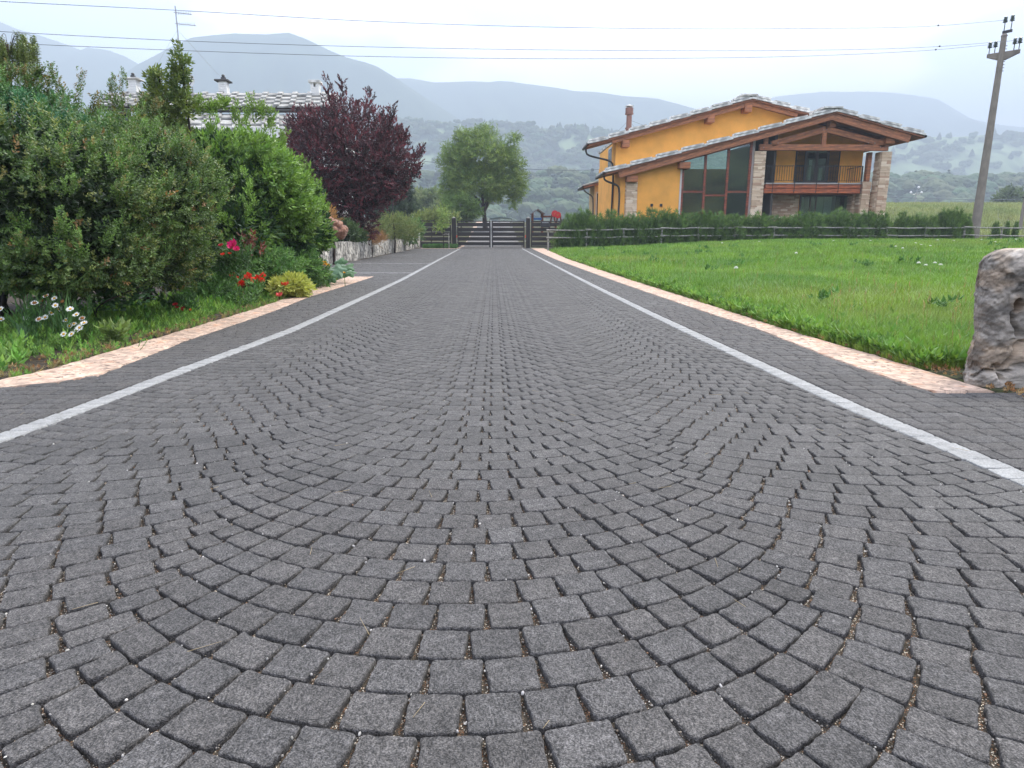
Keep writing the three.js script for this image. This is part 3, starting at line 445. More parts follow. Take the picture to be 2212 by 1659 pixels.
// ------------------------------------------------------------------ the orange house
{
  const hp = (px, py, D) => at(1244 + 0.35318 * px, 174.2 + 0.35318 * py, D), HX = (px, py, D) => hp(px, py, D).x, HY = (px, py, D) => hp(px, py, D).y;
  const h = thing('house', 'orange rendered house with stone slab roofs, timber gable porch, balcony and glazed front', 'house');
  const D1 = 44, D2 = 46.2, yB = 0.4, xL = HX(300, 680, D1);
  const Ef = hp(172, 566, 43.2), Rf = hp(1600, 184, 43.2), Ff = hp(2140, 338, 43.2), zF = -43.2;      // underside of the front roof covering
  const Er = hp(72, 390, 45.3), Rr = hp(1085, 106, 45.3), Fr = hp(1440, 200, 45.3), zR = -45.3;        // the same of the rear roof
  const yOn = (a, b, x) => a.y + (b.y - a.y) * (x - a.x) / (b.x - a.x);
  const yFront = (x) => x < Rf.x ? yOn(Ef, Rf, x) : yOn(Rf, Ff, x), yRear = (x) => x < Rr.x ? yOn(Er, Rr, x) : yOn(Rr, Fr, x);
  const xGl = HX(645, 650, D1), xGr = HX(1060, 680, D1), xBal = HX(1750, 520, D2 - 0.2);
  const W = (name, geo, mat, parent = h) => part(name, geo, mat, parent);
  // walls
  W('wall', extrude([[xL, yB], [xGl - 0.12, yB], [xGl - 0.12, yFront(xGl) - 0.3], [xL, yFront(xL) - 0.3]], -D1, -D1 - 0.3), orangeMat);
  W('wall', extrude([[xL - 0.3, yFront(xL) - 0.6], [xL - 0.3, yRear(xL) - 0.28], [Rr.x, Rr.y - 0.28], [HX(1400, 200, D2), yRear(HX(1400, 200, D2)) - 0.28], [HX(1330, 260, D2), yFront(HX(1330, 260, D2)) - 0.25], [xL + 0.4, yFront(xL + 0.4) - 0.25]], -D2, -D2 - 0.3), orangeMat);
  W('wall', box(xL - 0.31, xL - 0.01, yB, yFront(xL) - 0.26, -D1 - 0.002, -D2 + 0.002), orangeMat);
  W('wall', box(xL - 0.304, xL - 0.004, yB, yRear(xL) - 0.3, -D2 - 0.3, -53), orangeMat);
  W('wall', extrude([[HX(1160, 500, 46), yB], [xBal, yB], [xBal, yFront(xBal) - 0.3], [Rf.x, Rf.y - 0.3], [HX(1160, 400, 46), yFront(HX(1160, 400, 46)) - 0.3]], -46, -46.19), orangeMat);
  W('wall', box(xBal - 0.3, xBal - 0.002, yB, yFront(xBal) - 0.35, -46.21, -53), orangeMat);
  W('wall', box(xL - 0.3, xBal, yB, 6.2, -53.01, -53.3), orangeMat);
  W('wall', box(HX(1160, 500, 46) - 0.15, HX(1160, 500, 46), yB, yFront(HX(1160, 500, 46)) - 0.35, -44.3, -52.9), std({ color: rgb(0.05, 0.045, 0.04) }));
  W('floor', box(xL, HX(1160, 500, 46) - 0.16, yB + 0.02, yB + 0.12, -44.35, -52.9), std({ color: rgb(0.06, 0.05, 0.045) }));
  // roofs
  function roofSide(parent, a, b, zf, zb, n, flip, coverN) {
    W('roof_deck', bar(V(a.x, a.y - 0.07, (zf + zb) / 2), V(b.x, b.y - 0.07, (zf + zb) / 2), Math.abs(zb - zf) - 0.12, 0.1), soffitMat, parent);
    const dir = b.clone().sub(a).setZ(0), L = dir.length(); dir.normalize(); const nrm = V(-dir.y, dir.x, 0); if (nrm.y < 0) nrm.negate();
    for (let i = 0; i < n; i++) {
      const s0 = L * i / n - (i ? 0.28 : 0), s1 = L * (i + 1) / n, lo = a.clone().addScaledVector(dir, s0).addScaledVector(nrm, 0.10), hi = a.clone().addScaledVector(dir, s1 + 0.02).addScaledVector(nrm, 0.035);
      let z = zf + (rl() - 0.5) * 0.06; while (z > zb + 0.3) { const w = Math.min(1.0 + rl() * 0.5, z - zb); const l2 = lo.clone().setZ(z - w / 2), h2 = hi.clone().setZ(z - w / 2); W('roof_slab', bar(l2, h2, w - 0.03, 0.12), slabMats[Math.floor(rl() * 3)], parent); z -= w; if (z < zf - 3.2) { const w2 = z - zb; W('roof_slab', bar(lo.clone().setZ(z - w2 / 2), hi.clone().setZ(z - w2 / 2), w2, 0.075), slabMats[1], parent); break; } }
    }
    for (let i = 0; i < coverN; i++) { const s0 = L * (i + 0.12) / coverN, s1 = L * (i + 0.9) / coverN, lo = a.clone().addScaledVector(dir, s0).addScaledVector(nrm, 0.245).setZ(zf - 0.32), hi = a.clone().addScaledVector(dir, s1).addScaledVector(nrm, 0.175).setZ(zf - 0.32); W('roof_slab', bar(lo, hi, 0.55, 0.11), slabMats[Math.floor(rl() * 3)], parent); }
  }
  const roofF = new THREE.Group(); roofF.name = 'roof'; h.add(roofF); roofSide(roofF, Ef, Rf, zF, -46.15, 9, 0, 9); roofSide(roofF, Ff, Rf, zF, -53.5, 4, 1, 4);
  W('roof_deck', bar(V(HX(1100, 0, 43.2), yFront(HX(1100, 0, 43.2)) - 0.06, -49.9), V(Rf.x, Rf.y - 0.06, -49.9), 7.3, 0.08), soffitMat, roofF);
  W('ridge_slab', rbox(Rf.x - 0.9, Rf.x + 0.35, Rf.y + 0.14, Rf.y + 0.26, zF + 0.06, zF - 2, 0.02), slabMats[0], roofF);
  const roofR = new THREE.Group(); roofR.name = 'roof'; h.add(roofR); roofSide(roofR, Er, Rr, zR, -47.4, 8, 0, 8); W('roof_deck', bar(V(xL - 0.3, yRear(xL - 0.3) - 0.03, -50.7), V(Rr.x, Rr.y - 0.03, -50.7), 6.6, 0.16), slabMats[1], roofR); roofSide(roofR, Fr, Rr, zR, -54, 3, 1, 3);
  W('ridge_slab', rbox(Rr.x - 0.8, Rr.x + 0.3, Rr.y + 0.14, Rr.y + 0.25, zR + 0.05, zR - 2, 0.02), slabMats[0], roofR);
  // bargeboards
  const board = (a, b, z, hgt, drop) => bar(V(a.x, a.y - drop, z), V(b.x, b.y - drop, z), 0.18, hgt);
  W('bargeboard', board(hp(262, 558, 43.4), hp(1575, 200, 43.4), -43.45, 0.5, 0.12), woodMat); W('bargeboard', board(hp(1572, 200, 43.4), hp(2045, 340, 43.4), -43.46, 0.5, 0.14), woodMat);
  W('bargeboard', board(hp(222, 362, 45.5), hp(1082, 128, 45.5), -45.6, 0.4, 0.03), woodMat); W('bargeboard', board(hp(1080, 128, 45.5), hp(1360, 200, 45.5), -45.61, 0.4, 0.03), woodMat);
  for (const [px, py] of [[1045, 175], [818, 240], [302, 388]]) { const p = hp(px, py, 45.8); W('purlin', rbox(p.x - 0.24, p.x + 0.24, p.y - 0.22, p.y + 0.22, -45.45, -46.3, 0.02), woodMat); }
  for (const [px, py] of [[660, 520], [340, 602]]) { const p = hp(px, py, 43.8); W('purlin', rbox(p.x - 0.36, p.x + 0.36, p.y - 0.2, p.y + 0.2, -43.5, -44.4, 0.02), woodMat); }
  { const p = hp(1925, 365, 43.6); W('purlin', rbox(p.x - 0.28, p.x + 0.3, p.y - 0.2, p.y + 0.2, -43.6, -53, 0.02), woodMat); }
  for (let z = -44.6; z > -53; z -= 0.9) W('rafter', bar(V(Rf.x, Rf.y - 0.22, z), V(Ff.x - 0.4, Ff.y - 0.14, z), 0.12, 0.16), soffitMat);
  // gable truss
  const tr = new THREE.Group(); tr.name = 'truss'; h.add(tr); const zt = -43.95;
  const tie0 = hp(1120, 409, D1), tie1 = hp(1905, 409, D1), th = HY(0, 390, D1) - HY(0, 428, D1);
  W('tie_beam', rbox(tie0.x, tie1.x, tie0.y - th / 2, tie0.y + th / 2, zt + 0.11, zt - 0.13, 0.02), woodMat, tr);
  const kp = hp(1515, 345, D1); W('king_post', rbox(kp.x - 0.14, kp.x + 0.14, tie0.y + th / 2 - 0.01, HY(0, 290, D1), zt + 0.1, zt - 0.1, 0.015), woodMat, tr);
  W('strut', bar(hp(1195, 388, D1).setZ(zt), hp(1520, 300, D1).setZ(zt), 0.22, 0.36), woodMat, tr); W('strut', bar(hp(1530, 300, D1).setZ(zt), hp(1885, 392, D1).setZ(zt), 0.22, 0.36), woodMat, tr);
  { const p = hp(1160, 375, D1); W('king_post', rbox(p.x - 0.13, p.x + 0.13, tie0.y + th / 2, HY(0, 345, D1), zt + 0.09, zt - 0.11, 0.015), woodMat, tr); const q = hp(1563, 258, D1); W('king_post', rbox(q.x - 0.2, q.x + 0.2, HY(0, 280, D1), HY(0, 225, D1), zt + 0.2, zt - 0.3, 0.02), woodMat, tr); }
  for (const [px, py] of [[1150, 408], [1195, 382], [1237, 382], [1517, 300], [1535, 300], [1790, 382], [1830, 382], [1865, 405]]) { const p = hp(px, py, D1 - 0.2), g = new THREE.SphereGeometry(0.035, 8, 6); W('bolt', moved(g, p.x, p.y, zt + 0.13), steel, tr); }
  // stone piers
  const pier = (px0, px1, pyT, D, dep, warm = 0, yTop) => { const g = new THREE.Group(); g.name = 'stone_pier'; h.add(g); const x0 = HX(px0, pyT, D), x1 = HX(px1, pyT, D); ledge(g, x0, x1, yB, yTop ?? HY(0, pyT, D), -D + 0.1, -D - dep, 'fl', 300, warm); };
  pier(1869, 1930, 428, D1, 0.62); pier(1092, 1162, 428, D1, 0.6); pier(308, 376, 618, D1, 0.3); pier(1750, 1803, 614, D1 + 0.4, 0.5, 1); pier(1690, 1728, 690, D1 + 1.2, 0.5, 1);
  { const g = new THREE.Group(); g.name = 'stone_cladding'; h.add(g); ledge(g, HX(1178, 700, 46), HX(1362, 700, 46), yB, HY(0, 688, 46), -45.9, -45.99, 'f', 300, 1); }
  { const p = hp(1790, 500, D1 + 0.6); W('post', rbox(p.x - 0.12, p.x + 0.13, HY(0, 612, D1 + 0.4), HY(0, 425, D1), -D1 - 0.45, -D1 - 0.8, 0.02), woodMat); }
  // balcony
  { const b = new THREE.Group(); b.name = 'balcony'; h.add(b); const x0 = HX(1158, 640, 44.2), x1 = HX(1747, 640, 44.2), yt = HY(0, 622, 44.2), ym = HY(0, 655, 44.2), yb = HY(0, 686, 44.2);
    W('floor_edge', box(x0, x1 - 0.02, yt - 0.08, yt, -44.1, -45.98), std({ color: rgb(0.42, 0.38, 0.35) }), b); W('beam', rbox(x0, x1, ym, yt - 0.085, -44.16, -44.5, 0.02), balconyWood, b); W('beam', rbox(x0 - 0.05, x1, yb, ym - 0.012, -44.2, -45.97, 0.02), balconyWood, b);
    const rx0 = HX(1208, 560, 44.1), rx1 = HX(1748, 560, 44.1), ry = HY(0, 518, 44.1), zr = -44.05; W('rail', rbox(rx0 - 0.9, rx1, ry - 0.02, ry + 0.02, zr + 0.02, zr - 0.02, 0.005), iron, b); W('rail', box(rx0 - 0.9, rx1, yt + 0.1, yt + 0.13, zr + 0.012, zr - 0.012), iron, b);
    for (let i = 0; i <= 42; i++) { const x = lerp(rx0 - 0.9, rx1, i / 42); W('baluster', box(x - 0.011, x + 0.011, yt + 0.115, ry - 0.01, zr + 0.009, zr - 0.009), iron, b); }
    for (const px of [1205, 1338, 1472, 1608, 1746]) { const x = HX(px, 590, 44.1); W('newel', tube([V(x, ry, zr + 0.03), V(x, yt, zr + 0.03), V(x, ym - 0.1, zr + 0.03), V(x - 0.03, ym - 0.3, zr + 0.09), V(x - 0.06, ym - 0.22, zr + 0.13)], 0.024, 5), iron, b); }
    for (let i = 0; i <= 7; i++) { const z = lerp(-44.1, -45.9, i / 7); W('baluster', box(rx1 - 0.009, rx1 + 0.009, yt + 0.115, ry - 0.01, z - 0.011, z + 0.011), iron, b); } W('rail', box(rx1 - 0.02, rx1 + 0.018, ry - 0.018, ry + 0.018, -44.05, -45.95), iron, b); }
  // openings: balcony door, shutters, ground floor window, glazed front
  const glass = new THREE.MeshPhysicalMaterial({ color: rgb(0.62, 0.72, 0.68), transmission: 1, thickness: 0, roughness: 0.02, ior: 1.62, metalness: 0 });
  const curtain = new THREE.MeshPhysicalMaterial({ color: rgb(0.6, 0.58, 0.55), roughness: 1, transmission: 0.3, thickness: 0 });
  const shut = (px0, px1, D = 46) => { const s = new THREE.Group(); s.name = 'shutter'; h.add(s); const x0 = HX(px0, 520, D), x1 = HX(px1, 520, D), y0 = HY(0, 622, D - 0.1), y1 = HY(0, 412, D), z = -D + 0.09; W('shutter_frame', [rbox(x0, x0 + 0.07, y0, y1, z, z - 0.05, 0.008), rbox(x1 - 0.07, x1, y0, y1, z, z - 0.05, 0.008), rbox(x0, x1, y1 - 0.08, y1, z + 0.002, z - 0.048, 0.008), rbox(x0, x1, y0, y0 + 0.1, z + 0.002, z - 0.048, 0.008)], shutterMat, s); for (let i = 0; i < 26; i++) { const y = lerp(y0 + 0.1, y1 - 0.1, i / 26); const g = new THREE.BoxGeometry(x1 - x0 - 0.12, 0.012, 0.07); g.rotateX(0.6); W('slat', moved(g, (x0 + x1) / 2, y + 0.04, z - 0.025), shutterMat, s); } };
  shut(1162, 1217); shut(1338, 1400); shut(1536, 1608);
  { const d = new THREE.Group(); d.name = 'balcony_door'; h.add(d); const x0 = HX(1400, 520, 46) + 0.01, x1 = HX(1536, 520, 46) - 0.01, xm = (x0 + x1) / 2, y0 = HY(0, 620, 45.9), y1 = HY(0, 414, 46), z = -45.93; W('frame', [box(x0, x0 + 0.1, y0, y1, z, z - 0.06), box(x1 - 0.1, x1, y0, y1, z, z - 0.06), box(xm - 0.09, xm + 0.09, y0, y1, z + 0.01, z - 0.06), box(x0, x1, y1 - 0.1, y1, z + 0.003, z - 0.06), box(x0, x1, y0, y0 + 0.14, z + 0.003, z - 0.06)], std({ color: rgb(0.03, 0.02, 0.018), roughness: 0.5 }), d); for (const [a, b] of [[x0 + 0.1, xm - 0.09], [xm + 0.09, x1 - 0.1]]) W('pane', box(a, b, y0 + 0.14, y1 - 0.1, z - 0.03, z - 0.036), glass, d); W('backing', box(x0, x1, y0, y1, z - 0.055, z - 0.065), std({ color: rgb(0.02, 0.02, 0.022) }), d); W('curtain', box(xm - 0.5, xm - 0.28, y0 + 0.15, y1 - 0.7, z - 0.042, z - 0.048), curtain, d); W('curtain', box(xm + 0.14, xm + 0.45, y0 + 0.15, y1 - 1.2, z - 0.042, z - 0.048), curtain, d); }
  { const w = new THREE.Group(); w.name = 'window'; h.add(w); const x0 = HX(1366, 740, 46), x1 = HX(1684, 740, 46), y0 = yB, y1 = HY(0, 690, 46), z = -45.9; const fw = std({ color: rgb(0.05, 0.025, 0.02), roughness: 0.4 }); const mx = [0, 0.19, 0.3, 1].map((t) => lerp(x0, x1, t));
    W('frame', [box(x0, x1, y1 - 0.09, y1, z + 0.004, z - 0.08), ...mx.map((x, i) => box(x - (i === 3 ? 0.1 : 0), x + (i === 3 ? 0 : i ? 0.08 : 0.1), y0, y1, z, z - 0.08))], fw, w); W('pane', box(x0 + 0.1, mx[1], y0, y1 - 0.09, z - 0.03, z - 0.036), glass, w); W('pane', box(mx[1] + 0.08, mx[2], y0, y1 - 0.09, z - 0.03, z - 0.036), glass, w); W('pane', box(mx[2] + 0.08, x1 - 0.1, y0, y1 - 0.09, z - 0.03, z - 0.036), glass, w); W('backing', box(x0 + 0.01, x1 - 0.01, y0, y1 - 0.01, z - 0.075, z - 0.095), std({ color: rgb(0.035, 0.045, 0.035) }), w); 
    for (const [a, b, c] of [[0.03, 0.08, 0], [0.33, 0.46, 1], [0.47, 0.62, 0], [0.7, 0.78, 0], [0.86, 0.93, 1]]) { const g = box(lerp(x0, x1, a), lerp(x0, x1, b), y0, y1 - 0.2, z - 0.045, z - 0.055); W('curtain', g, c ? std({ color: rgb(0.36, 0.42, 0.30), roughness: 1 }) : curtain, w); } W('plant_shadow', [0, 1, 2, 3, 4, 5, 6, 7, 8].map((i) => moved(new THREE.IcosahedronGeometry(0.13 + (i % 3) * 0.05, 1), lerp(x0, x1, 0.5 + (i * 0.37 % 1) * 0.42), y0 + 1.2 + (i * 0.61 % 1) * 1.1, z - 0.2)), std({ color: rgb(0.03, 0.03, 0.02) }), w); w.remove(w.children[w.children.length - 1]); }
  { const d = new THREE.Group(); d.name = 'door'; h.add(d); const x0 = HX(1140, 740, 45.6), x1 = HX(1166, 740, 45.6); W('door_panel', rbox(x0, x1, yB, HY(0, 692, 45.9), -45.7, -45.76, 0.01), frameWood, d); W('frame', rbox(x1 + 0.005, x1 + 0.12, yB, HY(0, 690, 45.9), -45.68, -45.98, 0.01), std({ color: rgb(0.35, 0.3, 0.26) }), d); }
  { const g = new THREE.Group(); g.name = 'glazed_front'; h.add(g); const z = -D1 + 0.02, yA = yB, top = (x) => yFront(x) - 0.42; const m1 = HX(788, 600, D1), m2 = HX(925, 600, D1), t = 0.075, tr1 = HY(0, 678, D1), tr2 = HY(0, 700, D1);
    W('frame', [box(xGl, xGl + 0.13, yA, top(xGl), z, z - 0.14), box(xGr - 0.15, xGr, yA, top(xGr), z, z - 0.14), box(m1 - t, m1 + t, yA, top(m1), z + 0.004, z - 0.14), box(m2 - t, m2 + t, yA, top(m2), z + 0.004, z - 0.14), box(xGl + 0.13, m1 - t, tr1 - 0.06, tr1 + 0.06, z + 0.002, z - 0.13), box(m1 + t, m2 - t, tr2 - 0.06, tr2 + 0.06, z + 0.002, z - 0.13), box(m2 + t, xGr - 0.15, tr1 - 0.06, tr1 + 0.06, z + 0.002, z - 0.13), bar(V(xGl, top(xGl) - 0.06, z - 0.065), V(xGr, top(xGr) - 0.06, z - 0.065), 0.125, 0.13)], frameWood, g);
    const pane = (a, b, y0, y1a, y1b) => W('pane', extrude([[a, y0], [b, y0], [b, y1b], [a, y1a]], z - 0.06, z - 0.068), glass, g);
    pane(xGl + 0.13, m1 - t, yA, tr1 - 0.06, tr1 - 0.06); pane(m1 + t, m2 - t, yA, tr2 - 0.06, tr2 - 0.06); pane(m2 + t, xGr - 0.15, yA, tr1 - 0.06, tr1 - 0.06);
    pane(xGl + 0.13, m1 - t, tr1 + 0.06, top(xGl + 0.13) - 0.12, top(m1 - t) - 0.12); pane(m1 + t, m2 - t, tr2 + 0.06, top(m1 + t) - 0.12, top(m2 - t) - 0.12); pane(m2 + t, xGr - 0.15, tr1 + 0.06, top(m2 + t) - 0.12, top(xGr - 0.15) - 0.12);
    W('surround', extrude([[xGl - 0.12, yA], [xGl - 0.003, yA], [xGl - 0.003, top(xGl)], [xGl - 0.12, top(xGl) - 0.03]], z + 0.02, z - 0.28), std({ color: rgb(0.55, 0.52, 0.5) }), g); W('surround', box(xGr + 0.004, xGr + 0.16, yA, top(xGr), z + 0.02, z - 0.28), std({ color: rgb(0.33, 0.29, 0.27) }), g); }
  { const w = new THREE.Group(); w.name = 'window'; h.add(w); const x = xL - 0.32; const y0 = HY(0, 535, 48.2), y1 = HY(0, 408, 48.2); W('frame', rbox(x - 0.03, x + 0.02, y0, y1, -47.6, -48.9, 0.01), std({ color: rgb(0.5, 0.48, 0.45) }), w); W('pane', box(x - 0.045, x - 0.032, y0 + 0.12, y1 - 0.12, -47.75, -48.75), std({ color: rgb(0.05, 0.06, 0.07), roughness: 0.1 }), w); }
  // gutters, pipes, lamps, flue
  W('gutter', tube([V(Er.x, Er.y - 0.02, zR + 0.02), V(Er.x, Er.y - 0.03, -47.4)], 0.1, 8, 3), gutterMat); W('gutter', tube([V(Ef.x, Ef.y - 0.02, zF + 0.02), V(Ef.x, Ef.y - 0.03, -46.3)], 0.1, 8, 3), gutterMat); W('gutter', tube([V(Ff.x, Ff.y - 0.03, zF), V(Ff.x, Ff.y - 0.05, -53.4)], 0.09, 8, 3), gutterMat);
  W('downpipe', tube([V(Er.x + 0.05, Er.y - 0.1, -46.5), V(Er.x + 0.12, Er.y - 0.45, -46.5), V(xL - 0.5, Er.y - 1.0, -46.5), V(xL - 0.4, Er.y - 1.4, -46.5), V(xL - 0.4, 2.5, -46.5), V(xL - 0.4, yB, -46.5)], 0.065, 8, 40), gutterMat);
  W('downpipe', tube([V(Ef.x + 0.08, Ef.y - 0.1, -43.7), V(Ef.x + 0.15, Ef.y - 0.35, -43.75), V(xL - 0.5, Ef.y - 0.75, -43.85), V(xL - 0.4, Ef.y - 1.1, -43.88), V(xL - 0.4, 2.2, -43.9), V(xL - 0.4, yB, -43.9)], 0.065, 8, 40), gutterMat);
  for (const px of [463, 520]) { const p = hp(px, 762, D1); W('wall_lamp', rbox(p.x - 0.08, p.x + 0.08, p.y - 0.09, p.y + 0.09, -D1 + 0.1, -D1 + 0.002, 0.02), dark); }
  { const p = hp(323, 296, 48), f = new THREE.Group(); f.name = 'flue'; h.add(f); const hh = HY(0, 200, 48) - p.y; W('pipe', moved(cyl(0.19, 0.19, hh + 0.5, 14), p.x, p.y - 0.5, -48), copperMat, f); W('cap', [moved(cyl(0.27, 0.27, 0.38, 14), p.x, p.y + hh, -48), moved(cyl(0.3, 0.3, 0.06, 14), p.x, p.y + hh - 0.06, -48)], copperMat, f); W('cap', [moved(cyl(0.13, 0.13, 0.12, 10), p.x, p.y + hh + 0.38, -48), moved(cyl(0.3, 0.05, 0.1, 14), p.x, p.y + hh + 0.48, -48)], slabMats[1], f); W('collar', moved(cyl(0.26, 0.26, 0.1, 14), p.x, p.y - 0.02, -48), copperMat, f);
    for (const [dx, dz] of [[-1.1, 0.5], [1.2, 0.4], [0.9, -1.5]]) W('guy_wire', tube([V(p.x, p.y + hh * 0.6, -48), V(p.x + dx, p.y - (dx < 0 ? 0.5 : -0.1), -48 + dz)], 0.006, 4, 2), iron, f); }
  settle(h, V(xL, yB, -D1));
  // low wing at the back
  const wng = thing('outbuilding', 'low tiled annexe with dark doorway at the back corner of the orange house', 'annexe'); const wx0 = HX(112, 740, 57), wx1 = HX(172, 740, 57), yt = HY(0, 655, 57);
  part('wall', box(wx0, wx1 + 0.6, 0.6, yt + 0.2, -57, -60), std({ color: rgb(0.62, 0.42, 0.2), roughness: 0.9 }), wng); const dr = part('door', rbox(HX(128, 740, 57), HX(154, 740, 57), 0.7, HY(0, 690, 57), -56.95, -57.1, 0.01), dark, wng); part('frame', [box(HX(122, 740, 57), HX(127, 740, 57), 0.7, HY(0, 682, 57), -56.92, -57.1), box(HX(122, 740, 57), HX(158, 740, 57), HY(0, 690, 57) + 0.01, HY(0, 680, 57), -56.93, -57.1)], std({ color: rgb(0.55, 0.5, 0.45) }), dr);
  const ra = hp(44, 648, 56.4), rb = hp(175, 612, 56.4), rf = new THREE.Group(); rf.name = 'roof'; wng.add(rf); part('roof_deck', bar(V(ra.x, ra.y - 0.05, -58), V(rb.x + 0.6, rb.y, -58), 3.2, 0.14), soffitMat, rf); for (let i = 0; i < 6; i++) for (let j = 0; j < 2; j++) { const a = ra.clone().lerp(rb, i / 6 - 0.02), b = ra.clone().lerp(rb, (i + 1) / 6); part('roof_tile', bar(V(a.x, a.y + 0.12, -57.1 - j * 1.5), V(b.x, b.y + 0.09, -57.1 - j * 1.5), 1.44, 0.06), slabMats[(i + j) % 3], rf); }
  part('gutter', tube([V(ra.x, ra.y, -56.3), V(ra.x, ra.y - 0.02, -59.5)], 0.09, 8, 3), gutterMat, wng); part('downpipe', tube([V(ra.x + 0.05, ra.y - 0.1, -56.6), V(ra.x + 0.2, ra.y - 0.35, -56.7), V(wx0 - 0.2, ra.y - 0.8, -56.8), V(wx0 - 0.12, ra.y - 1.2, -56.85), V(wx0 - 0.12, 0.7, -56.85)], 0.06, 7, 30), gutterMat, wng); settle(wng, V(wx0, 0.6, -57));
  // dark bundle under a tarpaulin between the piers
  { const a = hp(1803, 745, 45.5), tp = thing('covered_stack', 'tall stack under a black tarpaulin between two stone piers of the porch', 'covered stack', [a.x, yB, -45.5]); const g = new THREE.CylinderGeometry(0.34, 0.48, HY(0, 680, 45.5) - yB, 22, 16), p = g.attributes.position; for (let i = 0; i < p.count; i++) { const an = Math.atan2(p.getZ(i), p.getX(i)), k = 1 + 0.16 * (fbm(Math.cos(an) * 3 + 5, p.getY(i) * 1.3, Math.sin(an) * 3, 3) - 0.5) * 2; p.setXYZ(i, p.getX(i) * k, p.getY(i), p.getZ(i) * k); } g.translate(0, (HY(0, 680, 45.5) - yB) / 2, 0); g.computeVertexNormals(); part('tarpaulin', g, std({ color: rgb(0.012, 0.012, 0.015), roughness: 0.35 }), tp); part('cord', tube([0, 1, 2, 3, 4, 5, 6, 7, 8].map((i) => V(Math.cos(i * 0.785) * 0.47, 1.3 + 0.05 * Math.sin(i), Math.sin(i * 0.785) * 0.47)), 0.012, 4), iron, tp); }
}

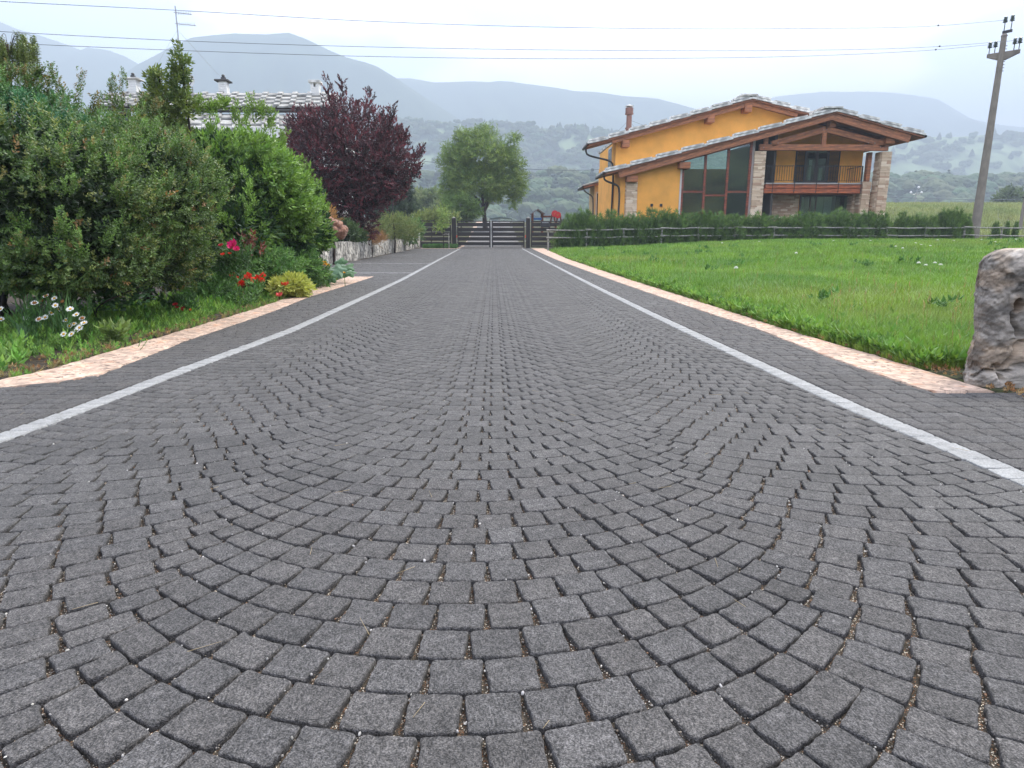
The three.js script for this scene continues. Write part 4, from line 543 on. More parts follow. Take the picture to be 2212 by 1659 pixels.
// ------------------------------------------------------------------ the white house behind the shrubs
{
  const wp = (px, py, D) => at(px / 2.9635, py / 2.9635, D), h = thing('house', 'white house with grey stone slab roof and three chimneys behind the shrubs', 'house');
  const P = (n, g, m, p = h) => part(n, g, m, p), rw = rng(31), roofMats = [0.42, 0.5, 0.58].map((t) => std({ map: slabMap, bumpMap: roughBump, bumpScale: 0.012, roughness: 0.95, color: rgb(t, t, t * 0.98) }));
  const EL = wp(600, 657, 33.4), ER = wp(2165, 668, 35.4), RL = wp(700, 572, 36.4), RR = wp(2165, 576, 39.4);
  const roofOf = (EL, ER, RL, RR, rows, cols, covers) => {
    const rf = new THREE.Group(); rf.name = 'roof'; h.add(rf); const Q = (u, v, up) => { const p = EL.clone().lerp(ER, u).lerp(RL.clone().lerp(RR, u), v); p.y += up; return p; };
    const quad = (u0, u1, v0, v1, upLo, upHi, th) => { const c = [Q(u0, v0, upLo), Q(u1, v0, upLo), Q(u1, v1, upHi), Q(u0, v1, upHi)], pos = [], t = c.map((p) => V(p.x, p.y + th, p.z)); const tri = (a, b, d) => pos.push(a.x, a.y, a.z, b.x, b.y, b.z, d.x, d.y, d.z), q4 = (a, b, d, e) => { tri(a, b, d); tri(a, d, e); }; q4(t[0], t[1], t[2], t[3]); q4(c[1], c[0], c[3], c[2]); q4(c[0], c[1], t[1], t[0]); q4(c[1], c[2], t[2], t[1]); q4(c[3], c[0], t[0], t[3]); q4(c[2], c[3], t[3], t[2]); const g = new THREE.BufferGeometry(); g.setAttribute('position', new THREE.Float32BufferAttribute(pos, 3)); const uv = []; for (let i = 0; i < pos.length; i += 3) uv.push(pos[i], pos[i + 2] + pos[i + 1]); g.setAttribute('uv', new THREE.Float32BufferAttribute(uv, 2)); g.computeVertexNormals(); return g; };
    P('roof_deck', quad(0, 1, 0, 1, -0.38, -0.38, 0.1), soffitMat, rf);
    for (let r = 0; r < rows; r++) { for (let c = 0; c < cols; c++) { const j = (rw() - 0.5) * 0.012, u0 = c / cols + 0.001 + j * 0.3, u1 = (c + 1) / cols - 0.001; P('roof_slab', quad(Math.max(0, u0), u1, r / rows - 0.03, (r + 1) / rows, -0.15 + rw() * 0.03, -0.24, 0.075), roofMats[Math.floor(rw() * 3)], rf); if (covers && c) P('roof_slab', quad(c / cols - 0.012, c / cols + 0.011, r / rows - 0.035, (r + 0.98) / rows, -0.055, -0.155, 0.07), roofMats[1 + Math.floor(rw() * 2)], rf); } }
    P('gutter', tube([Q(0, -0.02, -0.3), Q(0.5, -0.02, -0.31), Q(1, -0.02, -0.3)], 0.09, 8, 6), gutterMat, rf);
  };
  roofOf(EL, ER, RL, RR, 4, 15, true);
  const wl = wp(690, 700, 34.2), wr = wp(2120, 700, 36.0); P('wall', (() => { const s = extrude([[0, 0], [1, 0], [1, 1], [0, 1]], 0, -0.3); const d = Math.hypot(wr.x - wl.x, wr.z - wl.z); s.scale(d, EL.y - 0.4 - 0.2, 1); s.rotateY(-Math.atan2(wr.z - wl.z, wr.x - wl.x)); s.translate(wl.x, 0.2, wl.z); return s; })(), whitePlaster);
  P('wall', box(wl.x - 0.05, wl.x + 0.25, 0.2, EL.y - 0.42, wl.z - 0.32, wl.z - 7), whitePlaster); P('wall', box(wr.x - 0.25, wr.x + 0.05, 0.2, EL.y - 0.42, wr.z - 0.32, wr.z - 7), whitePlaster);
  roofOf(wp(1100, 812, 31.4), wp(1870, 818, 32.3), wp(1130, 705, 34.1), wp(1870, 712, 35), 3, 8, true);
  const pl = wp(1330, 850, 31.8), pr = wp(1845, 850, 32.4); P('wall', box(pl.x - 3, pr.x, 0.2, pl.y + 0.25, pl.z, pl.z - 0.3), whitePlaster);
  for (const [a, b, t, bt, D] of [[1735, 1800, 895, 1010, 31.7], [1500, 1570, 895, 1010, 31.7], [760, 830, 730, 790, 34.1]]) { const w = new THREE.Group(); w.name = 'window'; h.add(w); const p = wp(a, t, D), q = wp(b, bt, D); P('frame', box(p.x - 0.08, q.x + 0.08, q.y - 0.08, p.y + 0.08, p.z + 0.05, p.z - 0.1), std({ color: rgb(0.2, 0.13, 0.09) }), w); P('pane', box(p.x, q.x, q.y, p.y, p.z + 0.07, p.z + 0.052), std({ color: rgb(0.03, 0.035, 0.04), roughness: 0.08 }), w); }
  for (const [a, b, t, bt, ca, cb, ct, pa, pb, ptop, dk, D] of [[806, 874, 506, 575, 788, 886, 496, 818, 848, 461, 0, 36.6], [1396, 1454, 520, 588, 1374, 1463, 508, 1402, 1433, 473, 1, 37.8], [1986, 2044, 530, 602, 1975, 2049, 513, 0, 0, 0, 0, 38.2]]) {
    const c = new THREE.Group(); c.name = 'chimney'; h.add(c); const p = wp(a, t, D), q = wp(b, bt, D), w = q.x - p.x; const open = !pa;
    P('core', box(p.x + 0.02, q.x - 0.02, q.y - 0.4, p.y - (open ? 0.22 : 0), p.z, p.z - w), whitePlaster, c); for (let y = q.y - 0.2, i = 0; y < p.y - (open ? 0.25 : 0.05); y += 0.115, i++) for (let k = 0; k < 2; k++) { const off = i % 2 ? 0.36 : 0.62, x0 = k ? p.x + w * off + 0.006 : p.x, x1 = k ? q.x : p.x + w * off - 0.006; P('brick', box(x0, x1, y, y + 0.1, p.z + 0.02 + rw() * 0.01, p.z - 0.06), whitePlaster, c); }
    if (open) { for (const x of [p.x, q.x - 0.16]) P('pillar', box(x, x + 0.16, p.y - 0.24, p.y + 0.02, p.z + 0.01, p.z - w), whitePlaster, c); }
    const ck = wp(ca, ct, D), cq = wp(cb, ct, D); P('cap', rbox(ck.x, cq.x, p.y, ck.y, p.z + 0.12, p.z - w - 0.12, 0.02), dk ? gutterMat : slabMats[1], c);
    if (pa) { const k = wp((pa + pb) / 2, ptop, D), r = (wp(pb, ptop, D).x - wp(pa, ptop, D).x) / 2, H = k.y - ck.y; P('flue_pot', [moved(cyl(r * 1.15, r, H * 0.55, 12), k.x, ck.y, p.z - w / 2), moved(cyl(r * 0.6, r * 0.6, H * 0.25, 12), k.x, ck.y + H * 0.55, p.z - w / 2), moved(cyl(r * 0.75, r * 0.5, H * 0.22, 12), k.x, ck.y + H * 0.8, p.z - w / 2)], dark, c); }
  }
  { const p = wp(655, 605, 33.6), q = wp(697, 640, 33.6), s = new THREE.Group(); s.name = 'floodlight'; h.add(s); P('case', rbox(p.x, q.x, q.y, p.y, p.z + 0.1, p.z - 0.05, 0.02), dark, s); P('lens', box(p.x + 0.05, q.x - 0.05, q.y + 0.05, p.y - 0.05, p.z + 0.11, p.z + 0.102), std({ color: rgb(0.45, 0.47, 0.48), roughness: 0.2 }), s); }
  settle(h, V(wl.x, 0.2, wl.z));
  const a = thing('tv_antenna', 'tall thin television aerial mast standing on the white house', 'antenna'), mt = wp(1121, 38, 36), mb = wp(1150, 330, 36), x = mb.x; const yb = wp(1150, 590, 36).y, yt = wp(1121, 38, 36).y; part('mast', moved(cyl(0.035, 0.028, yt - yb, 8), x, yb, -36), steel, a);
  const arm = (pa, pb) => { const y = wp(0, pa[1], 36).y, l = (pb[0] - pa[0]) / 2.9635 * 36 / 1400; part('boom', tube([V(x - 0.1, y, -36), V(x + l, y - 0.03, -36.2)], 0.018, 5, 3), steel, a); for (let i = 0; i < 9; i++) part('element', tube([V(x + l * i / 8.5, y - 0.09, -36.1), V(x + l * i / 8.5, y + 0.09, -36.12)], 0.010, 4, 2), steel, a); }; arm([1120, 68], [1202, 70]); arm([1133, 140], [1232, 145]);
  for (const [px, py] of [[985, 450], [1395, 480], [1420, 500]]) { const q = wp(px, py, 37.5); part('guy_wire', tube([V(x, wp(0, 180, 36).y, -36), q], 0.0035, 4, 2), steel, a); } settle(a, V(x, yb, -36));
  const d = thing('satellite_dish', 'white satellite dish turned sideways on the slab roof', 'satellite dish'), c = wp(1207, 512, 36.5); const dg = new THREE.SphereGeometry(0.75, 24, 8, 0, Math.PI * 2, 0, 0.42); dg.translate(0, -0.75, 0); const dm = part('reflector', dg, std({ color: rgb(0.62, 0.62, 0.62), roughness: 0.4, side: THREE.DoubleSide }), d); dm.rotation.set(-1.15, 0, 1.0, 'YXZ'); dm.position.copy(c); part('feed_arm', tube([c.clone().add(V(-0.05, -0.25, 0.05)), c.clone().add(V(0.3, -0.28, 0.5)), c.clone().add(V(0.42, 0.0, 0.55))], 0.02, 5), dark, d); part('feed_horn', moved(new THREE.SphereGeometry(0.06, 8, 6), c.x + 0.42, c.y + 0.02, c.z + 0.55), dark, d); part('bracket', [moved(cyl(0.03, 0.03, 0.9, 6), c.x - 0.15, c.y - 1.0, c.z), moved(cyl(0.03, 0.03, 0.7, 6), c.x + 0.1, c.y - 1.0, c.z - 0.15)], steel, d); settle(d, V(c.x, c.y - 1, c.z));
}

// ------------------------------------------------------------------ garden wall of upright stone slabs
{
  const w = thing('stone_wall', 'low garden wall of upright weathered limestone slabs left of the parking bay', 'wall'), rw = rng(88); const d0 = -WALL[0].z - 1.2, d1 = -WALL[3].z; let d = d0;
  while (d < d1) {
    const L = Math.min(1.3 + rw() * 1.2, d1 - d + 0.05), x0 = wallX(d), x1 = wallX(d + L), a = V(x0, G(x0 + 0.2, -d) - 0.15, -d), b = V(x1, G(x1 + 0.2, -d - L) - 0.15, -d - L), H = 0.72 + rw() * 0.14, len = a.distanceTo(b), sd = rw() * 50;
    const g = new THREE.BoxGeometry(len + 0.03, H, 0.22, 30, 14, 3), p = g.attributes.position; for (let i = 0; i < p.count; i++) { let X = p.getX(i), Y = p.getY(i), Z = p.getZ(i); const t = (Y / H + 0.5); const top = (fbm(X * 2.6 + sd, 4, 1, 5) - 0.5) * 0.34 * t; const n = (fbm(X * 7 + sd, Y * 3, Z * 2 + 3, 4) - 0.5) * 0.11; p.setXYZ(i, X + (fbm(sd, Y * 5, Z, 3) - 0.5) * 0.03 * Math.sign(X) * (Math.abs(X) > len / 2 - 0.05 ? 1 : 0), Y + top, Z + n * (Math.abs(Z) > 0.1 ? 1 : 0.3)); }
    const m4 = new THREE.Matrix4(), xd = b.clone().sub(a).normalize(), up = V(0, 1, 0), zd = xd.clone().cross(up).normalize().negate(), yd = zd.clone().cross(xd); const uv = new Float32Array(p.count * 2); for (let i = 0; i < p.count; i++) { uv[2 * i] = p.getX(i) + sd; uv[2 * i + 1] = p.getY(i) + p.getZ(i); } g.setAttribute('uv', new THREE.BufferAttribute(uv, 2));
    g.computeVertexNormals(); m4.makeBasis(xd, yd, zd); g.applyMatrix4(m4); g.translate((a.x + b.x) / 2 - 0.08, (a.y + b.y) / 2 + H / 2, (a.z + b.z) / 2); part('stone_slab', g, wallStone, w); d += L;
  } settle(w, WALL[0]);
}

// ------------------------------------------------------------------ gate, posts, fences
{
  const gp = (px, py, D = GATE_Z) => at((1400 + px / 2.765) / 1.6077, (600 + py / 2.765) / 1.6077, D), gx = (px) => gp(px, 580).x; const y0 = G(0, -GATE_Z), gy = (py) => y0 + (703 - py) * (1 / 2.765 / 1.6077) * GATE_Z / FOC;
  const bands = [[472, 505], [518, 548], [560, 592], [603, 635], [648, 680]], z = -GATE_Z;
  function leaf(name, label, cat, a, b, top, bot, group) { const l = thing(name, label, cat, [gx(a), y0, z], 0, group), o = gx(a), P = (n, g) => { g.translate(-o, -y0, -z); return part(n, g, gateMat, l); }; for (const [t, u] of bands) P('slat', rbox(gx(a) + 0.03, gx(b) - 0.03, gy(u), gy(t), z + 0.02, z - 0.02, 0.006)); P('top_rail', rbox(gx(a), gx(b), gy(top + 8), gy(top), z + 0.035, z - 0.035, 0.006)); P('bottom_rail', rbox(gx(a), gx(b), gy(bot), gy(bot - 8), z + 0.035, z - 0.035, 0.006)); P('stile', rbox(gx(a) - 0.002, gx(a) + 0.07, gy(bot + 1), gy(top - 1), z + 0.038, z - 0.038, 0.006)); P('stile', rbox(gx(b) - 0.07, gx(b) + 0.002, gy(bot + 1), gy(top - 1), z + 0.038, z - 0.038, 0.006)); return l; }
  const l1 = leaf('gate_leaf', 'left leaf of the dark brown slatted driveway gate', 'gate', 521, 838, 455, 697), l2 = leaf('gate_leaf', 'right leaf of the dark brown slatted driveway gate', 'gate', 853, 1165, 455, 697);
  for (const [l, px] of [[l1, 838], [l2, 853]]) { const e = gx(px) - l.position.x; part('steel_edge', rbox(e - (px > 845 ? 0.03 : -0.004), e + (px > 845 ? -0.004 : 0.03), 0.02, gy(455) - y0, 0.05, -0.05, 0.004), steel, l); shade(l); }
  for (const [a, b, lab] of [[470, 510, 'dark square gate post on the left of the double gate'], [1180, 1218, 'dark square gate post on the right of the double gate']]) { const cx = (gx(a) + gx(b)) / 2, w = (gx(b) - gx(a)) / 2, p = thing('gate_post', lab, 'gate post', [cx, y0, z + 0.02]); part('post', rbox(-w, w, -0.1, gy(430) - y0, w, -w, 0.015), gateMat, p); const cg = new THREE.CylinderGeometry(w * 0.2, w * 1.35, 0.07, 4, 1); cg.rotateY(Math.PI / 4); part('cap', moved(cg, 0, gy(430) - y0 + 0.03, 0), std({ color: rgb(0.1, 0.09, 0.085), roughness: 0.5 }), p); part('hinge', [rbox(a < 600 ? w : -w - 0.1, a < 600 ? w + 0.1 : -w, 0.4, 0.45, 0.03, -0.01, 0.005), rbox(a < 600 ? w : -w - 0.1, a < 600 ? w + 0.1 : -w, gy(510) - y0, gy(510) - y0 + 0.05, 0.03, -0.01, 0.005)], steel, p); const fl = rbox(a < 600 ? w + 0.002 : -w - 0.06, a < 600 ? w + 0.06 : -w - 0.002, 0.62, 0.78, 0.05, -0.02, 0.01); part('warning_light', fl, std({ color: rgb(0.6, 0.06, 0.02), roughness: 0.3 }), p); shade(p); }
  shade(leaf('fence_panel', 'dark slatted fence panel between the gate and the garden wall', 'fence', 162, 461, 452, 692)); shade(leaf('fence_panel', 'dark slatted panel with a letter box right of the gate', 'fence', 1228, 1502, 455, 692));
  { const m = thing('letter_box', 'black letter box hung on the slatted panel right of the gate', 'letter box', [gx(1362), gy(515), z + 0.14]); part('case', rbox(-0.27, 0.27, 0, gy(458) - gy(515), 0.1, -0.1, 0.02), dark, m); part('flap', rbox(-0.2, 0.2, gy(475) - gy(515), gy(468) - gy(515), 0.108, 0.101, 0.003), steel, m); shade(m); }
  { const s = thing('screen_fence', 'dark upright boards standing at the corner where hedge and gate meet', 'fence', [gx(1515), y0, z - 0.6]); for (let i = 0; i < 5; i++) { const w = (gx(1580) - gx(1515)) / 5; part('board', rbox(i * w, (i + 1) * w - 0.02, 0, gy(432 + (i % 2) * 6) - y0, 0.03, -0.03 - (i % 2) * 0.02, 0.01), i % 2 ? dark : gateMat, s); } part('rail', rbox(0, gx(1580) - gx(1515), 1.4, 1.5, -0.05, -0.1, 0.01), gateMat, s); shade(s); }
}
{ // post and rail fence along the far side of the meadow
  const f = thing('rail_fence', 'weathered wooden post and rail fence along the far side of the meadow', 'fence'), rf = rng(17), D = 35.5; const xs = []; for (let px = 1184; px < 2330; px += 82 + (rf() - 0.5) * 8) xs.push(at(px, 510, D).x);
  const yTop = xs.map((x, i) => lerp(1.27, 1.40, smooth(3, 14, x)) + (rf() - 0.5) * 0.05);
  xs.forEach((x, i) => { const yg = G(x, -D) - 0.2; part('post', taper([V(x, yg, -D), V(x + (rf() - 0.5) * 0.03, (yg + yTop[i]) / 2, -D), V(x + (rf() - 0.5) * 0.05, yTop[i] + 0.03, -D)], [0.055, 0.05, 0.045], 7), greyWood, f);
    if (i < xs.length - 1) for (const dy of [-0.03, -0.43]) { const j = (rf() - 0.5) * 0.05, e = 0.12, zz = -D + 0.07 + (i % 2) * 0.015; part('rail', taper([V(x - e, yTop[i] + dy + (i % 2 ? 0.045 : 0), zz), V((x + xs[i + 1]) / 2, (yTop[i] + yTop[i + 1]) / 2 + dy + j * 0.5, zz), V(xs[i + 1] + e, yTop[i + 1] + dy + (i % 2 ? 0.045 : 0), zz)], [0.042, 0.038, 0.034], 6), greyWood, f); } });
  settle(f, V(xs[0], G(xs[0], -D), -D));
}

// ------------------------------------------------------------------ utility pole, wires, lamps
{
  const D = 38, b = at(2106, 500, D), t = at(2169, 78, D), x = (b.x + t.x) / 2, yg = G(x, -D) - 0.3, pole = thing('utility_pole', 'tall tapered concrete utility pole with two cross arms behind the rail fence', 'utility pole', [x, yg, -D]);
  const H = t.y - yg; const g = new THREE.CylinderGeometry(0.135, 0.25, H, 16, 24); g.translate(0, H / 2, 0); boxUV(g); part('shaft', g, concreteMat, pole);
  const zp = (px, py, d) => at((3300 + px / 6.379) / 1.6077, (40 + py / 6.379) / 1.6077, d).sub(pole.position);
  const insulator = (p, hgt) => { const pts = []; for (let i = 0; i <= 12; i++) { const yy = i / 12 * 0.3, r = 0.045 + (i % 3 === 1 ? 0.085 : i % 3 === 2 ? 0.055 : 0.01) * (1 - i / 30); pts.push(new THREE.Vector2(r, yy)); } pts.push(new THREE.Vector2(0, 0.33)); const l = new THREE.LatheGeometry(pts, 12); const m = part('insulator', moved(l, p.x, p.y + hgt, p.z), std({ color: rgb(0.06, 0.085, 0.075), roughness: 0.25 }), pole); part('pin', moved(cyl(0.022, 0.022, hgt + 0.1, 6), p.x, p.y - 0.08, p.z), dark, m); };
  const L = zp(815, 982, 38.5), Rr = zp(1552, 866, 37.5); const mid = L.clone().lerp(Rr, 0.5); mid.x = 0; mid.z = 0.0;
  const armG = (A, B, h0, h1, w) => { const pos = [], sec = [[A, h0], [A.clone().lerp(B, 0.42), h1], [A.clone().lerp(B, 0.58), h1], [B, h0]]; const dz = B.clone().sub(A).setY(0).normalize(), n = V(-dz.z, 0, dz.x).multiplyScalar(w / 2); const rings = sec.map(([p, h]) => [p.clone().add(n), p.clone().sub(n), p.clone().sub(n).setY(p.y - h), p.clone().add(n).setY(p.y - h)]); const tri = (a, b, c) => pos.push(...a.toArray(), ...b.toArray(), ...c.toArray()); for (let i = 0; i < 3; i++) for (let k = 0; k < 4; k++) { const a = rings[i][k], b2 = rings[i][(k + 1) % 4], c = rings[i + 1][k], d = rings[i + 1][(k + 1) % 4]; tri(a, c, b2); tri(b2, c, d); } for (const e of [0, 3]) { const q = rings[e]; tri(q[0], q[1], q[2]); tri(q[0], q[2], q[3]); } const gg = new THREE.BufferGeometry(); gg.setAttribute('position', new THREE.Float32BufferAttribute(pos, 3)); gg.setAttribute('uv', new THREE.Float32BufferAttribute(new Float32Array(pos.length / 3 * 2).map((v, i) => pos[Math.floor(i / 2) * 3 + (i % 2)]), 2)); gg.computeVertexNormals(); return gg; };
  L.y += 0.06; Rr.y += 0.06; part('cross_arm', armG(L, Rr, 0.16, 0.42, 0.2), concreteMat, pole);
  const ends = []; for (const f of [0.05, 0.22, 0.80, 0.95]) { const p = L.clone().lerp(Rr, f); insulator(p, 0.32); ends.push(p.clone().add(V(0, 0.5, 0))); }
  const T0 = zp(1165, 465, 38.2), T1 = zp(1368, 420, 37.8); part('top_arm', bar(T0, T1, 0.12, 0.13), dark, pole); for (const f of [0.1, 0.86]) { const p = T0.clone().lerp(T1, f); p.y += 0.06; insulator(p, 0.42); ends.push(p.clone().add(V(0, 0.55, 0))); }
  part('cap', moved(cyl(0.165, 0.1, 0.12, 14), 0, H, 0), concreteMat, pole); for (let i = 0; i < 9; i++) part('step_bolt', box(0.15, 0.25, H - 0.5 - i * 0.16, H - 0.47 - i * 0.16, 0.02, -0.02), dark, pole); shade(pole);
  const wireMat = std({ color: rgb(0.09, 0.11, 0.14), roughness: 0.5, metalness: 0.3 });
  const wire = (label, pts, end, r = 0.010, group = 'power lines strung from the utility pole') => { const n = pts.length, p3 = pts.map(([px, py], i) => at(px, py, lerp(24, 37.6, i / (n - 0.5)))); const w = thing('power_line', label, 'power line', p3[0], 0, group); if (end) p3.push(end.clone().add(pole.position)); part('cable', tube(p3.map((q) => q.clone().sub(p3[0])), r, 5, 90), wireMat, w); const c = p3[p3.length - 2].clone().lerp(p3[p3.length - 1], 0.15).sub(p3[0]); if (end) part('clamp', moved(new THREE.SphereGeometry(0.045, 8, 6), c.x, c.y, c.z), dark, w); shade(w); };
  wire('highest overhead cable, running to the top of the pole', [[-260, -12], [0, 3], [378, 22], [780, 45], [1120, 57], [1450, 62], [1742, 61.5], [2000, 57]], ends[4]);
  wire('middle overhead cable, reaching the far end of the lower cross arm', [[-260, 52], [0, 68], [390, 88], [750, 100], [1120, 107], [1450, 109.5], [1742, 108.5], [2000, 102]], ends[2]);
  wire('lowest overhead cable, reaching the near end of the lower cross arm', [[-260, 76], [0, 92], [390, 109], [760, 121], [1120, 126.5], [1450, 126], [1742, 121], [2000, 109]], ends[0]);
  // thin line lower down across the valley
  const low = [[700, 325], [905, 347], [990, 357], [1160, 366], [1240, 368], [1300, 366], [1500, 352]].map(([a, c]) => at(a, c, 95)), lw = thing('power_line', 'low cable crossing the valley behind the walnut tree', 'power line', low[0]); part('cable', tube(low.map((q) => q.clone().sub(low[0])), 0.03, 5, 40), wireMat, lw); shade(lw);
  const lr = [[1860, 424], [1935, 426], [2050, 430], [2130, 432], [2215, 430]].map(([a, c]) => at(a, c, 90)), lz = thing('power_line', 'low cable beyond the house, ending at a slim grey pole', 'power line', lr[0]); part('cable', tube(lr.map((q) => q.clone().sub(lr[0])), 0.03, 5, 30), wireMat, lz); shade(lz);
  // slim pole at the right edge, far street lamps
  { const p = at(2203, 496, 60), top = at(2216, 420, 60), q = thing('utility_pole', 'slim grey pole leaning at the edge of the far field', 'utility pole', [p.x, G(p.x, -60) - 0.2, -60]); part('shaft', moved(cyl(0.16, 0.11, top.y - q.position.y, 10), 0, 0, 0), concreteMat, q); part('bracket', box(-0.2, 0.2, top.y - q.position.y - 0.3, top.y - q.position.y - 0.22, 0.12, -0.12), dark, q); shade(q); }
  { const p = at(1975, 452, 130), q = thing('street_lamp', 'distant street lamp with three round lamps beyond the house', 'street lamp', [p.x, G(p.x, -130), -130]); const yT = at(1975, 416, 130).y - q.position.y; part('post', moved(cyl(0.14, 0.09, yT, 8), 0, 0, 0), steel, q); for (const [dx, dy] of [[-1.1, 0], [1.0, 0], [0.3, 1.0]]) { const hd = part('lamp_head', moved(new THREE.SphereGeometry(0.22, 12, 8), dx, yT + dy, 0), std({ color: rgb(0.8, 0.8, 0.8), roughness: 0.3 }), q); part('arm', tube([V(0, yT - 0.3, 0), V(dx * 0.6, yT + dy - 0.4, 0), V(dx, yT + dy - 0.2, 0)], 0.05, 5), steel, hd); } shade(q); }
  for (const [px, top, base, lab] of [[1331.8, 671.5, 741, 'tall black garden lamp with white shade nearest the plum tree'], [1364.5, 668, 741, 'tall black garden lamp with white shade beside the dark conifers']]) { const p = at(px / 1.6077, base / 1.6077, 46), yg = G(p.x, -46), q = thing('garden_lamp', lab, 'lamp', [p.x, yg, -46]), yT = at(px / 1.6077, top / 1.6077, 46).y - yg; part('post', moved(cyl(0.05, 0.04, yT, 8), 0, 0, 0), dark, q); part('arm', tube([V(0, yT - 0.02, 0), V(0.15, yT + 0.03, 0), V(0.3, yT - 0.03, 0)], 0.025, 5), dark, q); const s = new THREE.ConeGeometry(0.26, 0.24, 14, 1, true); part('shade', moved(s, 0.3, yT - 0.18, 0), std({ color: rgb(0.75, 0.75, 0.76), roughness: 0.4, side: THREE.DoubleSide }), q); shade(q); }
}

// ------------------------------------------------------------------ play equipment and canopy behind the gate
{
  const D = 56, gp = (px, py, d = D) => at((1400 + px / 2.765) / 1.6077, (600 + py / 2.765) / 1.6077, d);
  const pl = at(820, 500, D); const a = gp(1245, 500), b = gp(1340, 500), yb = 0.8, ye = gp(0, 385).y, yr = gp(0, 348).y, xm = (a.x + b.x) / 2, z = -D, h = thing('playhouse', 'small timber play tower with pitched roof and blue panel behind the gate', 'playhouse'); const tw = std({ map: woodMap, color: rgb(0.4, 0.32, 0.28), roughness: 0.8 });
  for (const x of [a.x, b.x]) for (const dz of [0, -1.4]) part('post', rbox(x - 0.06, x + 0.06, yb, ye, z + dz + 0.06, z + dz - 0.06, 0.01), tw, h); for (const s of [-1, 1]) part('roof_board', bar(V(xm + s * (b.x - a.x) * 0.68, ye - 0.08, z - 0.7), V(xm, yr, z - 0.7), 1.9, 0.07), std({ color: rgb(0.16, 0.13, 0.13), roughness: 0.7 }), h); part('panel', rbox(a.x + 0.07, b.x - 0.07, gp(0, 452).y, gp(0, 430).y, z + 0.03, z - 0.03, 0.01), std({ color: rgb(0.02, 0.09, 0.26), roughness: 0.5 }), h); part('floor', rbox(a.x, b.x, gp(0, 470).y, gp(0, 462).y, z + 0.05, z - 1.5, 0.01), tw, h); settle(h, V(xm, yb, z));
  const sw = thing('climbing_beam', 'timber climbing beam on splayed legs next to the play tower', 'play frame'), y = gp(0, 417).y, x0 = gp(1346, 417).x, x1 = gp(1512, 417).x; part('beam', rbox(x0, x1, y - 0.07, y + 0.07, z - 0.4, z - 0.55, 0.02), tw, sw); for (const [f, s] of [[0.55, -1], [0.62, 1], [0.98, 1], [0.9, -1]]) { const x = lerp(x0, x1, f); part('leg', bar(V(x, y + 0.25, z - 0.48), V(x + s * 0.4, 0.8, z - 0.48 + s * 0.5), 0.1, 0.1), tw, sw); } settle(sw, V(x0, 0.8, z - 0.5));
  for (const [px, py, lab, dz] of [[1460, 391, 'round red play disc farther from the hedge', -0.1], [1487, 405, 'round red play disc nearer the hedge, on the climbing frame', 0.15]]) { const p = gp(px, py), d = thing('play_disc', lab, 'play disc', [p.x, p.y, z - 0.3 + dz]); const g = new THREE.CylinderGeometry(0.27, 0.27, 0.07, 24); g.rotateX(Math.PI / 2); part('disc', g, std({ color: rgb(0.5, 0.015, 0.02), roughness: 0.4 }), d); const k = new THREE.CylinderGeometry(0.08, 0.08, 0.1, 12); k.rotateX(Math.PI / 2); part('hub', k, std({ color: rgb(0.4, 0.12, 0.03) }), d); shade(d); }
  { const c = thing('garden_canopy', 'flat grey-green canopy frame peeping over the right gate leaf', 'canopy'), p0 = gp(832, 446, 64), p1 = gp(922, 430, 64), p2 = gp(1042, 442, 64), cl = std({ color: rgb(0.20, 0.28, 0.27), roughness: 0.6 }); part('roof_panel', bar(p0, p1, 2.2, 0.08), cl, c); part('roof_panel', bar(p1, p2, 2.2, 0.08), cl, c); for (const p of [p0, p1, p2]) part('post', rbox(p.x - 0.05, p.x + 0.05, G(p.x, -64) - 0.1, p.y, -63.2, -63.3, 0.01), steel, c); settle(c, V(p1.x, G(p1.x, -64), -64)); }
}
// ------------------------------------------------------------------ foliage: sprigs of real leaves, set out by the thousand
const leafMat = (o = {}) => new THREE.MeshPhysicalMaterial({ color: rgb(1, 1, 1), roughness: 0.92, transmission: 0.32, thickness: 0, clearcoat: 0.55, clearcoatRoughness: 0.38, side: THREE.DoubleSide, ...o });
const LEAF = leafMat({ clearcoat: 0.4, clearcoatRoughness: 0.25 }), DULL = leafMat({ clearcoat: 0.12, clearcoatRoughness: 0.6 }), GRASS = leafMat({ transmission: 0.42, clearcoat: 0.3, clearcoatRoughness: 0.4 });
function leafTris(pos, base, dir, side, L, W, fold, bend, mid = 0.45) {   // one folded leaf
  const up = dir.clone().cross(side).normalize(), m = base.clone().addScaledVector(dir, L * mid).addScaledVector(up, -bend * L * 0.15), tip = base.clone().addScaledVector(dir, L).addScaledVector(up, -bend * L * 0.6);
  const a = m.clone().addScaledVector(side, W / 2).addScaledVector(up, fold * W), b = m.clone().addScaledVector(side, -W / 2).addScaledVector(up, fold * W); for (const t of [[base, a, m], [base, m, b], [m, a, tip], [m, tip, b]]) for (const v of t) pos.push(v.x, v.y, v.z);
}
function flat(pos) { const g = new THREE.BufferGeometry(); g.setAttribute('position', new THREE.Float32BufferAttribute(pos, 3)); g.computeVertexNormals(); return g; }
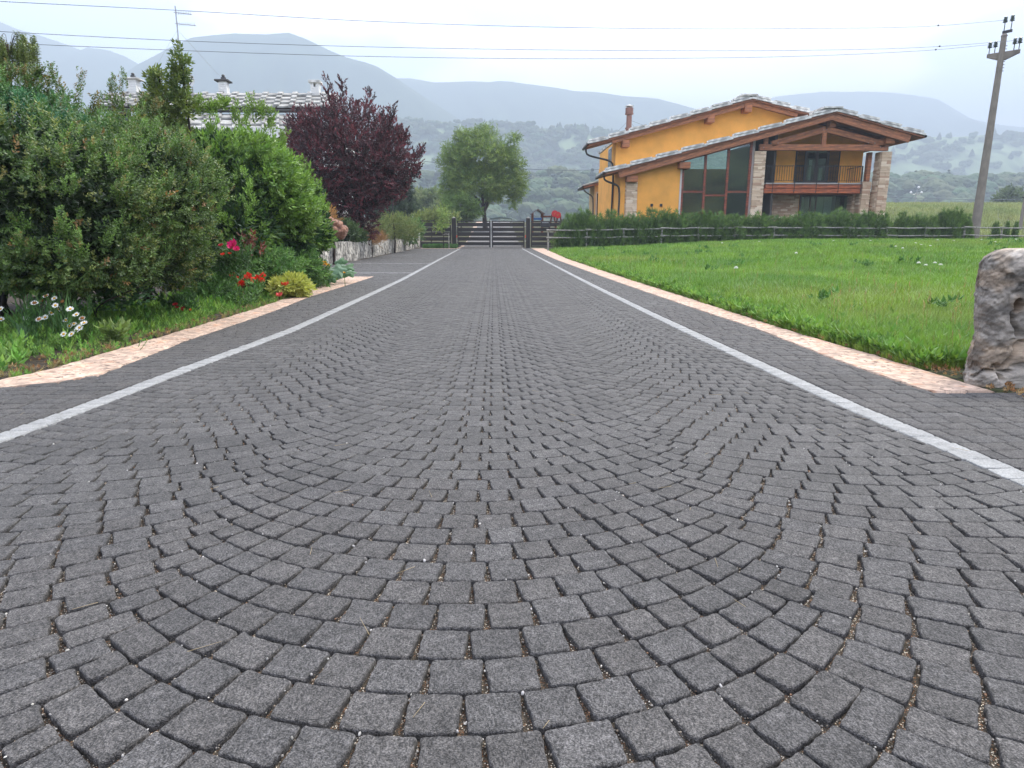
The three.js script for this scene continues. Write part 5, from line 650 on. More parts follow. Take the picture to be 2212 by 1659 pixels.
function sprig(seed, n, len, L, W, o = {}) {
  const r = rng(seed), pos = [], spread = o.spread ?? 0.9; let ang = r() * 6;
  for (let i = 0; i < n; i++) { const t = (i + 0.6) / n, y = len * t; ang += 2.4 + (r() - 0.5) * 0.5; const el = lerp(spread, o.tipSpread ?? 0.5, t) * (0.8 + r() * 0.4), d = V(Math.cos(ang) * Math.sin(el), Math.cos(el), Math.sin(ang) * Math.sin(el)); if (o.droop) { d.y -= o.droop; d.normalize(); } const side = V(-Math.sin(ang), 0, Math.cos(ang)).applyAxisAngle(d, (r() - 0.5) * 0.9).normalize(), s = 0.7 + r() * 0.5; leafTris(pos, V(0, y, 0), d, side, L * s, W * s, o.fold ?? 0.18, o.bend ?? 0.35, o.mid); }
  if (o.stem) { const w = o.stem; for (const [ax, az] of [[w, 0], [0, w]]) pos.push(-ax, 0, -az, ax, 0, az, 0, len, 0); } return flat(pos);
}
function fan(seed, n, len, W, o = {}) { const r = rng(seed), pos = []; for (let i = 0; i < n; i++) { const a = (i / (n - 1) - 0.5) * (o.open ?? 1.6) + (r() - 0.5) * 0.2, d = V(Math.sin(a), Math.cos(a), (r() - 0.5) * 0.5).normalize(), b = V(0, len * 0.55 * Math.abs(Math.sin(i * 2.1)), 0); leafTris(pos, b, d, V(Math.cos(a), -Math.sin(a), 0), len * (0.45 + r() * 0.3), W, 0.1, 0.2); } return flat(pos); }
const Mx = new THREE.Matrix4(), Qx = new THREE.Quaternion(), Cx = new THREE.Color(), Yup = V(0, 1, 0), q2 = new THREE.Quaternion();
function scatter(name, geo, mat, list, parent) {                 // list of [position, direction, scale, colour]
  const im = new THREE.InstancedMesh(geo, mat, list.length), r = rng(list.length + 5);
  list.forEach(([p, d, s, c], i) => { Qx.setFromUnitVectors(Yup, d); q2.setFromAxisAngle(Yup, r() * 6.283); Qx.multiply(q2); Mx.compose(p, Qx, V(s, s, s)); im.setMatrixAt(i, Mx); const B = mat === GRASS ? [1.12, 1.1, 0.9] : [1.55, 1.5, 1.15]; im.setColorAt(i, Cx.setRGB(Math.min(0.6, c[0] * B[0]), Math.min(0.6, c[1] * B[1]), Math.min(0.6, c[2] * B[2]))); }); im.name = name; im.userData.kind = 'stuff'; im.castShadow = im.receiveShadow = true; parent.add(im); return im;
}
const mixc = (a, b, t) => [lerp(a[0], b[0], t), lerp(a[1], b[1], t), lerp(a[2], b[2], t)], mulc = (a, k) => [a[0] * k, a[1] * k, a[2] * k];
const lobe = (px, py, D, rx, ry, rz) => { const c = at(px, py, D), k = D / FOC; return { c, r: V(rx * k, ry * k, (rz ?? rx) * k) }; };
function bushList(lobes, n, seed, o = {}) {
  const r = rng(seed), out = [], wsum = lobes.reduce((s, l) => s + l.r.x * l.r.y, 0); let guard = 0; const fq = o.freq ?? 3, amp = o.amp ?? 0.35;
  while (out.length < n && guard++ < n * 12) {
    let w = r() * wsum, k = 0; while (k < lobes.length - 1 && (w -= lobes[k].r.x * lobes[k].r.y) > 0) k++; const l = lobes[k];
    const u = r() * 2 - 1, a = r() * 6.283, s = Math.sqrt(1 - u * u), dir = V(s * Math.cos(a), u, s * Math.sin(a)); if (o.front && dir.z < -0.35 && r() < 0.75) continue;
    const q = l.c.clone().add(dir.clone().multiply(l.r)), fine = fbm(q.x * fq * 3.1 + 7, q.y * fq * 3.1, q.z * fq * 3.1 + seed, 2); if (fine < 0.40 && r() < 0.7) continue; const cl = fbm(q.x * fq + seed, q.y * fq, q.z * fq, 3); if (cl < (o.gap ?? 0.36) && r() < 0.85) continue;
    const depth = Math.pow(r(), o.shell ?? 1.6) * (o.deep ?? 0.4), rad = 1 - depth + (cl - 0.5) * amp * 2; const p = l.c.clone().add(dir.clone().multiply(l.r).multiplyScalar(rad)); if (p.y < G(p.x, p.z) + (o.floor ?? 0.05)) continue;
    let inside = 0; for (const m of lobes) if (m !== l) { const e = p.clone().sub(m.c).divide(m.r).length(); if (e < 0.55) inside = 1; } if (inside && r() < 0.9) continue;
    const d = dir.clone().multiplyScalar(o.out ?? 0.7).add(V((r() - 0.5) * (o.wild ?? 1.7), (o.up ?? 0.45) + (r() - 0.5) * 1.0, (r() - 0.5) * (o.wild ?? 1.7))).normalize(); out.push([p, d, (o.s0 ?? 0.75) + r() * (o.s1 ?? 0.5), o.color(p, r, depth, cl)]);
  } return out;
}
function shootList(a, b, n, seed, color, o = {}) { const r = rng(seed), out = []; for (let i = 0; i < n; i++) { const t = i / n, p = a.clone().lerp(b, t).add(V((r() - 0.5) * (o.w ?? 0.06) * (1 - t * 0.5), 0, (r() - 0.5) * (o.w ?? 0.06))), d = b.clone().sub(a).normalize().multiplyScalar(0.7).add(V((r() - 0.5) * 1.2, 0.2, (r() - 0.5) * 1.2)).normalize(); out.push([p, d, (o.s ?? 0.9) * (1 - 0.4 * t) * (0.8 + r() * 0.4), color(p, r, 0, 0.6)]); } return out; }

function addShoots(L, lobes, n, len, per, seed, color, o = {}) {        // young leafy shoots that break up the outline of a shrub
  const r = rng(seed); let k = 0, guard = 0; while (k < n && guard++ < n * 20) { const l = lobes[Math.floor(r() * lobes.length)], u = r() * 1.25 - 0.25, a = r() * 6.283, s = Math.sqrt(Math.max(0, 1 - u * u)), dir = V(s * Math.cos(a), u, s * Math.sin(a)); if (dir.z < -0.4) continue; const p = l.c.clone().add(dir.clone().multiply(l.r).multiplyScalar(0.86)); if (p.y < G(p.x, p.z) + 0.25) continue; let ins = 0; for (const m of lobes) if (m !== l && p.clone().sub(m.c).divide(m.r).length() < 0.8) ins = 1; if (ins) continue; const q = p.clone().addScaledVector(V(dir.x * 0.7 + (r() - 0.5) * 0.5, 0.75 + r() * 0.3, dir.z * 0.7 + (r() - 0.5) * 0.4).normalize(), len * (0.5 + r() * 0.8)); L.push(...shootList(p, q, Math.floor(per * (0.6 + r() * 0.7)), Math.floor(r() * 1e6), color, { w: o.w ?? 0.1, s: o.s ?? 0.9 })); k++; }
}
// ------------------------------------------------------------------ meadow and verge
{
  const tuft = (seed, n, h, w, spread) => { const r = rng(seed), pos = []; for (let i = 0; i < n; i++) { const a = r() * 6.283, lean = r() * spread, hh = h * (0.55 + r() * 0.6), b = V((r() - 0.5) * w * 8, -0.01, (r() - 0.5) * w * 8), d0 = V(Math.cos(a) * lean * 0.4, 1, Math.sin(a) * lean * 0.4).normalize(), d1 = V(Math.cos(a) * lean * 1.6, 1, Math.sin(a) * lean * 1.6).normalize(), s = V(-Math.sin(a), 0, Math.cos(a)).multiplyScalar(w / 2), m = b.clone().addScaledVector(d0, hh * 0.55), t = m.clone().addScaledVector(d1, hh * 0.5); const p = (v) => pos.push(v.x, v.y, v.z), bl = b.clone().add(s), br = b.clone().sub(s), ml = m.clone().addScaledVector(s, 0.8), mr = m.clone().addScaledVector(s, -0.8); p(bl); p(br); p(mr); p(bl); p(mr); p(ml); p(ml); p(mr); p(t); } return flat(pos); };
  const t1 = tuft(1, 13, 0.13, 0.005, 0.9), t2 = tuft(2, 12, 0.16, 0.011, 0.8), t3 = tuft(3, 12, 0.20, 0.026, 0.7), broad = sprig(9, 7, 0.05, 0.085, 0.045, { spread: 1.35, tipSpread: 0.7, bend: 0.5 }), weed = sprig(19, 12, 0.12, 0.05, 0.022, { spread: 1.1, tipSpread: 0.6 });
  const r = rng(404), near = [], mid = [], far = [], br = [], wd = [];
  const col = (x, z) => { const n = fbm(x * 0.8 + 3, z * 0.8 + 9, 2, 4), m = fbm(x * 0.25, z * 0.25, 7, 3); let c = mixc([0.090, 0.215, 0.015], [0.185, 0.325, 0.025], clamp(n * 1.6 - 0.35)); c = mixc(c, [0.27, 0.31, 0.06], clamp(m * 3.2 - 1.45) * 0.5); return mulc(c, (0.75 + r() * 0.5)); };
  const put = (list, n, d0, d1, dens, s0, s1) => { let k = 0, guard = 0; while (k < n && guard++ < n * 20) { const d = Math.sqrt(lerp(d0 * d0, d1 * d1, r())), x0 = stripRout(d) - 0.02, x = lerp(x0, Math.max(x0 + 0.5, d * 0.86 + 0.5), r()); if (d > 2.5 && fbm(x * 1.4, d * 1.4, 3, 2) + r() * 0.5 < 0.5) continue; const e = smooth(0, 0.5, x - x0); list.push([V(x, G(x, -d) - 0.01, -d), V((r() - 0.5) * 0.35 - 0.15 * (1 - e), 1, (r() - 0.5) * 0.35).normalize(), lerp(0.5, 1, e) * (s0 + r() * s1), col(x, -d)]); k++; } };
  put(near, 15000, 3.7, 7.5, 1, 0.7, 0.6); put(mid, 17000, 6.5, 17, 1, 0.75, 0.6); put(far, 17000, 15, 36.5, 1, 0.7, 0.6);
  for (let i = 0; i < 2300; i++) { const d = lerp(3.75, 30, r() * r()), x = stripRout(d) + 0.02 + Math.pow(r(), 2.2) * (d < 9 ? 1.3 : 0.8); br.push([V(x, G(x, -d) + r() * 0.05, -d), V((r() - 0.5) * 0.8 - 0.2, 1, (r() - 0.5) * 0.8 + 0.2).normalize(), 0.35 + r() * 0.55, mulc(mixc([0.07, 0.17, 0.025], [0.15, 0.26, 0.04], r()), 0.7 + r() * 0.5)]); }
  for (let i = 0; i < 26; i++) { const d = lerp(6, 34, r()), x = lerp(stripRout(d) + 0.6, d * 0.8 + 0.5, r()); for (let k = 0; k < 7; k++) br.push([V(x + (r() - 0.5) * 0.25 * (1 + d / 30), G(x, -d) + 0.1 + r() * 0.1, -d + (r() - 0.5) * 0.25), V((r() - 0.5) * 1, 1, (r() - 0.5)).normalize(), (0.45 + r() * 0.45) * (1 + d / 50), mulc([0.06, 0.15, 0.03], 0.7 + r() * 0.5)]); }
  const m = new THREE.Group(); m.name = 'meadow_grass'; m.userData = { kind: 'stuff', label: 'bright green meadow of tall grass and weeds right of the drive' }; scene.add(m);
  scatter('grass', t1, GRASS, near, m); scatter('grass', t2, GRASS, mid, m); scatter('grass', t3, GRASS, far, m); scatter('weeds', broad, DULL, br, m);
  const stalk = flat((() => { const pos = []; for (const [dx, dz] of [[0.0022, 0], [0, 0.0022]]) pos.push(-dx, 0, -dz, dx, 0, dz, 0, 0.30, 0); for (let k = 0; k < 5; k++) leafTris(pos, V(0, 0.22 + k * 0.018, 0), V(Math.cos(k * 2.4) * 0.5, 1, Math.sin(k * 2.4) * 0.5).normalize(), V(-Math.sin(k * 2.4), 0, Math.cos(k * 2.4)), 0.035, 0.009, 0.1, 0.2); return pos; })()); const sk = []; for (let i = 0; i < 520; i++) { const d = lerp(3.9, 34, Math.pow(r(), 1.3)), x0 = stripRout(d) + 0.15, x = lerp(x0, Math.max(x0 + 0.5, d * 0.85), r()); sk.push([V(x, G(x, -d), -d), V((r() - 0.5) * 0.4, 1, (r() - 0.5) * 0.4).normalize(), 0.6 + r() * 0.6, mulc(mixc([0.22, 0.27, 0.06], [0.36, 0.26, 0.12], r()), 0.7 + r() * 0.5)]); } scatter('seed_stalks', stalk, GRASS, sk, m);
  // grass on the slope beyond the fence and hedge
  const beyond = []; for (let i = 0; i < 5200; i++) { const d = lerp(37, 112, Math.sqrt(r())), x = lerp(d * 0.55, d * 0.95, r()); beyond.push([V(x, G(x, -d) - 0.02, -d), V((r() - 0.5) * 0.3, 1, (r() - 0.5) * 0.3).normalize(), 1.3 + r() + d / 60, mulc(mixc([0.16, 0.23, 0.06], [0.30, 0.31, 0.12], fbm(x * 0.2, d * 0.2, 4, 3)), 0.8 + r() * 0.4)]); } const bg = new THREE.Group(); bg.name = 'pasture_grass'; bg.userData = { kind: 'stuff', label: 'pale pasture sloping up behind the rail fence' }; scene.add(bg); scatter('grass', t3, GRASS, beyond, bg);
  // verge on the left: weeds and grass between the strip and the shrubs
  const vg = [], vw = [], vb = []; for (let i = 0; i < 11500; i++) { const d = lerp(2.4, STRIP_END + 0.2, Math.pow(r(), 1.15)), x0 = stripLout(d), wdt = lerp(1.9, 1.0, smooth(3, 12, d)), f = r(), x = x0 + 0.03 - f * wdt; if (fbm(x * 3, d * 3, 9, 3) < 0.28) continue; const p = V(x, G(x, -d) - 0.01, -d), c = mulc(mixc([0.075, 0.20, 0.03], [0.18, 0.29, 0.05], r()), 0.65 + r() * 0.6), dir = V((r() - 0.5) * 0.6 + 0.15, 1, (r() - 0.5) * 0.6 + 0.15).normalize(); const k = r(); (k < 0.42 ? vg : k < 0.78 ? vw : vb).push([p, dir, (0.35 + 0.65 * smooth(0, 0.35, f)) * (0.5 + r() * 0.7), c]); }
  for (let i = 0; i < 160; i++) { const d = lerp(2.8, 10, r()), x = stripLout(d) + 0.02 - r() * 0.12; vg.push([V(x, G(x, -d) - 0.005, -d), V(r() - 0.2, 0.6, r() - 0.5).normalize(), 0.4 + r() * 0.3, mulc([0.32, 0.26, 0.11], 0.6 + r() * 0.6)]); }
  const v = new THREE.Group(); v.name = 'verge_weeds'; v.userData = { kind: 'stuff', label: 'low weeds and grass between the flower bed and the pink strip' }; scene.add(v); scatter('grass', t1, GRASS, vg, v); scatter('weeds', weed, DULL, vw, v); scatter('weeds', broad, DULL, vb, v);
  // weeds at the foot of the house hedge, bed by the gate
  const gb = []; for (let i = 0; i < 420; i++) { const x = lerp(-4.3, -2.2, r()), d = lerp(GATE_Z - 0.95, GATE_Z - 0.2, r()); gb.push([V(x, G(x, -d), -d), V((r() - 0.5) * 0.7, 1, (r() - 0.5) * 0.7).normalize(), 1 + r(), mulc([0.05, 0.13, 0.03], 0.6 + r() * 0.7)]); } const gg = new THREE.Group(); gg.name = 'ground_cover'; gg.userData = { kind: 'stuff', label: 'low ground cover in the little bed in front of the left fence panel' }; scene.add(gg); scatter('leaves', weed, DULL, gb, gg);
  // fallen leaves and litter along the edges of the strips
  const lt = []; for (let i = 0; i < 420; i++) { const L = r() < 0.5, d = lerp(2.8, 11, r() * r()), x = (L ? stripLout(d) - r() * 0.25 + 0.01 : stripRout(d) + r() * 0.2 - 0.03); lt.push([V(x, G(x, -d) + 0.008, -d), V((r() - 0.5), 0.5, (r() - 0.5)).normalize(), 0.12 + r() * 0.2, mulc(mixc([0.20, 0.09, 0.035], [0.24, 0.17, 0.09], r()), 0.5 + r() * 0.7)]); } const lg = new THREE.Group(); lg.name = 'leaf_litter'; lg.userData = { kind: 'stuff', label: 'dry brown leaves caught along the edges of the pink strips' }; scene.add(lg); scatter('leaves', broad, DULL, lt, lg);
}
{ // white umbels standing in the meadow
  const spots = [[1985, 566, 12], [2000, 571, 12.3], [2032, 570, 12.1], [2020, 566, 12.8], [1590, 576, 10], [1720, 545, 16], [1978, 524, 24], [1990, 528, 23], [2010, 530, 22], [2025, 519, 29], [2060, 521, 28], [1880, 521, 28], [1800, 522, 28], [2120, 517, 30], [2180, 520, 28], [2195, 516, 30], [1640, 522, 30], [1560, 524, 28], [1950, 535, 20], [1935, 531, 21], [2150, 523, 26]];
  const g0 = thing('umbel_flower', 'small white umbel flower on a thin stem standing above the meadow grass', 'wildflower', [0, 0, 0], 0, 'white umbels dotted over the meadow'), ru = rng(61); const disc = []; for (let i = 0; i < 26; i++) { const a = i * 2.4, q = Math.sqrt(i / 26); const g = new THREE.IcosahedronGeometry(0.012, 0); g.translate(Math.cos(a) * q * 0.065, 0.34 - q * q * 0.02, Math.sin(a) * q * 0.065); disc.push(g); } part('umbel', disc, std({ color: rgb(0.72, 0.72, 0.62) }), g0); part('stem', tube([V(0, 0, 0), V(0.015, 0.17, 0), V(0, 0.335, 0)], 0.004, 4), std({ color: rgb(0.10, 0.18, 0.04) }), g0); shade(g0);
  spots.forEach(([px, py, D], i) => { const p = at(px, py, D), yg = G(p.x, -D); const o = i ? copy(g0, [p.x, yg - 0.02, -D], ru() * 6) : (g0.position.set(p.x, yg - 0.02, -D), g0); const k = clamp((p.y - yg + 0.02) / 0.34, 0.7, 2.2); o.scale.set(0.36 + D / 110, k, 0.36 + D / 110); });
}

// ------------------------------------------------------------------ shrubs and trees on the left
const box1 = sprig(101, 10, 0.075, 0.027, 0.018, { stem: 0.0010, spread: 1.45, tipSpread: 0.9 }), box2 = sprig(102, 10, 0.09, 0.031, 0.017, { stem: 0.0010, spread: 1.3, tipSpread: 0.8 });
const lance = sprig(111, 10, 0.16, 0.070, 0.029, { stem: 0.0018, spread: 1.3, tipSpread: 0.8, bend: 0.6 }), lance2 = sprig(112, 9, 0.13, 0.066, 0.034, { stem: 0.0016, spread: 1.45, tipSpread: 0.9, bend: 0.7 });
function branches(parent, pts, mat) { for (const [a, b, r0, r1] of pts) { const m = a.clone().lerp(b, 0.5).add(V((a.x * 7.3 % 1) * 0.1, 0.05, (b.y * 5.7 % 1) * 0.1)); part('branch', taper([a, m, b], [r0, (r0 + r1) / 2, r1], 6), mat, parent); } }
{ // the big box-leaved shrub along the drive
  const s = thing('shrub', 'huge dark small-leaved evergreen shrub filling the left side behind the daisies', 'shrub');
  const lobes = [lobe(90, 440, 5.4, 220, 170), lobe(300, 440, 6.2, 160, 150), lobe(30, 300, 6.0, 130, 85), lobe(215, 355, 6.8, 115, 80), lobe(375, 528, 6.6, 88, 100), lobe(130, 545, 5.3, 170, 85), lobe(330, 372, 7.2, 82, 72), lobe(290, 560, 5.9, 110, 75), lobe(-120, 400, 5.2, 170, 180), lobe(40, 470, 7.4, 200, 150), lobe(-40, 500, 5.6, 120, 110)];
  const teal = at(55, 290, 5.6), col = (p, r, dep, cl) => { let c = mixc([0.018, 0.055, 0.010], [0.090, 0.150, 0.026], r() * 0.7 + cl * 0.5 - 0.1); if (r() < 0.022) c = [0.17, 0.10, 0.03]; else if (r() < 0.14) c = [0.14, 0.17, 0.045]; const k = smooth(0.75, 0.2, p.distanceTo(teal)); return mulc(mixc(c, [0.008, 0.11, 0.065], k * (0.4 + r() * 0.6)), 0.75 + r() * 0.5); };
  const L = bushList(lobes, 19000, 71, { color: col, freq: 2.4, amp: 0.30, gap: 0.45, front: 1, floor: 0.22, shell: 1.3, deep: 0.30 });
  for (const [x0, y0, x1, y1, D] of [[170, 260, 172, 152, 6.4], [262, 250, 268, 155, 6.6], [250, 240, 240, 165, 6.6], [100, 220, 112, 140, 6.1], [140, 230, 120, 165, 6.2], [205, 260, 210, 205, 6.5], [60, 190, 55, 150, 6], [300, 250, 312, 205, 6.9], [20, 180, 25, 140, 6], [330, 260, 345, 215, 7], [80, 180, 88, 150, 6]]) L.push(...shootList(at(x0, y0, D), at(x1, y1, D), 46, x0 + 3, (p, r) => mulc(r() < 0.3 ? [0.15, 0.12, 0.035] : [0.075, 0.13, 0.032], 0.7 + r() * 0.6), { w: 0.09 }));
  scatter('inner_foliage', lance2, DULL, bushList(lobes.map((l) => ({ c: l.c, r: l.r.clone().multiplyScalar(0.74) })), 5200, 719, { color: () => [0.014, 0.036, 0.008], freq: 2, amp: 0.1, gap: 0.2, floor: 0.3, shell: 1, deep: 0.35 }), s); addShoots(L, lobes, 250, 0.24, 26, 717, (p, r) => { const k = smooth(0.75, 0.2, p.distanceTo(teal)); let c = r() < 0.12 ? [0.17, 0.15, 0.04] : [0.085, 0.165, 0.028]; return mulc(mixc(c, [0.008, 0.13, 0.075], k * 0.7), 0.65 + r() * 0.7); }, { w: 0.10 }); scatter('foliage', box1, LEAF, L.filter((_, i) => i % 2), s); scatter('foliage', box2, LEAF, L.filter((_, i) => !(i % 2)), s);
  const foot = [[70, 705, 5.3], [190, 700, 5.6], [300, 690, 6.0], [380, 668, 6.7]].map(([a, b, D]) => onGround(a, b)); const br = []; foot.forEach((f, i) => { for (let k = 0; k < 5; k++) { const t = at(60 + i * 95 + (k - 2) * 60, 330 + (k * 53) % 180, 5.6 + i * 0.4); br.push([f.clone().add(V(-0.3 - k * 0.05, -0.05, -0.2)), t, 0.026, 0.006]); } }); branches(s, br, darkBark); settle(s, foot[1]);
}
{ // large-leaved shoots in the dark hollow beneath it
  const s = thing('lilac_shoots', 'dark heart-shaped leaves hanging in the hollow under the big shrub', 'shrub'), r = rng(83), L = []; const big = sprig(121, 5, 0.12, 0.085, 0.055, { spread: 1.5, tipSpread: 1.1, droop: 0.5, bend: 0.5, mid: 0.36 });
  for (let i = 0; i < 120; i++) { const px = 90 + r() * 240, py = 575 + r() * 95, D = 4.9 + (px - 90) / 240 * 0.7 + r() * 0.3; const p = at(px, py, D); if (p.y < G(p.x, p.z) + 0.06) continue; L.push([p, V((r() - 0.5), 0.7, r() * 0.7).normalize(), 0.6 + r() * 0.6, mulc([0.030, 0.085, 0.022], 0.6 + r() * 0.7)]); } scatter('foliage', big, LEAF, L, s); const f = onGround(210, 695); part('stem', [tube([f, at(230, 650, 5.2), at(300, 620, 5.4)], 0.006, 5), tube([f, at(180, 640, 5.2), at(130, 600, 5.2)], 0.005, 5)], darkBark, s); settle(s, f);
}
{ // brighter shrub to its right
  const s = thing('shrub', 'tall fresh green shrub with glossy pointed leaves between the dark shrub and the plum tree', 'shrub');
  const lobes = [lobe(520, 422, 9.6, 108, 95), lobe(585, 480, 10.4, 100, 95), lobe(462, 370, 9.4, 62, 58), lobe(562, 365, 10.2, 42, 48), lobe(640, 500, 11.4, 66, 62), lobe(655, 440, 11.6, 30, 36), lobe(500, 500, 9.2, 85, 85), lobe(605, 402, 10.8, 34, 44)];
  const col = (p, r, dep, cl) => mulc(mixc([0.028, 0.095, 0.016], [0.135, 0.235, 0.034], clamp(r() * 0.8 + cl * 0.6 - 0.25 + smooth(-4.2, -3.2, p.x) * 0.25)), 0.7 + r() * 0.55);
  const L = bushList(lobes, 9500, 91, { color: col, freq: 1.9, amp: 0.36, gap: 0.45, front: 1, floor: 0.12, shell: 1.2, deep: 0.42 });
  for (const [x0, y0, x1, y1, D] of [[540, 270, 541, 210, 10.2], [515, 280, 510, 222, 10], [578, 290, 590, 240, 10.4], [600, 330, 618, 285, 10.8], [430, 250, 428, 215, 9.4], [455, 250, 462, 225, 9.4], [640, 400, 655, 360, 11.3], [690, 470, 705, 440, 11.8], [560, 260, 566, 225, 10.3], [480, 240, 485, 220, 9.8]]) L.push(...shootList(at(x0, y0, D), at(x1, y1, D), 26, x0 + 9, (p, r) => mulc([0.13, 0.21, 0.04], 0.7 + r() * 0.6), { w: 0.12 }));
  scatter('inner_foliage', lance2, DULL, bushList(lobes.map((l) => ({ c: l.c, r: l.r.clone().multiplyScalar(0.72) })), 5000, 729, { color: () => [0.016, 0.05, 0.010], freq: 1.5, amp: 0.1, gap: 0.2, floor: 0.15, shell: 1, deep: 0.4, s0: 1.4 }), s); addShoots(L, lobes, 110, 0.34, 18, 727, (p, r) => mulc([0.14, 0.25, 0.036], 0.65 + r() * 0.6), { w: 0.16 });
  scatter('foliage', lance, LEAF, L.filter((_, i) => i % 2), s); scatter('foliage', lance2, LEAF, L.filter((_, i) => !(i % 2)), s);
  const f = onGround(560, 590); f.x -= 0.6; branches(s, [[f, at(520, 300, 9.8), 0.04, 0.01], [f, at(600, 380, 10.6), 0.04, 0.01], [f, at(470, 330, 9.6), 0.035, 0.01], [f, at(650, 470, 11.3), 0.03, 0.008]], darkBark); settle(s, f);
}
{ // climbers that make two green columns above the shrubs
  for (const [lab, lobes, n, top] of [['tallest narrow column of climbing leaves in front of the roof aerial', [lobe(391, 142, 9, 6, 24), lobe(385, 185, 9, 9, 30), lobe(392, 235, 9, 14, 32), lobe(385, 300, 9, 24, 44)], 480, [390, 112]], ['shorter column of climbing leaves left of the tallest one', [lobe(340, 174, 9, 10, 18), lobe(342, 212, 9, 12, 28), lobe(335, 265, 9, 20, 44)], 300, [342, 150]]]) {
    const s = thing('climber', lab, 'climbing plant'); const L = bushList(lobes, n, 131 + n, { color: (p, r) => mulc(mixc([0.05, 0.10, 0.02], [0.15, 0.19, 0.04], r()), 0.7 + r() * 0.5), freq: 5, amp: 0.4, deep: 0.7, floor: 0, s0: 0.55, s1: 0.4 }); scatter('foliage', lance2, LEAF, L, s); const b = at(lobes[2].c ? top[0] + 2 : 0, 560, 9), t = at(top[0], top[1] + 6, 9); b.x = t.x; part('stem', taper([V(t.x, 0, -9), V(t.x + 0.03, 1.4, -9), t], [0.03, 0.02, 0.008], 6), darkBark, s); settle(s, V(t.x, 0, -9));
  }
}
{ // weeping birch at the far left
  const s = thing('birch_tree', 'weeping birch with hanging strands at the left edge above the shrubs', 'tree'), r = rng(141), L = [], D = 10; const tiny = sprig(145, 8, 0.1, 0.034, 0.02, { spread: 1.6, tipSpread: 1.2, droop: 0.6 }); const tr = [V(at(24, 500, D).x, 0, -D), at(22, 250, D), at(21, 140, D), at(16, 95, D)]; part('trunk', taper(tr, [0.09, 0.06, 0.04, 0.015], 8), std({ map: barkMap, color: rgb(1.9, 1.9, 1.85), roughness: 0.9 }), s);
  for (let i = 0; i < 26; i++) { const px = -50 + r() * 128, top = 72 + Math.abs(px - 40) * 0.25 + r() * 30, len = 40 + r() * 75, zz = D + (r() - 0.5) * 1.2; const a = at(px, top, zz); part('branch', tube([at(20, 110 + r() * 40, D), at((20 + px) / 2, top - 8, (D + zz) / 2), a, at(px + 2, top + len, zz)], 0.0028, 4), darkBark, s); for (let k = 0; k < 64; k++) { const t = r() * 1.1 - 0.1, p = at(px + (r() - 0.5) * 11, top + len * t, zz + (r() - 0.5) * 0.1); L.push([p, V((r() - 0.5) * 0.6, -1, (r() - 0.5) * 0.6).normalize(), 0.7 + r() * 0.5, mulc(mixc([0.07, 0.12, 0.035], [0.16, 0.19, 0.06], r()), 0.7 + r() * 0.5)]); } }
  scatter('foliage', tiny, LEAF, L, s); settle(s, tr[0]);
}
function tree(t, trunkPts, radii, limbs, mat) { part('trunk', taper(trunkPts, radii, 9), mat, t); for (const [pts, r] of limbs) part('limb', taper(pts, r, 6), mat, t); }
{ // purple plum
  const t = thing('plum_tree', 'purple-leaved plum tree with upswept branches by the garden wall', 'tree'), D = 25, P = (x, y, d = D) => at(x, y, d), r = rng(151), base = P(778, 505); base.y = G(base.x, -D) - 0.1; const fork = P(775, 440);
  const ends = [[705, 168], [738, 172], [718, 215], [770, 225], [800, 200], [848, 238], [915, 322], [905, 366], [878, 290], [640, 240], [626, 262], [640, 330], [680, 270], [820, 290], [860, 350], [690, 380], [740, 280], [790, 310], [845, 400], [665, 420], [875, 410], [635, 375]]; const limbs = [], L = []; const pl = sprig(155, 9, 0.22, 0.085, 0.048, { stem: 0.003, spread: 1.0, bend: 0.4 });
  const col = (p, r) => mulc(mixc([0.020, 0.007, 0.012], [0.115, 0.016, 0.030], Math.pow(r(), 1.6)), 0.7 + r() * 0.8);
  ends.forEach(([x, y], i) => { const zz = D + (r() - 0.5) * 3.4, e = P(x, y, zz), m = fork.clone().lerp(e, 0.5).add(V((x - 775) * 0.0025, -0.15, 0)); limbs.push([[fork.clone().add(V(0, -0.2, 0)), m, e], [0.07, 0.035, 0.008]]); for (let k = 0; k < 150; k++) { const u = Math.pow(r(), 0.75), q = u < 0.5 ? fork.clone().lerp(m, u * 2) : m.clone().lerp(e, u * 2 - 1), w = 0.55 * (1.02 - u) + 0.06; if (u < 0.2) continue; L.push([q.add(V((r() - 0.5) * 2 * w, (r() - 0.5) * 2 * w, (r() - 0.5) * 2 * w)), V((r() - 0.5) * 1.6, 0.5 + r() * 0.6, (r() - 0.5) * 1.6).normalize(), 0.7 + r() * 0.5, col(e, r)]); } });
  L.push(...bushList([lobe(770, 340, D, 105, 95), lobe(705, 345, D, 75, 95), lobe(830, 345, D, 55, 70), lobe(755, 430, D, 75, 60), lobe(785, 475, D, 26, 40), lobe(742, 470, D, 34, 34), lobe(665, 310, D, 45, 60)], 5200, 157, { color: (p, r) => col(p, r), freq: 1.3, amp: 0.35, gap: 0.40, deep: 0.65, floor: 0.3, s0: 0.75 }));
  tree(t, [base, base.clone().lerp(fork, 0.5).add(V(0.05, 0, 0)), fork], [0.2, 0.15, 0.11], limbs, darkBark); scatter('crown', pl, leafMat({ clearcoat: 0.4 }), L, t); settle(t, base);
}
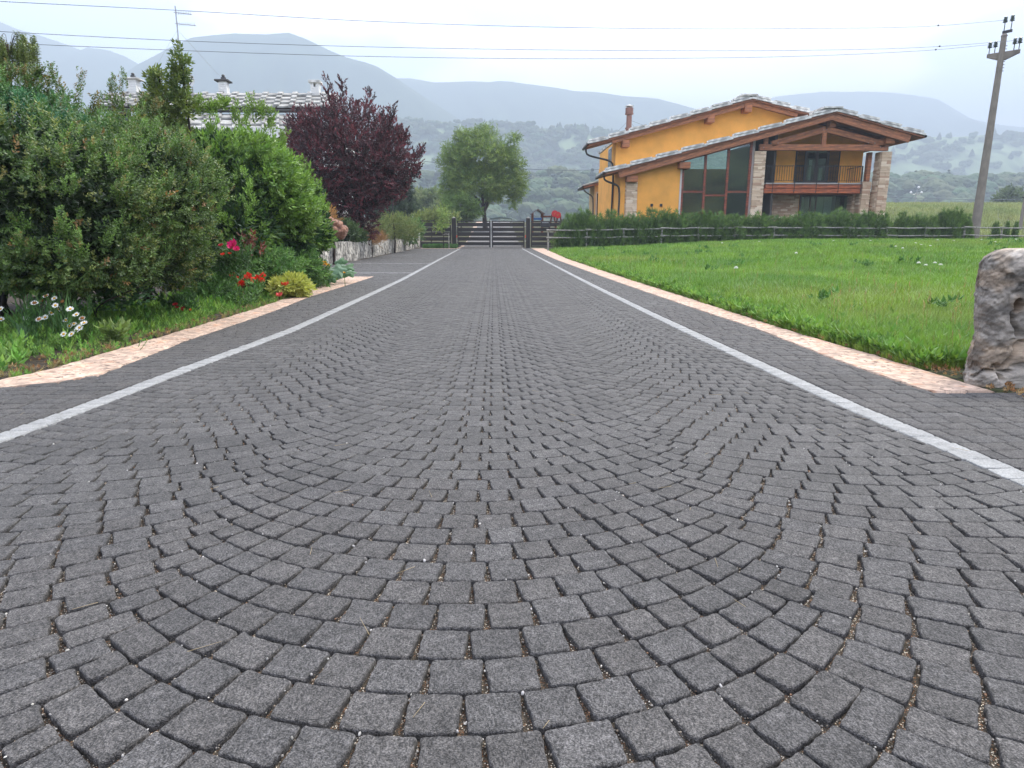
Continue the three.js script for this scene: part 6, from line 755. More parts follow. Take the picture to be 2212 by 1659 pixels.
{ // walnut beyond the gate
  const t = thing('walnut_tree', 'round-crowned green walnut tree beyond the gate', 'tree'), D = 62, P = (x, y, d = D) => at(x, y, d), r = rng(161), base = P(1049, 490); base.y = G(base.x, -D) - 0.2; const fork = P(1043, 441); const wn = sprig(165, 9, 0.45, 0.19, 0.075, { stem: 0.006, spread: 1.25, tipSpread: 0.8, droop: 0.25, bend: 0.6 });
  const limbs = [[[fork, P(1030, 428), P(1000, 400)], [0.14, 0.1, 0.04]], [[fork, P(1042, 415), P(1040, 350)], [0.16, 0.1, 0.03]], [[P(1047, 455), P(1054, 440), P(1060, 415), P(1090, 385)], [0.16, 0.13, 0.1, 0.03]], [[P(1047, 444), P(1053, 430), P(1075, 360)], [0.1, 0.08, 0.03]], [[P(1010, 405), P(975, 400), P(960, 410)], [0.06, 0.04, 0.015]], [[P(1085, 390), P(1110, 395), P(1120, 410)], [0.05, 0.03, 0.012]]];
  const lobes = [lobe(1042, 330, D, 62, 50), lobe(995, 365, D, 46, 45), lobe(1095, 362, D, 36, 45), lobe(1035, 392, D, 62, 36), lobe(1112, 398, D, 25, 28), lobe(965, 405, D, 18, 26), lobe(980, 330, D, 26, 24), lobe(1092, 318, D, 26, 20), lobe(1040, 288, D, 22, 12), lobe(1108, 430, D, 13, 20), lobe(985, 430, D, 20, 14), lobe(1070, 415, D, 26, 16), lobe(1000, 300, D, 18, 14), lobe(1110, 300, D, 12, 8)];
  const col = (p, r, dep, cl) => mulc(mixc([0.050, 0.112, 0.018], [0.165, 0.225, 0.032], clamp(r() * 0.7 + cl * 0.7 - 0.25)), 0.7 + r() * 0.6); const L = bushList(lobes, 8200, 163, { color: col, freq: 0.75, amp: 0.42, gap: 0.40, deep: 0.75, floor: 1, out: 0.9, up: 0.15, shell: 1.1 });
  tree(t, [base, P(1046, 465), fork], [0.28, 0.2, 0.17], limbs, barkMat); scatter('crown', wn, LEAF, L, t); settle(t, base);
}
// a general shrub from lobes given in the picture's units
function shrub(name, label, cat, lobes, n, seed, geo, mat, c0, c1, o = {}) { const s = thing(name, label, cat); const L = bushList(lobes, n, seed, { color: (p, r, d, cl) => mulc(mixc(c0, c1, clamp(r() * 0.8 + cl * 0.5 - 0.2)), 0.7 + r() * 0.6), freq: o.freq ?? 1.5, amp: o.amp ?? 0.4, gap: o.gap ?? 0.36, deep: o.deep ?? 0.7, floor: 0.02, s0: o.s ?? 0.8, up: o.up, out: o.out }); scatter(o.part ?? 'foliage', geo, mat, L, s); const c = lobes[0].c, b = V(c.x, G(c.x, c.z) - 0.05, c.z); part('stem', taper([b, V(c.x + 0.05, (b.y + c.y) / 2, c.z), V(c.x, c.y + lobes[0].r.y * 0.5, c.z)], [o.stem ?? 0.05, 0.03, 0.01], 6), darkBark, s); return settle(s, b); }
const med = sprig(171, 10, 0.32, 0.13, 0.06, { spread: 1.05 }), bigS = sprig(172, 10, 0.6, 0.26, 0.14, { spread: 1.1 }), feather = fan(173, 11, 0.40, 0.030), needle = fan(174, 10, 0.5, 0.05, { open: 2.2 }), pufG = (() => { const g = new THREE.IcosahedronGeometry(0.085, 1), p = g.attributes.position; for (let i = 0; i < p.count; i++) { const k = 0.75 + vnoise(p.getX(i) * 40, p.getY(i) * 40, p.getZ(i) * 40) * 0.5; p.setXYZ(i, p.getX(i) * k, p.getY(i) * k, p.getZ(i) * k); } g.computeVertexNormals(); return g; })();
shrub('shrub', 'rounded yellow-green shrub on the garden wall right of the plum tree', 'shrub', [lobe(850, 487, 31, 38, 24), lobe(880, 497, 32, 26, 20), lobe(830, 495, 30, 16, 18)], 1500, 181, sprig(182, 10, 0.2, 0.07, 0.025, { spread: 0.9 }), LEAF, [0.06, 0.11, 0.025], [0.17, 0.18, 0.055]);
shrub('smoke_bush', 'pink plumed smoke bush above the near end of the garden wall', 'shrub', [lobe(716, 492, 19.5, 24, 16), lobe(735, 500, 19.5, 14, 10)], 170, 183, pufG, DULL, [0.19, 0.085, 0.065], [0.27, 0.15, 0.12], { amp: 0.3, s: 0.75 });
shrub('smoke_bush', 'orange-tan plumed bush beside the pink one over the garden wall', 'shrub', [lobe(700, 478, 20, 22, 20), lobe(690, 500, 19.6, 18, 16)], 200, 184, sprig(185, 14, 0.22, 0.1, 0.02, { spread: 0.8 }), DULL, [0.20, 0.105, 0.035], [0.29, 0.17, 0.075], { amp: 0.4 });
shrub('shrub', 'dark leafy undergrowth at the foot of the plum tree behind the wall', 'shrub', [lobe(742, 505, 22.5, 30, 20), lobe(765, 512, 23.5, 18, 12)], 650, 302, lance2, DULL, [0.02, 0.045, 0.012], [0.06, 0.10, 0.025], { s: 1.2, freq: 1.2 });
shrub('ornamental_grass', 'low tuft of orange-tan grass on the wall under the plum tree', 'ornamental grass', [lobe(800, 516, 25.5, 26, 9), lobe(815, 520, 26, 18, 7)], 200, 186, sprig(187, 12, 0.2, 0.16, 0.012, { spread: 0.7 }), DULL, [0.21, 0.11, 0.05], [0.32, 0.19, 0.10], { up: 0.9 });
{ const s = thing('white_spire_plant', 'plant with cream flower spikes at the end of the garden wall', 'plant'), r = rng(188), b = at(890, 520, 36); b.y = G(b.x, -36); for (let i = 0; i < 16; i++) { const x = 866 + r() * 40, y = 466 + r() * 34, p = at(x, y, 35 + r() * 1.5), q = p.clone(); q.y -= 0.4 + r() * 0.2; part('flower_spike', taper([q, p.clone().lerp(q, 0.5), p], [0.05, 0.06, 0.012], 6), std({ color: rgb(0.62, 0.6, 0.46), roughness: 1 }), s); } scatter('foliage', med, LEAF, bushList([lobe(888, 500, 35.5, 22, 20)], 260, 189, { color: (p, r) => mulc([0.07, 0.14, 0.035], 0.7 + r() * 0.6), freq: 1, floor: 0 }), s); settle(s, b); }
shrub('conifer', 'dark broad conifer behind the garden lamps', 'conifer', [lobe(838, 440, 58, 26, 34), lobe(842, 412, 58, 15, 24), lobe(830, 460, 57, 30, 20)], 1500, 191, needle, DULL, [0.012, 0.028, 0.014], [0.03, 0.055, 0.024], { s: 1.0, stem: 0.15 });
shrub('conifer', 'slim dark conifer just right of the garden lamps', 'conifer', [lobe(876, 440, 60, 13, 30), lobe(878, 415, 60, 8, 22), lobe(885, 462, 58, 20, 14)], 800, 192, needle, DULL, [0.014, 0.032, 0.016], [0.035, 0.06, 0.025], { s: 0.9, stem: 0.1 });
shrub('shrub', 'grey-green hazy thicket far behind the gate on the left', 'shrub', [lobe(945, 438, 105, 34, 22), lobe(905, 440, 110, 26, 24), lobe(965, 452, 100, 24, 14)], 1500, 193, bigS, DULL, [0.06, 0.10, 0.035], [0.14, 0.17, 0.06], { s: 1.2, stem: 0.2, freq: 0.5 });
shrub('shrub', 'bright bushy shrub left of the walnut trunk behind the gate', 'shrub', [lobe(995, 447, 60, 34, 26), lobe(1018, 455, 60, 20, 16), lobe(975, 460, 59, 18, 14)], 1300, 194, med, LEAF, [0.06, 0.12, 0.025], [0.14, 0.22, 0.05], { s: 1.1, stem: 0.08 });
shrub('shrub', 'low hedge behind the left fence panel of the gate', 'shrub', [lobe(930, 470, 46, 26, 14), lobe(965, 474, 46, 26, 10), lobe(905, 478, 45, 18, 12)], 700, 195, med, LEAF, [0.06, 0.10, 0.025], [0.16, 0.19, 0.05], { s: 0.7 });
{ const s = shrub('sapling', 'young staked sapling with thin pale crown in front of the left fence panel', 'tree', [lobe(956, 478, 39.8, 13, 22), lobe(958, 460, 39.8, 9, 14), lobe(950, 492, 39.8, 14, 8)], 170, 196, sprig(197, 9, 0.2, 0.08, 0.045, { spread: 1.2, droop: 0.3 }), LEAF, [0.10, 0.18, 0.03], [0.22, 0.28, 0.06], { gap: 0.3, stem: 0.025 }); part('stake', rbox(0.32, 0.38, 0, 0.95, 0.03, -0.03, 0.01), greyWood, s); part('tie', tube([V(0, 0.85, 0), V(0.2, 0.9, 0.03), V(0.35, 0.85, 0)], 0.02, 5), greyWood, s); shade(s); }
{ // cypress hedge in front of the house: single plants, one cloned from another
  const r = rng(201), protos = []; for (let v = 0; v < 3; v++) { const s = thing('hedge_cypress', 'feathery dark green cypress in the row behind the rail fence', 'hedge plant', [0, 0, 0], 0, 'cypress plants of the hedge in front of the orange house'); const L = [], rr = rng(210 + v); const leaders = [[0, 0, 1]]; for (let k = 0; k < 4; k++) leaders.push([(rr() - 0.5) * 0.9, (rr() - 0.5) * 0.5, 0.6 + rr() * 0.35]); for (let i = 0; i < 620; i++) { const [lx, lz, lh] = leaders[Math.floor(rr() * leaders.length)], t = rr(), y = t * lh, w = 0.46 * Math.pow(1 - t, 0.75) + 0.05, a = rr() * 6.283, q = Math.sqrt(rr()); const p = V(lx * (1 - t * 0.35) + Math.cos(a) * w * q, y, lz + Math.sin(a) * w * q * 0.8); L.push([p, V(Math.cos(a) * 0.9, 0.75 + t * 0.4 + (rr() - 0.5) * 0.5, Math.sin(a) * 0.9).normalize(), 0.55 + rr() * 0.35, mulc(mixc([0.018, 0.050, 0.014], [0.085, 0.150, 0.032], clamp(q * 0.7 + rr() * 0.5 - 0.15 + t * 0.1)), 0.7 + rr() * 0.6)]); } scatter('foliage', feather, DULL, L, s); part('stem', taper([V(0, -0.1, 0), V(0.03, 0.5, 0), V(0, 0.95, 0)], [0.04, 0.03, 0.01], 6), darkBark, s); shade(s); protos.push(s); }
  const D = 35.9, cnt = {}; let n = 0; for (let px = 1232; px < 1925; px += 29) { const top = 462 + fbm(px * 0.03, 3, 1, 3) * 16 - 8 + (r() - 0.5) * 8 - (px > 1290 && px < 1330 ? 0 : 0), p = at(px, 500, D + (r() - 0.5) * 0.3), yg = G(p.x, p.z), h = (at(px, top + 5, D).y - yg) * (0.92 + r() * 0.14); const o = n < 3 ? protos[n] : copy(protos[n % 3]); const [place] = [['beside the dark boards at the gate', 1295], ['before the downpipes of the orange house', 1352], ['below the two wall lamps of the orange house', 1468], ['in front of the glazed house front', 1612], ['at the foot of the left tall pier', 1664], ['in front of the porch window', 1850], ['at the foot of the right tall pier', 9999]].find((q) => px < q[1]); cnt[place] = (cnt[place] ?? 0) + 1; o.userData.label = `feathery hedge cypress ${place}, ${['first', 'second', 'third', 'fourth', 'fifth', 'sixth', 'seventh', 'eighth'][cnt[place] - 1]} there`; o.position.set(p.x, yg, p.z); o.rotation.y = (r() < 0.5 ? 0 : Math.PI) + (r() - 0.5) * 0.6; o.scale.set(1.05 + r() * 0.2, h, 1.0); n++; }
  for (const [px, top, w, lb] of [[1945, 466, 0.7, 'nearest the right pier'], [1962, 474, 0.6, 'second from the right pier'], [1985, 470, 0.9, 'third from the right pier'], [2012, 474, 0.7, 'in the middle of the gap'], [2040, 462, 1.0, 'third from the utility pole'], [2062, 460, 0.85, 'second from the utility pole'], [2084, 470, 0.7, 'nearest the utility pole']]) { const p = at(px, 500, D), yg = G(p.x, p.z); const o = copy(protos[n++ % 3], [p.x, yg, p.z], r() * 6, `sparse cypress ${lb} where the hedge thins out`); o.scale.set(w, at(px, top, D).y - yg, w); }
  for (const [px, lab] of [[2149, 'tiny dark cypress by the fence, nearer the utility pole'], [2173, 'tiny dark cypress by the fence, farther from the utility pole'], [2192, 'small yellowish cypress beside the slim pole at the fence']]) { const p = at(px, 508, 37.2), yg = G(p.x, p.z); const o = copy(protos[1], [p.x, yg, p.z], px, lab); o.userData.group = undefined; delete o.userData.group; o.scale.set(0.34, at(px, 488, 37.2).y - yg + 0.1, 0.34); }
}
{ // dry-stone line and scrub on the crest of the pasture, lone far trees
  const w = thing('field_wall', 'dark overgrown wall along the crest of the pasture behind the pole', 'wall'), r = rng(221); const gs = []; for (let i = 0; i < 60; i++) { const px = 1925 + i * 6, D = 112, p = at(px, 462 - (i / 60) * 6, D), yg = G(p.x, -D); part('stone', rbox(p.x - 0.3, p.x + 0.28, yg - 0.4, yg + 0.75 + r() * 0.25, -D + 0.3, -D - 0.3, 0.08), ledgeMats[i % 5], w); } settle(w, at(1925, 470, 112));
  shrub('shrub', 'tan dry scrub on the pasture crest behind the house pier', 'shrub', [lobe(1960, 463, 108, 30, 6), lobe(1930, 466, 108, 16, 5), lobe(2010, 461, 108, 26, 4)], 500, 222, bigS, DULL, [0.16, 0.14, 0.07], [0.30, 0.24, 0.14], { s: 0.6, freq: 0.4 });
  shrub('tree', 'grey-green round tree on the pasture crest at the picture edge', 'tree', [lobe(2182, 432, 135, 24, 22), lobe(2170, 440, 135, 16, 14), lobe(2196, 440, 135, 14, 14)], 900, 223, bigS, DULL, [0.05, 0.08, 0.035], [0.10, 0.14, 0.05], { s: 1.2, stem: 0.2, freq: 0.4 });
  shrub('shrub', 'dry ochre bushes below the round tree on the crest', 'shrub', [lobe(2190, 452, 118, 22, 7), lobe(2165, 455, 118, 14, 6)], 420, 224, bigS, DULL, [0.14, 0.14, 0.05], [0.26, 0.22, 0.10], { s: 0.6, freq: 0.4 });
}

// ------------------------------------------------------------------ flowers along the bed
const petalDisc = (n, r0, r1, w, lift, seed) => { const r = rng(seed), pos = []; for (let i = 0; i < n; i++) { const a = i / n * 6.283 + (r() - 0.5) * 0.15, d = V(Math.cos(a), lift + (r() - 0.5) * 0.25, Math.sin(a)).normalize(); leafTris(pos, V(Math.cos(a) * r0, 0, Math.sin(a) * r0), d, V(-Math.sin(a), 0, Math.cos(a)), (r1 - r0) * (0.85 + r() * 0.3), w, 0.08, 0.35, 0.6); } return flat(pos); };
const white = leafMat({ color: rgb(0.8, 0.8, 0.78), transmission: 0.2, clearcoat: 0 }), stemMat = std({ color: rgb(0.09, 0.16, 0.04), roughness: 0.8 });
{
  const s = thing('daisy_clump', 'clump of white ox-eye daisies with yellow centres at the foot of the dark shrub', 'flowering plant'), r = rng(231), base = onGround(112, 742); const heads = [[62, 664, 0], [75, 655, 1], [90, 650, 1], [105, 655, 0], [118, 645, 0], [120, 660, 0], [128, 668, 0], [152, 668, 0], [165, 680, 0], [178, 688, 1], [143, 692, 0], [150, 705, 0], [160, 700, 0], [168, 712, 0], [172, 708, 0], [138, 722, 0], [182, 698, 0], [98, 686, 0], [56, 688, 0], [85, 690, 1], [135, 652, 1], [112, 676, 0], [155, 722, 0], [100, 640, 1], [1, 668, 0], [3, 690, 0]];
  const center = new THREE.SphereGeometry(0.0085, 10, 6); center.scale(1, 0.55, 1); const gs = [0, 1, 2].map((k) => petalDisc(17, 0.006, 0.029, 0.0068, 0.12, 240 + k)), yel = std({ color: rgb(0.55, 0.30, 0.02) }), brn = std({ color: rgb(0.22, 0.09, 0.02) });
  heads.forEach(([x, y, old], i) => { const p = at(x, y, 4.75 + (r() - 0.5) * 0.35); const f = new THREE.Group(); f.name = 'flower'; f.position.copy(p); f.rotation.set(0.75 + (r() - 0.5) * 0.5, (r() - 0.5) * 0.8, (r() - 0.5) * 0.4); s.add(f); if (!old || i % 2) part('petals', gs[i % 3], white, f).scale.setScalar(0.82 + r() * 0.2); const c = part('centre', center, old ? brn : yel, f); c.scale.setScalar(old ? 1.7 : 1.05); c.position.y = 0.004; part('stem', tube([p.clone().add(V(0, -0.005, -0.003)), p.clone().lerp(base, 0.35).add(V(0, -0.02, -0.02)), V(lerp(p.x, base.x, 0.6), base.y, lerp(p.z, base.z, 0.6))], 0.0022, 4, 8), stemMat, s); });
  scatter('leaves', sprig(249, 9, 0.2, 0.09, 0.012, { spread: 0.7 }), LEAF, [...Array(90)].map(() => { const p = base.clone().add(V((r() - 0.5) * 0.4, r() * 0.16, (r() - 0.5) * 0.3)); return [p, V((r() - 0.5) * 0.7, 1, (r() - 0.5) * 0.7).normalize(), 0.6 + r() * 0.6, mulc([0.05, 0.13, 0.03], 0.7 + r() * 0.6)]; }), s); settle(s, base);
}
{ const s = thing('tall_weed', 'lanky weed with branching green buds rising behind the daisies', 'weed'), b = onGround(130, 735), m = at(146, 630, 4.9), D = 4.9; part('stem', tube([b, at(138, 680, D), m], 0.005, 5), stemMat, s); for (const [x, y] of [[134, 590], [200, 580], [160, 600]]) { const t = at(x, y, D); part('shoot', tube([m, m.clone().lerp(t, 0.6).add(V(0.005, 0.01, 0)), t], 0.0038, 5), stemMat, s); for (let k = 0; k < 5; k++) part('bud', moved(new THREE.SphereGeometry(0.006, 7, 5), t.x + (k - 2) * 0.009, t.y + (k % 3) * 0.01, t.z + (k % 2) * 0.008), std({ color: rgb(0.22, 0.26, 0.07) }), s); } for (const [x, y] of [[-5, 600], [40, 575], [15, 620]]) { const t = at(x, y, D); part('shoot', tube([at(-20, 680, D), at(-12, 640, D).lerp(t, 0.4), t], 0.0038, 5), stemMat, s); for (let k = 0; k < 4; k++) part('bud', moved(new THREE.SphereGeometry(0.006, 7, 5), t.x + (k - 2) * 0.009, t.y + (k % 3) * 0.01, t.z), std({ color: rgb(0.25, 0.27, 0.07) }), s); } settle(s, b); }
{ const s = thing('mullein', 'upright grey-green rosette of long leaves left of the daisies', 'weed'), b = onGround(55, 752), r = rng(251), pos = []; for (let i = 0; i < 16; i++) { const a = r() * 6.283, l = 0.10 + r() * 0.09, d = V(Math.cos(a) * 0.5, 1, Math.sin(a) * 0.5).normalize(); leafTris(pos, V(0, 0, 0), d, V(-Math.sin(a), 0, Math.cos(a)), l, 0.028, 0.2, 0.5); } part('leaf_rosette', flat(pos), leafMat({ color: rgb(0.10, 0.19, 0.075), clearcoat: 0 }), s); s.position.copy(b); shade(s); }
const cup = (n, R, lift, seed, w) => petalDisc(n, 0.002, R, w ?? R * 1.1, lift, seed);
function blooms(name, label, cat, spots, D, foot, petals, color, size, leafC, extra) {
  const s = thing(name, label, cat), r = rng(spots.length * 7 + foot[0]), b = onGround(...foot); spots.forEach(([x, y, k = 1, c]) => { const d = (Array.isArray(D) ? D[0] - (y - D[1]) * D[2] : D) + (r() - 0.5) * 0.2, p = at(x, y, d), f = new THREE.Group(); f.name = 'flower'; f.position.copy(p); f.rotation.set(0.5 + (r() - 0.5) * 0.8, r() * 6, (r() - 0.5) * 0.7); s.add(f); for (let q = 0; q < 2; q++) { const m = part('petals', petals[q % petals.length], leafMat({ color: rgb(...(c ?? color)), transmission: 0.25, clearcoat: 0 }), f); m.scale.setScalar(size * k * (q ? 0.65 : 1)); m.rotation.y = q; m.position.y = q * 0.006; } part('stem', tube([p, p.clone().lerp(b, 0.4).add(V(0.01, -0.02, 0)), V(lerp(p.x, b.x, 0.5), G(lerp(p.x, b.x, 0.5), lerp(p.z, b.z, 0.4)), lerp(p.z, b.z, 0.4))], 0.003, 4, 8), stemMat, s); });
  scatter('leaves', extra?.geo ?? lance2, LEAF, [...Array(extra?.n ?? 160)].map(() => { const [x, y] = spots[Math.floor(r() * spots.length)], yy = y + r() * (extra?.sy ?? 55), q = at(x + (r() - 0.5) * (extra?.sx ?? 60), yy, (Array.isArray(D) ? D[0] - (yy - D[1]) * D[2] : D) + 0.12); q.x = Math.min(q.x, stripLout(-q.z) - 0.12); if (q.y < G(q.x, q.z)) q.y = G(q.x, q.z) + 0.01; return [q, V((r() - 0.5), 0.8, (r() - 0.5)).normalize(), 0.5 + r() * 0.6, mulc(leafC, 0.6 + r() * 0.7)]; }), s); return settle(s, b);
}
const cups = [cup(6, 0.05, 0.9, 261), cup(5, 0.045, 1.3, 262)], rose = [cup(9, 0.045, 0.6, 263, 0.035), cup(8, 0.035, 1.1, 264, 0.03)];
blooms('poppies', 'orange-red poppies in a loose patch along the pink strip', 'flowering plant', [[504, 596, 0.8], [517, 603, 0.8], [537, 604, 1.2], [563, 603, 1.25], [558, 611, 1.3], [568, 609, 0.7], [540, 617, 1.05], [523, 616, 0.9], [517, 624, 1], [527, 622, 0.9], [506, 628, 0.8], [523, 639, 0.9], [527, 645, 0.6], [530, 632, 0.6], [605, 640, 0.75, [0.62, 0.08, 0.07]], [617, 617, 0.9, [0.60, 0.07, 0.02]]], [8.3, 600, 0.012], [540, 655], cups, [0.75, 0.035, 0.008], 1.5, [0.07, 0.15, 0.035], { n: 150, sx: 40, sy: 34 });
blooms('red_roses', 'two small red roses low at the edge of the dark shrub', 'flowering plant', [[379, 660, 0.9], [382, 666, 0.8], [396, 668, 1], [412, 670, 0.5, [0.6, 0.2, 0.03]]], 6.5, [390, 684], rose, [0.62, 0.012, 0.012], 0.8, [0.05, 0.12, 0.03], { n: 60, sx: 50, sy: 26 });
blooms('peony', 'bright pink peony with red leaved stems in front of the green shrub', 'flowering plant', [[505, 532, 1.9], [511, 540, 1.2], [477, 532, 1, [0.45, 0.01, 0.03]], [482, 551, 0.8, [0.7, 0.06, 0.02]], [496, 549, 0.6, [0.75, 0.07, 0.02]]], 7.6, [505, 600], rose, [0.70, 0.012, 0.16], 0.95, [0.05, 0.12, 0.03], { n: 110, sx: 80, sy: 60 });
{ const s = thing('red_leaved_rose', 'rose shoots with young red leaves right of the pink peony', 'flowering plant'), r = rng(271), b = onGround(545, 598); scatter('leaves', lance2, LEAF, [...Array(11)].map(() => [at(530 + r() * 34, 522 + r() * 34, 8.5 + (r() - 0.5) * 0.3), V((r() - 0.5) * 1.4, 0.7, (r() - 0.5)).normalize(), 0.6 + r() * 0.5, mulc([0.12, 0.03, 0.015], 0.6 + r() * 0.7)]), s); part('stem', [tube([b, at(545, 560, 8.6), at(550, 520, 8.5)], 0.005, 5), tube([b, at(540, 560, 8.6), at(533, 530, 8.5)], 0.005, 5)], stemMat, s); settle(s, b); }
shrub('bedding_greens', 'mixed green perennials filling the bed behind the poppies', 'shrub', [lobe(560, 585, 9.2, 75, 36), lobe(620, 570, 10.3, 60, 32), lobe(500, 605, 8.9, 50, 36), lobe(660, 590, 10.6, 40, 26), lobe(455, 645, 7.7, 40, 26)], 2600, 281, weedS(), DULL, [0.04, 0.11, 0.025], [0.10, 0.20, 0.045], { freq: 3, amp: 0.4, deep: 0.6, s: 0.8 });
function weedS() { return sprig(282, 12, 0.13, 0.055, 0.022, { spread: 1.1, tipSpread: 0.6 }); }
shrub('hosta', 'mound of pale yellow-green variegated leaves beside the pink strip', 'plant', [lobe(626, 617, 8.9, 30, 14), lobe(608, 622, 8.7, 18, 10), lobe(646, 624, 8.9, 16, 9)], 420, 283, sprig(284, 7, 0.06, 0.085, 0.036, { spread: 1.3, tipSpread: 0.7, bend: 0.5 }), LEAF, [0.26, 0.30, 0.05], [0.48, 0.48, 0.14], { freq: 4, amp: 0.25, deep: 0.5, s: 0.8, stem: 0.01 });
shrub('lavender', 'small grey-leaved plant between the yellow-green mound and the squash', 'plant', [lobe(688, 600, 11, 16, 12)], 120, 285, sprig(286, 9, 0.14, 0.06, 0.012, { spread: 0.8 }), DULL, [0.14, 0.14, 0.14], [0.24, 0.23, 0.24], { freq: 4, stem: 0.008 });
{ // squash plant with big leaves
  const s = thing('squash_plant', 'squash plant with broad blue-green leaves and yellow blossoms at the end of the bed', 'vegetable plant'), r = rng(291), b = onGround(722, 600); const big = (R, sd) => { const pos = [], n = 22, c = V(0, 0.02, 0), ring = []; for (let i = 0; i <= n; i++) { const a = i / n * 6.283, rr = R * (0.82 + 0.18 * Math.cos(a * 5 + sd) + 0.06 * Math.sin(a * 11)); ring.push(V(Math.cos(a) * rr, -0.12 * rr * Math.abs(Math.cos(a * 2.5 + sd)) - 0.06 * rr, Math.sin(a) * rr)); } for (let i = 0; i < n; i++) { const m0 = ring[i].clone().multiplyScalar(0.5).setY(0.015), m1 = ring[i + 1].clone().multiplyScalar(0.5).setY(0.015); for (const t of [[c, m1, m0], [m0, m1, ring[i + 1]], [m0, ring[i + 1], ring[i]]]) for (const v of t) pos.push(v.x, v.y, v.z); } return flat(pos); };
  const lm = [leafMat({ color: rgb(0.10, 0.20, 0.11), clearcoat: 0.2 }), leafMat({ color: rgb(0.06, 0.15, 0.05), clearcoat: 0.2 })]; for (const [x, y, R, k, D] of [[708, 590, 0.2, 0, 11.2], [726, 585, 0.2, 0, 11.4], [745, 580, 0.2, 1, 11.8], [700, 572, 0.14, 0, 11.6], [735, 568, 0.15, 1, 12.2], [715, 600, 0.12, 1, 10.9], [754, 590, 0.14, 1, 11.6], [690, 604, 0.1, 0, 10.8]]) { const p = at(x, y, D), m = part('leaf', big(R, x), lm[k], s); m.position.copy(p); m.rotation.set(0.75 + (r() - 0.5) * 0.5, r() * 6, (r() - 0.5) * 0.5); part('stem', tube([p, p.clone().lerp(b, 0.5).add(V(0, -0.03, 0)), b], 0.008, 5, 8), stemMat, s); }
  for (const [x, y, k] of [[686, 562, 1.1], [690, 570, 1], [702, 571, 1.3], [708, 575, 1], [744, 590, 0.6]]) { const p = at(x - 0, y, 10.9), f = new THREE.Group(); f.name = 'blossom'; f.position.copy(p); f.rotation.set(0.4, r() * 6, r() - 0.5); s.add(f); part('petals', cups[0], leafMat({ color: rgb(0.75, 0.38, 0.01), clearcoat: 0 }), f).scale.setScalar(k); part('stem', tube([p, p.clone().add(V(0, -0.08, 0)), V(p.x, G(p.x, p.z), p.z)], 0.005, 4, 6), stemMat, s); } settle(s, b);
}
blooms('yellow_weed', 'straggly yellow-flowered weed by the pink strip near the daisies', 'weed', [[250, 742, 0.5], [258, 748, 0.45], [305, 733, 0.5], [318, 735, 0.45]], 4.75, [280, 760], [cup(5, 0.02, 0.5, 265)], [0.45, 0.35, 0.06], 0.8, [0.13, 0.2, 0.05], { n: 30, sx: 30, sy: 20 });

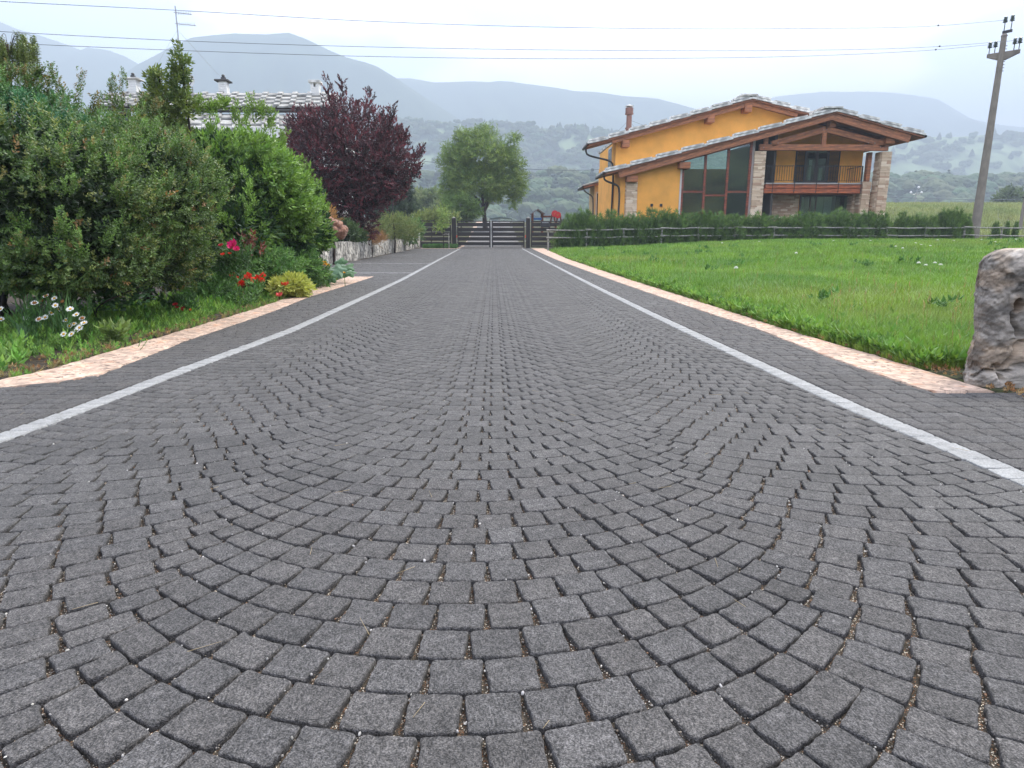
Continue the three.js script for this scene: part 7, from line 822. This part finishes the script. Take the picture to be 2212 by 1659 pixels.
// ------------------------------------------------------------------ the standing stone on the right
{
  const rk = thing('standing_stone', 'rough weathered limestone pillar with a deep crack and hole beside the drive', 'boulder'), D = 3.22; const zx = (px) => 2052.6 + px * 0.2362, zy = (py) => 510 + py * 0.2362;
  const prof = [[1500, 148], [1420, 155], [1310, 165], [1200, 180], [1100, 212], [1000, 244], [800, 252], [680, 268], [500, 282], [400, 296], [300, 318], [265, 325], [210, 350], [170, 385], [140, 440], [118, 505]].map(([py, px]) => at(zx(px), zy(py), D)); const y0 = prof[0].y - 0.06, yT = at(zx(560), zy(108), D).y, xR = at(2345, 700, D).x, zc = -D - 0.22;
  const left = (y) => { if (y <= prof[0].y) return prof[0].x - 0.004; for (let i = 1; i < prof.length; i++) if (y <= prof[i].y) return lerp(prof[i - 1].x, prof[i].x, (y - prof[i - 1].y) / (prof[i].y - prof[i - 1].y)); return lerp(prof[prof.length - 1].x, (xR + prof[0].x) / 2, clamp((y - prof[prof.length - 1].y) / (yT - prof[prof.length - 1].y + 1e-6))); };
  const crack = [[[640, 590], [615, 680], [560, 700], [570, 770], [610, 850], [645, 965], [560, 1110], [490, 1195], [440, 1245], [300, 1235], [205, 1285]], [[645, 968], [720, 965]], [[440, 1250], [470, 1310]], [[440, 1245], [540, 1240]]].map((l) => l.map(([a, b]) => [zx(a), zy(b)])); const segD = (p, a, b) => { const dx = b[0] - a[0], dy = b[1] - a[1], t = clamp(((p[0] - a[0]) * dx + (p[1] - a[1]) * dy) / (dx * dx + dy * dy)); return Math.hypot(p[0] - a[0] - dx * t, p[1] - a[1] - dy * t); };
  const NA = 320, NY = 220, pos = [], col = [], uv = [], idx = [];
  const inv = camera.matrixWorldInverse.clone().copy(camera.matrixWorld).invert(), toPx = (v) => { const q = v.clone().applyMatrix4(inv); return [CX + FOC * q.x / -q.z, CY - FOC * q.y / -q.z]; };
  for (let j = 0; j <= NY; j++) for (let i = 0; i <= NA; i++) {
    const t = j / NY, dome = t > 0.9 ? Math.sqrt(Math.max(0, 1 - Math.pow((t - 0.9) / 0.1, 2))) : 1, y = t > 0.9 ? lerp(y0, yT, 0.9) + (yT - lerp(y0, yT, 0.9)) * Math.sin((t - 0.9) / 0.1 * Math.PI / 2) : lerp(y0, yT, t); const a0 = left(y), b0 = xR - (y - y0) * 0.08, cx = (a0 + b0) / 2, hw = (b0 - a0) / 2, hd = 0.2 - (y - y0) * 0.03; const a = i / NA * 2 * Math.PI, e = 0.62, ca = Math.cos(a), sa = Math.sin(a);
    let x = cx + Math.sign(ca) * Math.pow(Math.abs(ca), e) * hw * (t > 0.9 ? lerp(0.0, 1, Math.pow(dome, 0.5)) : 1), z = zc + Math.sign(sa) * Math.pow(Math.abs(sa), e) * hd * (t > 0.9 ? lerp(0, 1, Math.pow(dome, 0.5)) : 1);
    x += 0.72 * (-z - 3.24); const p = V(x, y, z), n = V(ca, t > 0.9 ? 1 - dome : 0, sa).normalize(), big = (fbm(x * 5 + 2, y * 5, z * 5, 4) - 0.5) * 0.075, fine = (fbm(x * 24 + 9, y * 24, z * 24, 4) - 0.5) * 0.034, px = toPx(p); let dsp = big * 0.5 + fine * 0.9 + (fbm(x * 70, y * 70, z * 70, 3) - 0.5) * 0.016, tone = 1, warm = 0;
    const pit = smooth(0.64, 0.74, fbm(x * 16 + 31, y * 16, z * 16, 2)); dsp -= pit * 0.012;
    if (sa > 0) { const wob = (fbm(x * 30, y * 30, 5, 2) - 0.5) * 7; let d = 1e9; for (const l of crack) for (let k = 0; k < l.length - 1; k++) d = Math.min(d, segD(px, l[k], l[k + 1])); d = Math.max(0, d + wob * 0.3); dsp -= 0.045 * Math.exp(-d * d / 11); const lip = px[1] > zy(1240) ? 1 : 0; const dh = Math.hypot((px[0] - zx(620)) / 9, (px[1] - zy(625)) / 13); dsp -= 0.085 * smooth(1.2, 0.5, dh + wob * 0.05); const dh2 = Math.hypot((px[0] - zx(430)) / 12, (px[1] - zy(1200)) / 6); dsp -= 0.035 * smooth(1.3, 0.4, dh2); if (lip) dsp += 0.012; warm = Math.max(smooth(2.2, 0.6, dh) * 0.8, smooth(0.5, 0.7, fbm(x * 7, y * 7, 3, 3)) * smooth(zy(1150), zy(1350), px[1]) * 0.9); }
    p.addScaledVector(n, dsp); pos.push(p.x, p.y, p.z); uv.push(a * 0.16 + z, y); const c = 0.62 + fbm(x * 9, y * 9, z * 9 + 4, 3) * 0.55; col.push(c * lerp(1, 1.12, warm), c * lerp(0.985, 0.86, warm), c * lerp(0.97, 0.62, warm));
  }
  for (let j = 0; j < NY; j++) for (let i = 0; i < NA; i++) { const a = j * (NA + 1) + i, b = a + NA + 1; idx.push(a, b, a + 1, b, b + 1, a + 1); }
  const g = new THREE.BufferGeometry(); g.setAttribute('position', new THREE.Float32BufferAttribute(pos, 3)); g.setAttribute('uv', new THREE.Float32BufferAttribute(uv, 2)); g.setAttribute('color', new THREE.Float32BufferAttribute(col, 3)); g.setIndex(idx); g.computeVertexNormals(); part('stone', g, rockMat, rk); settle(rk, V(prof[0].x, y0 + 0.06, -D));
}
renderer.render(scene, camera);
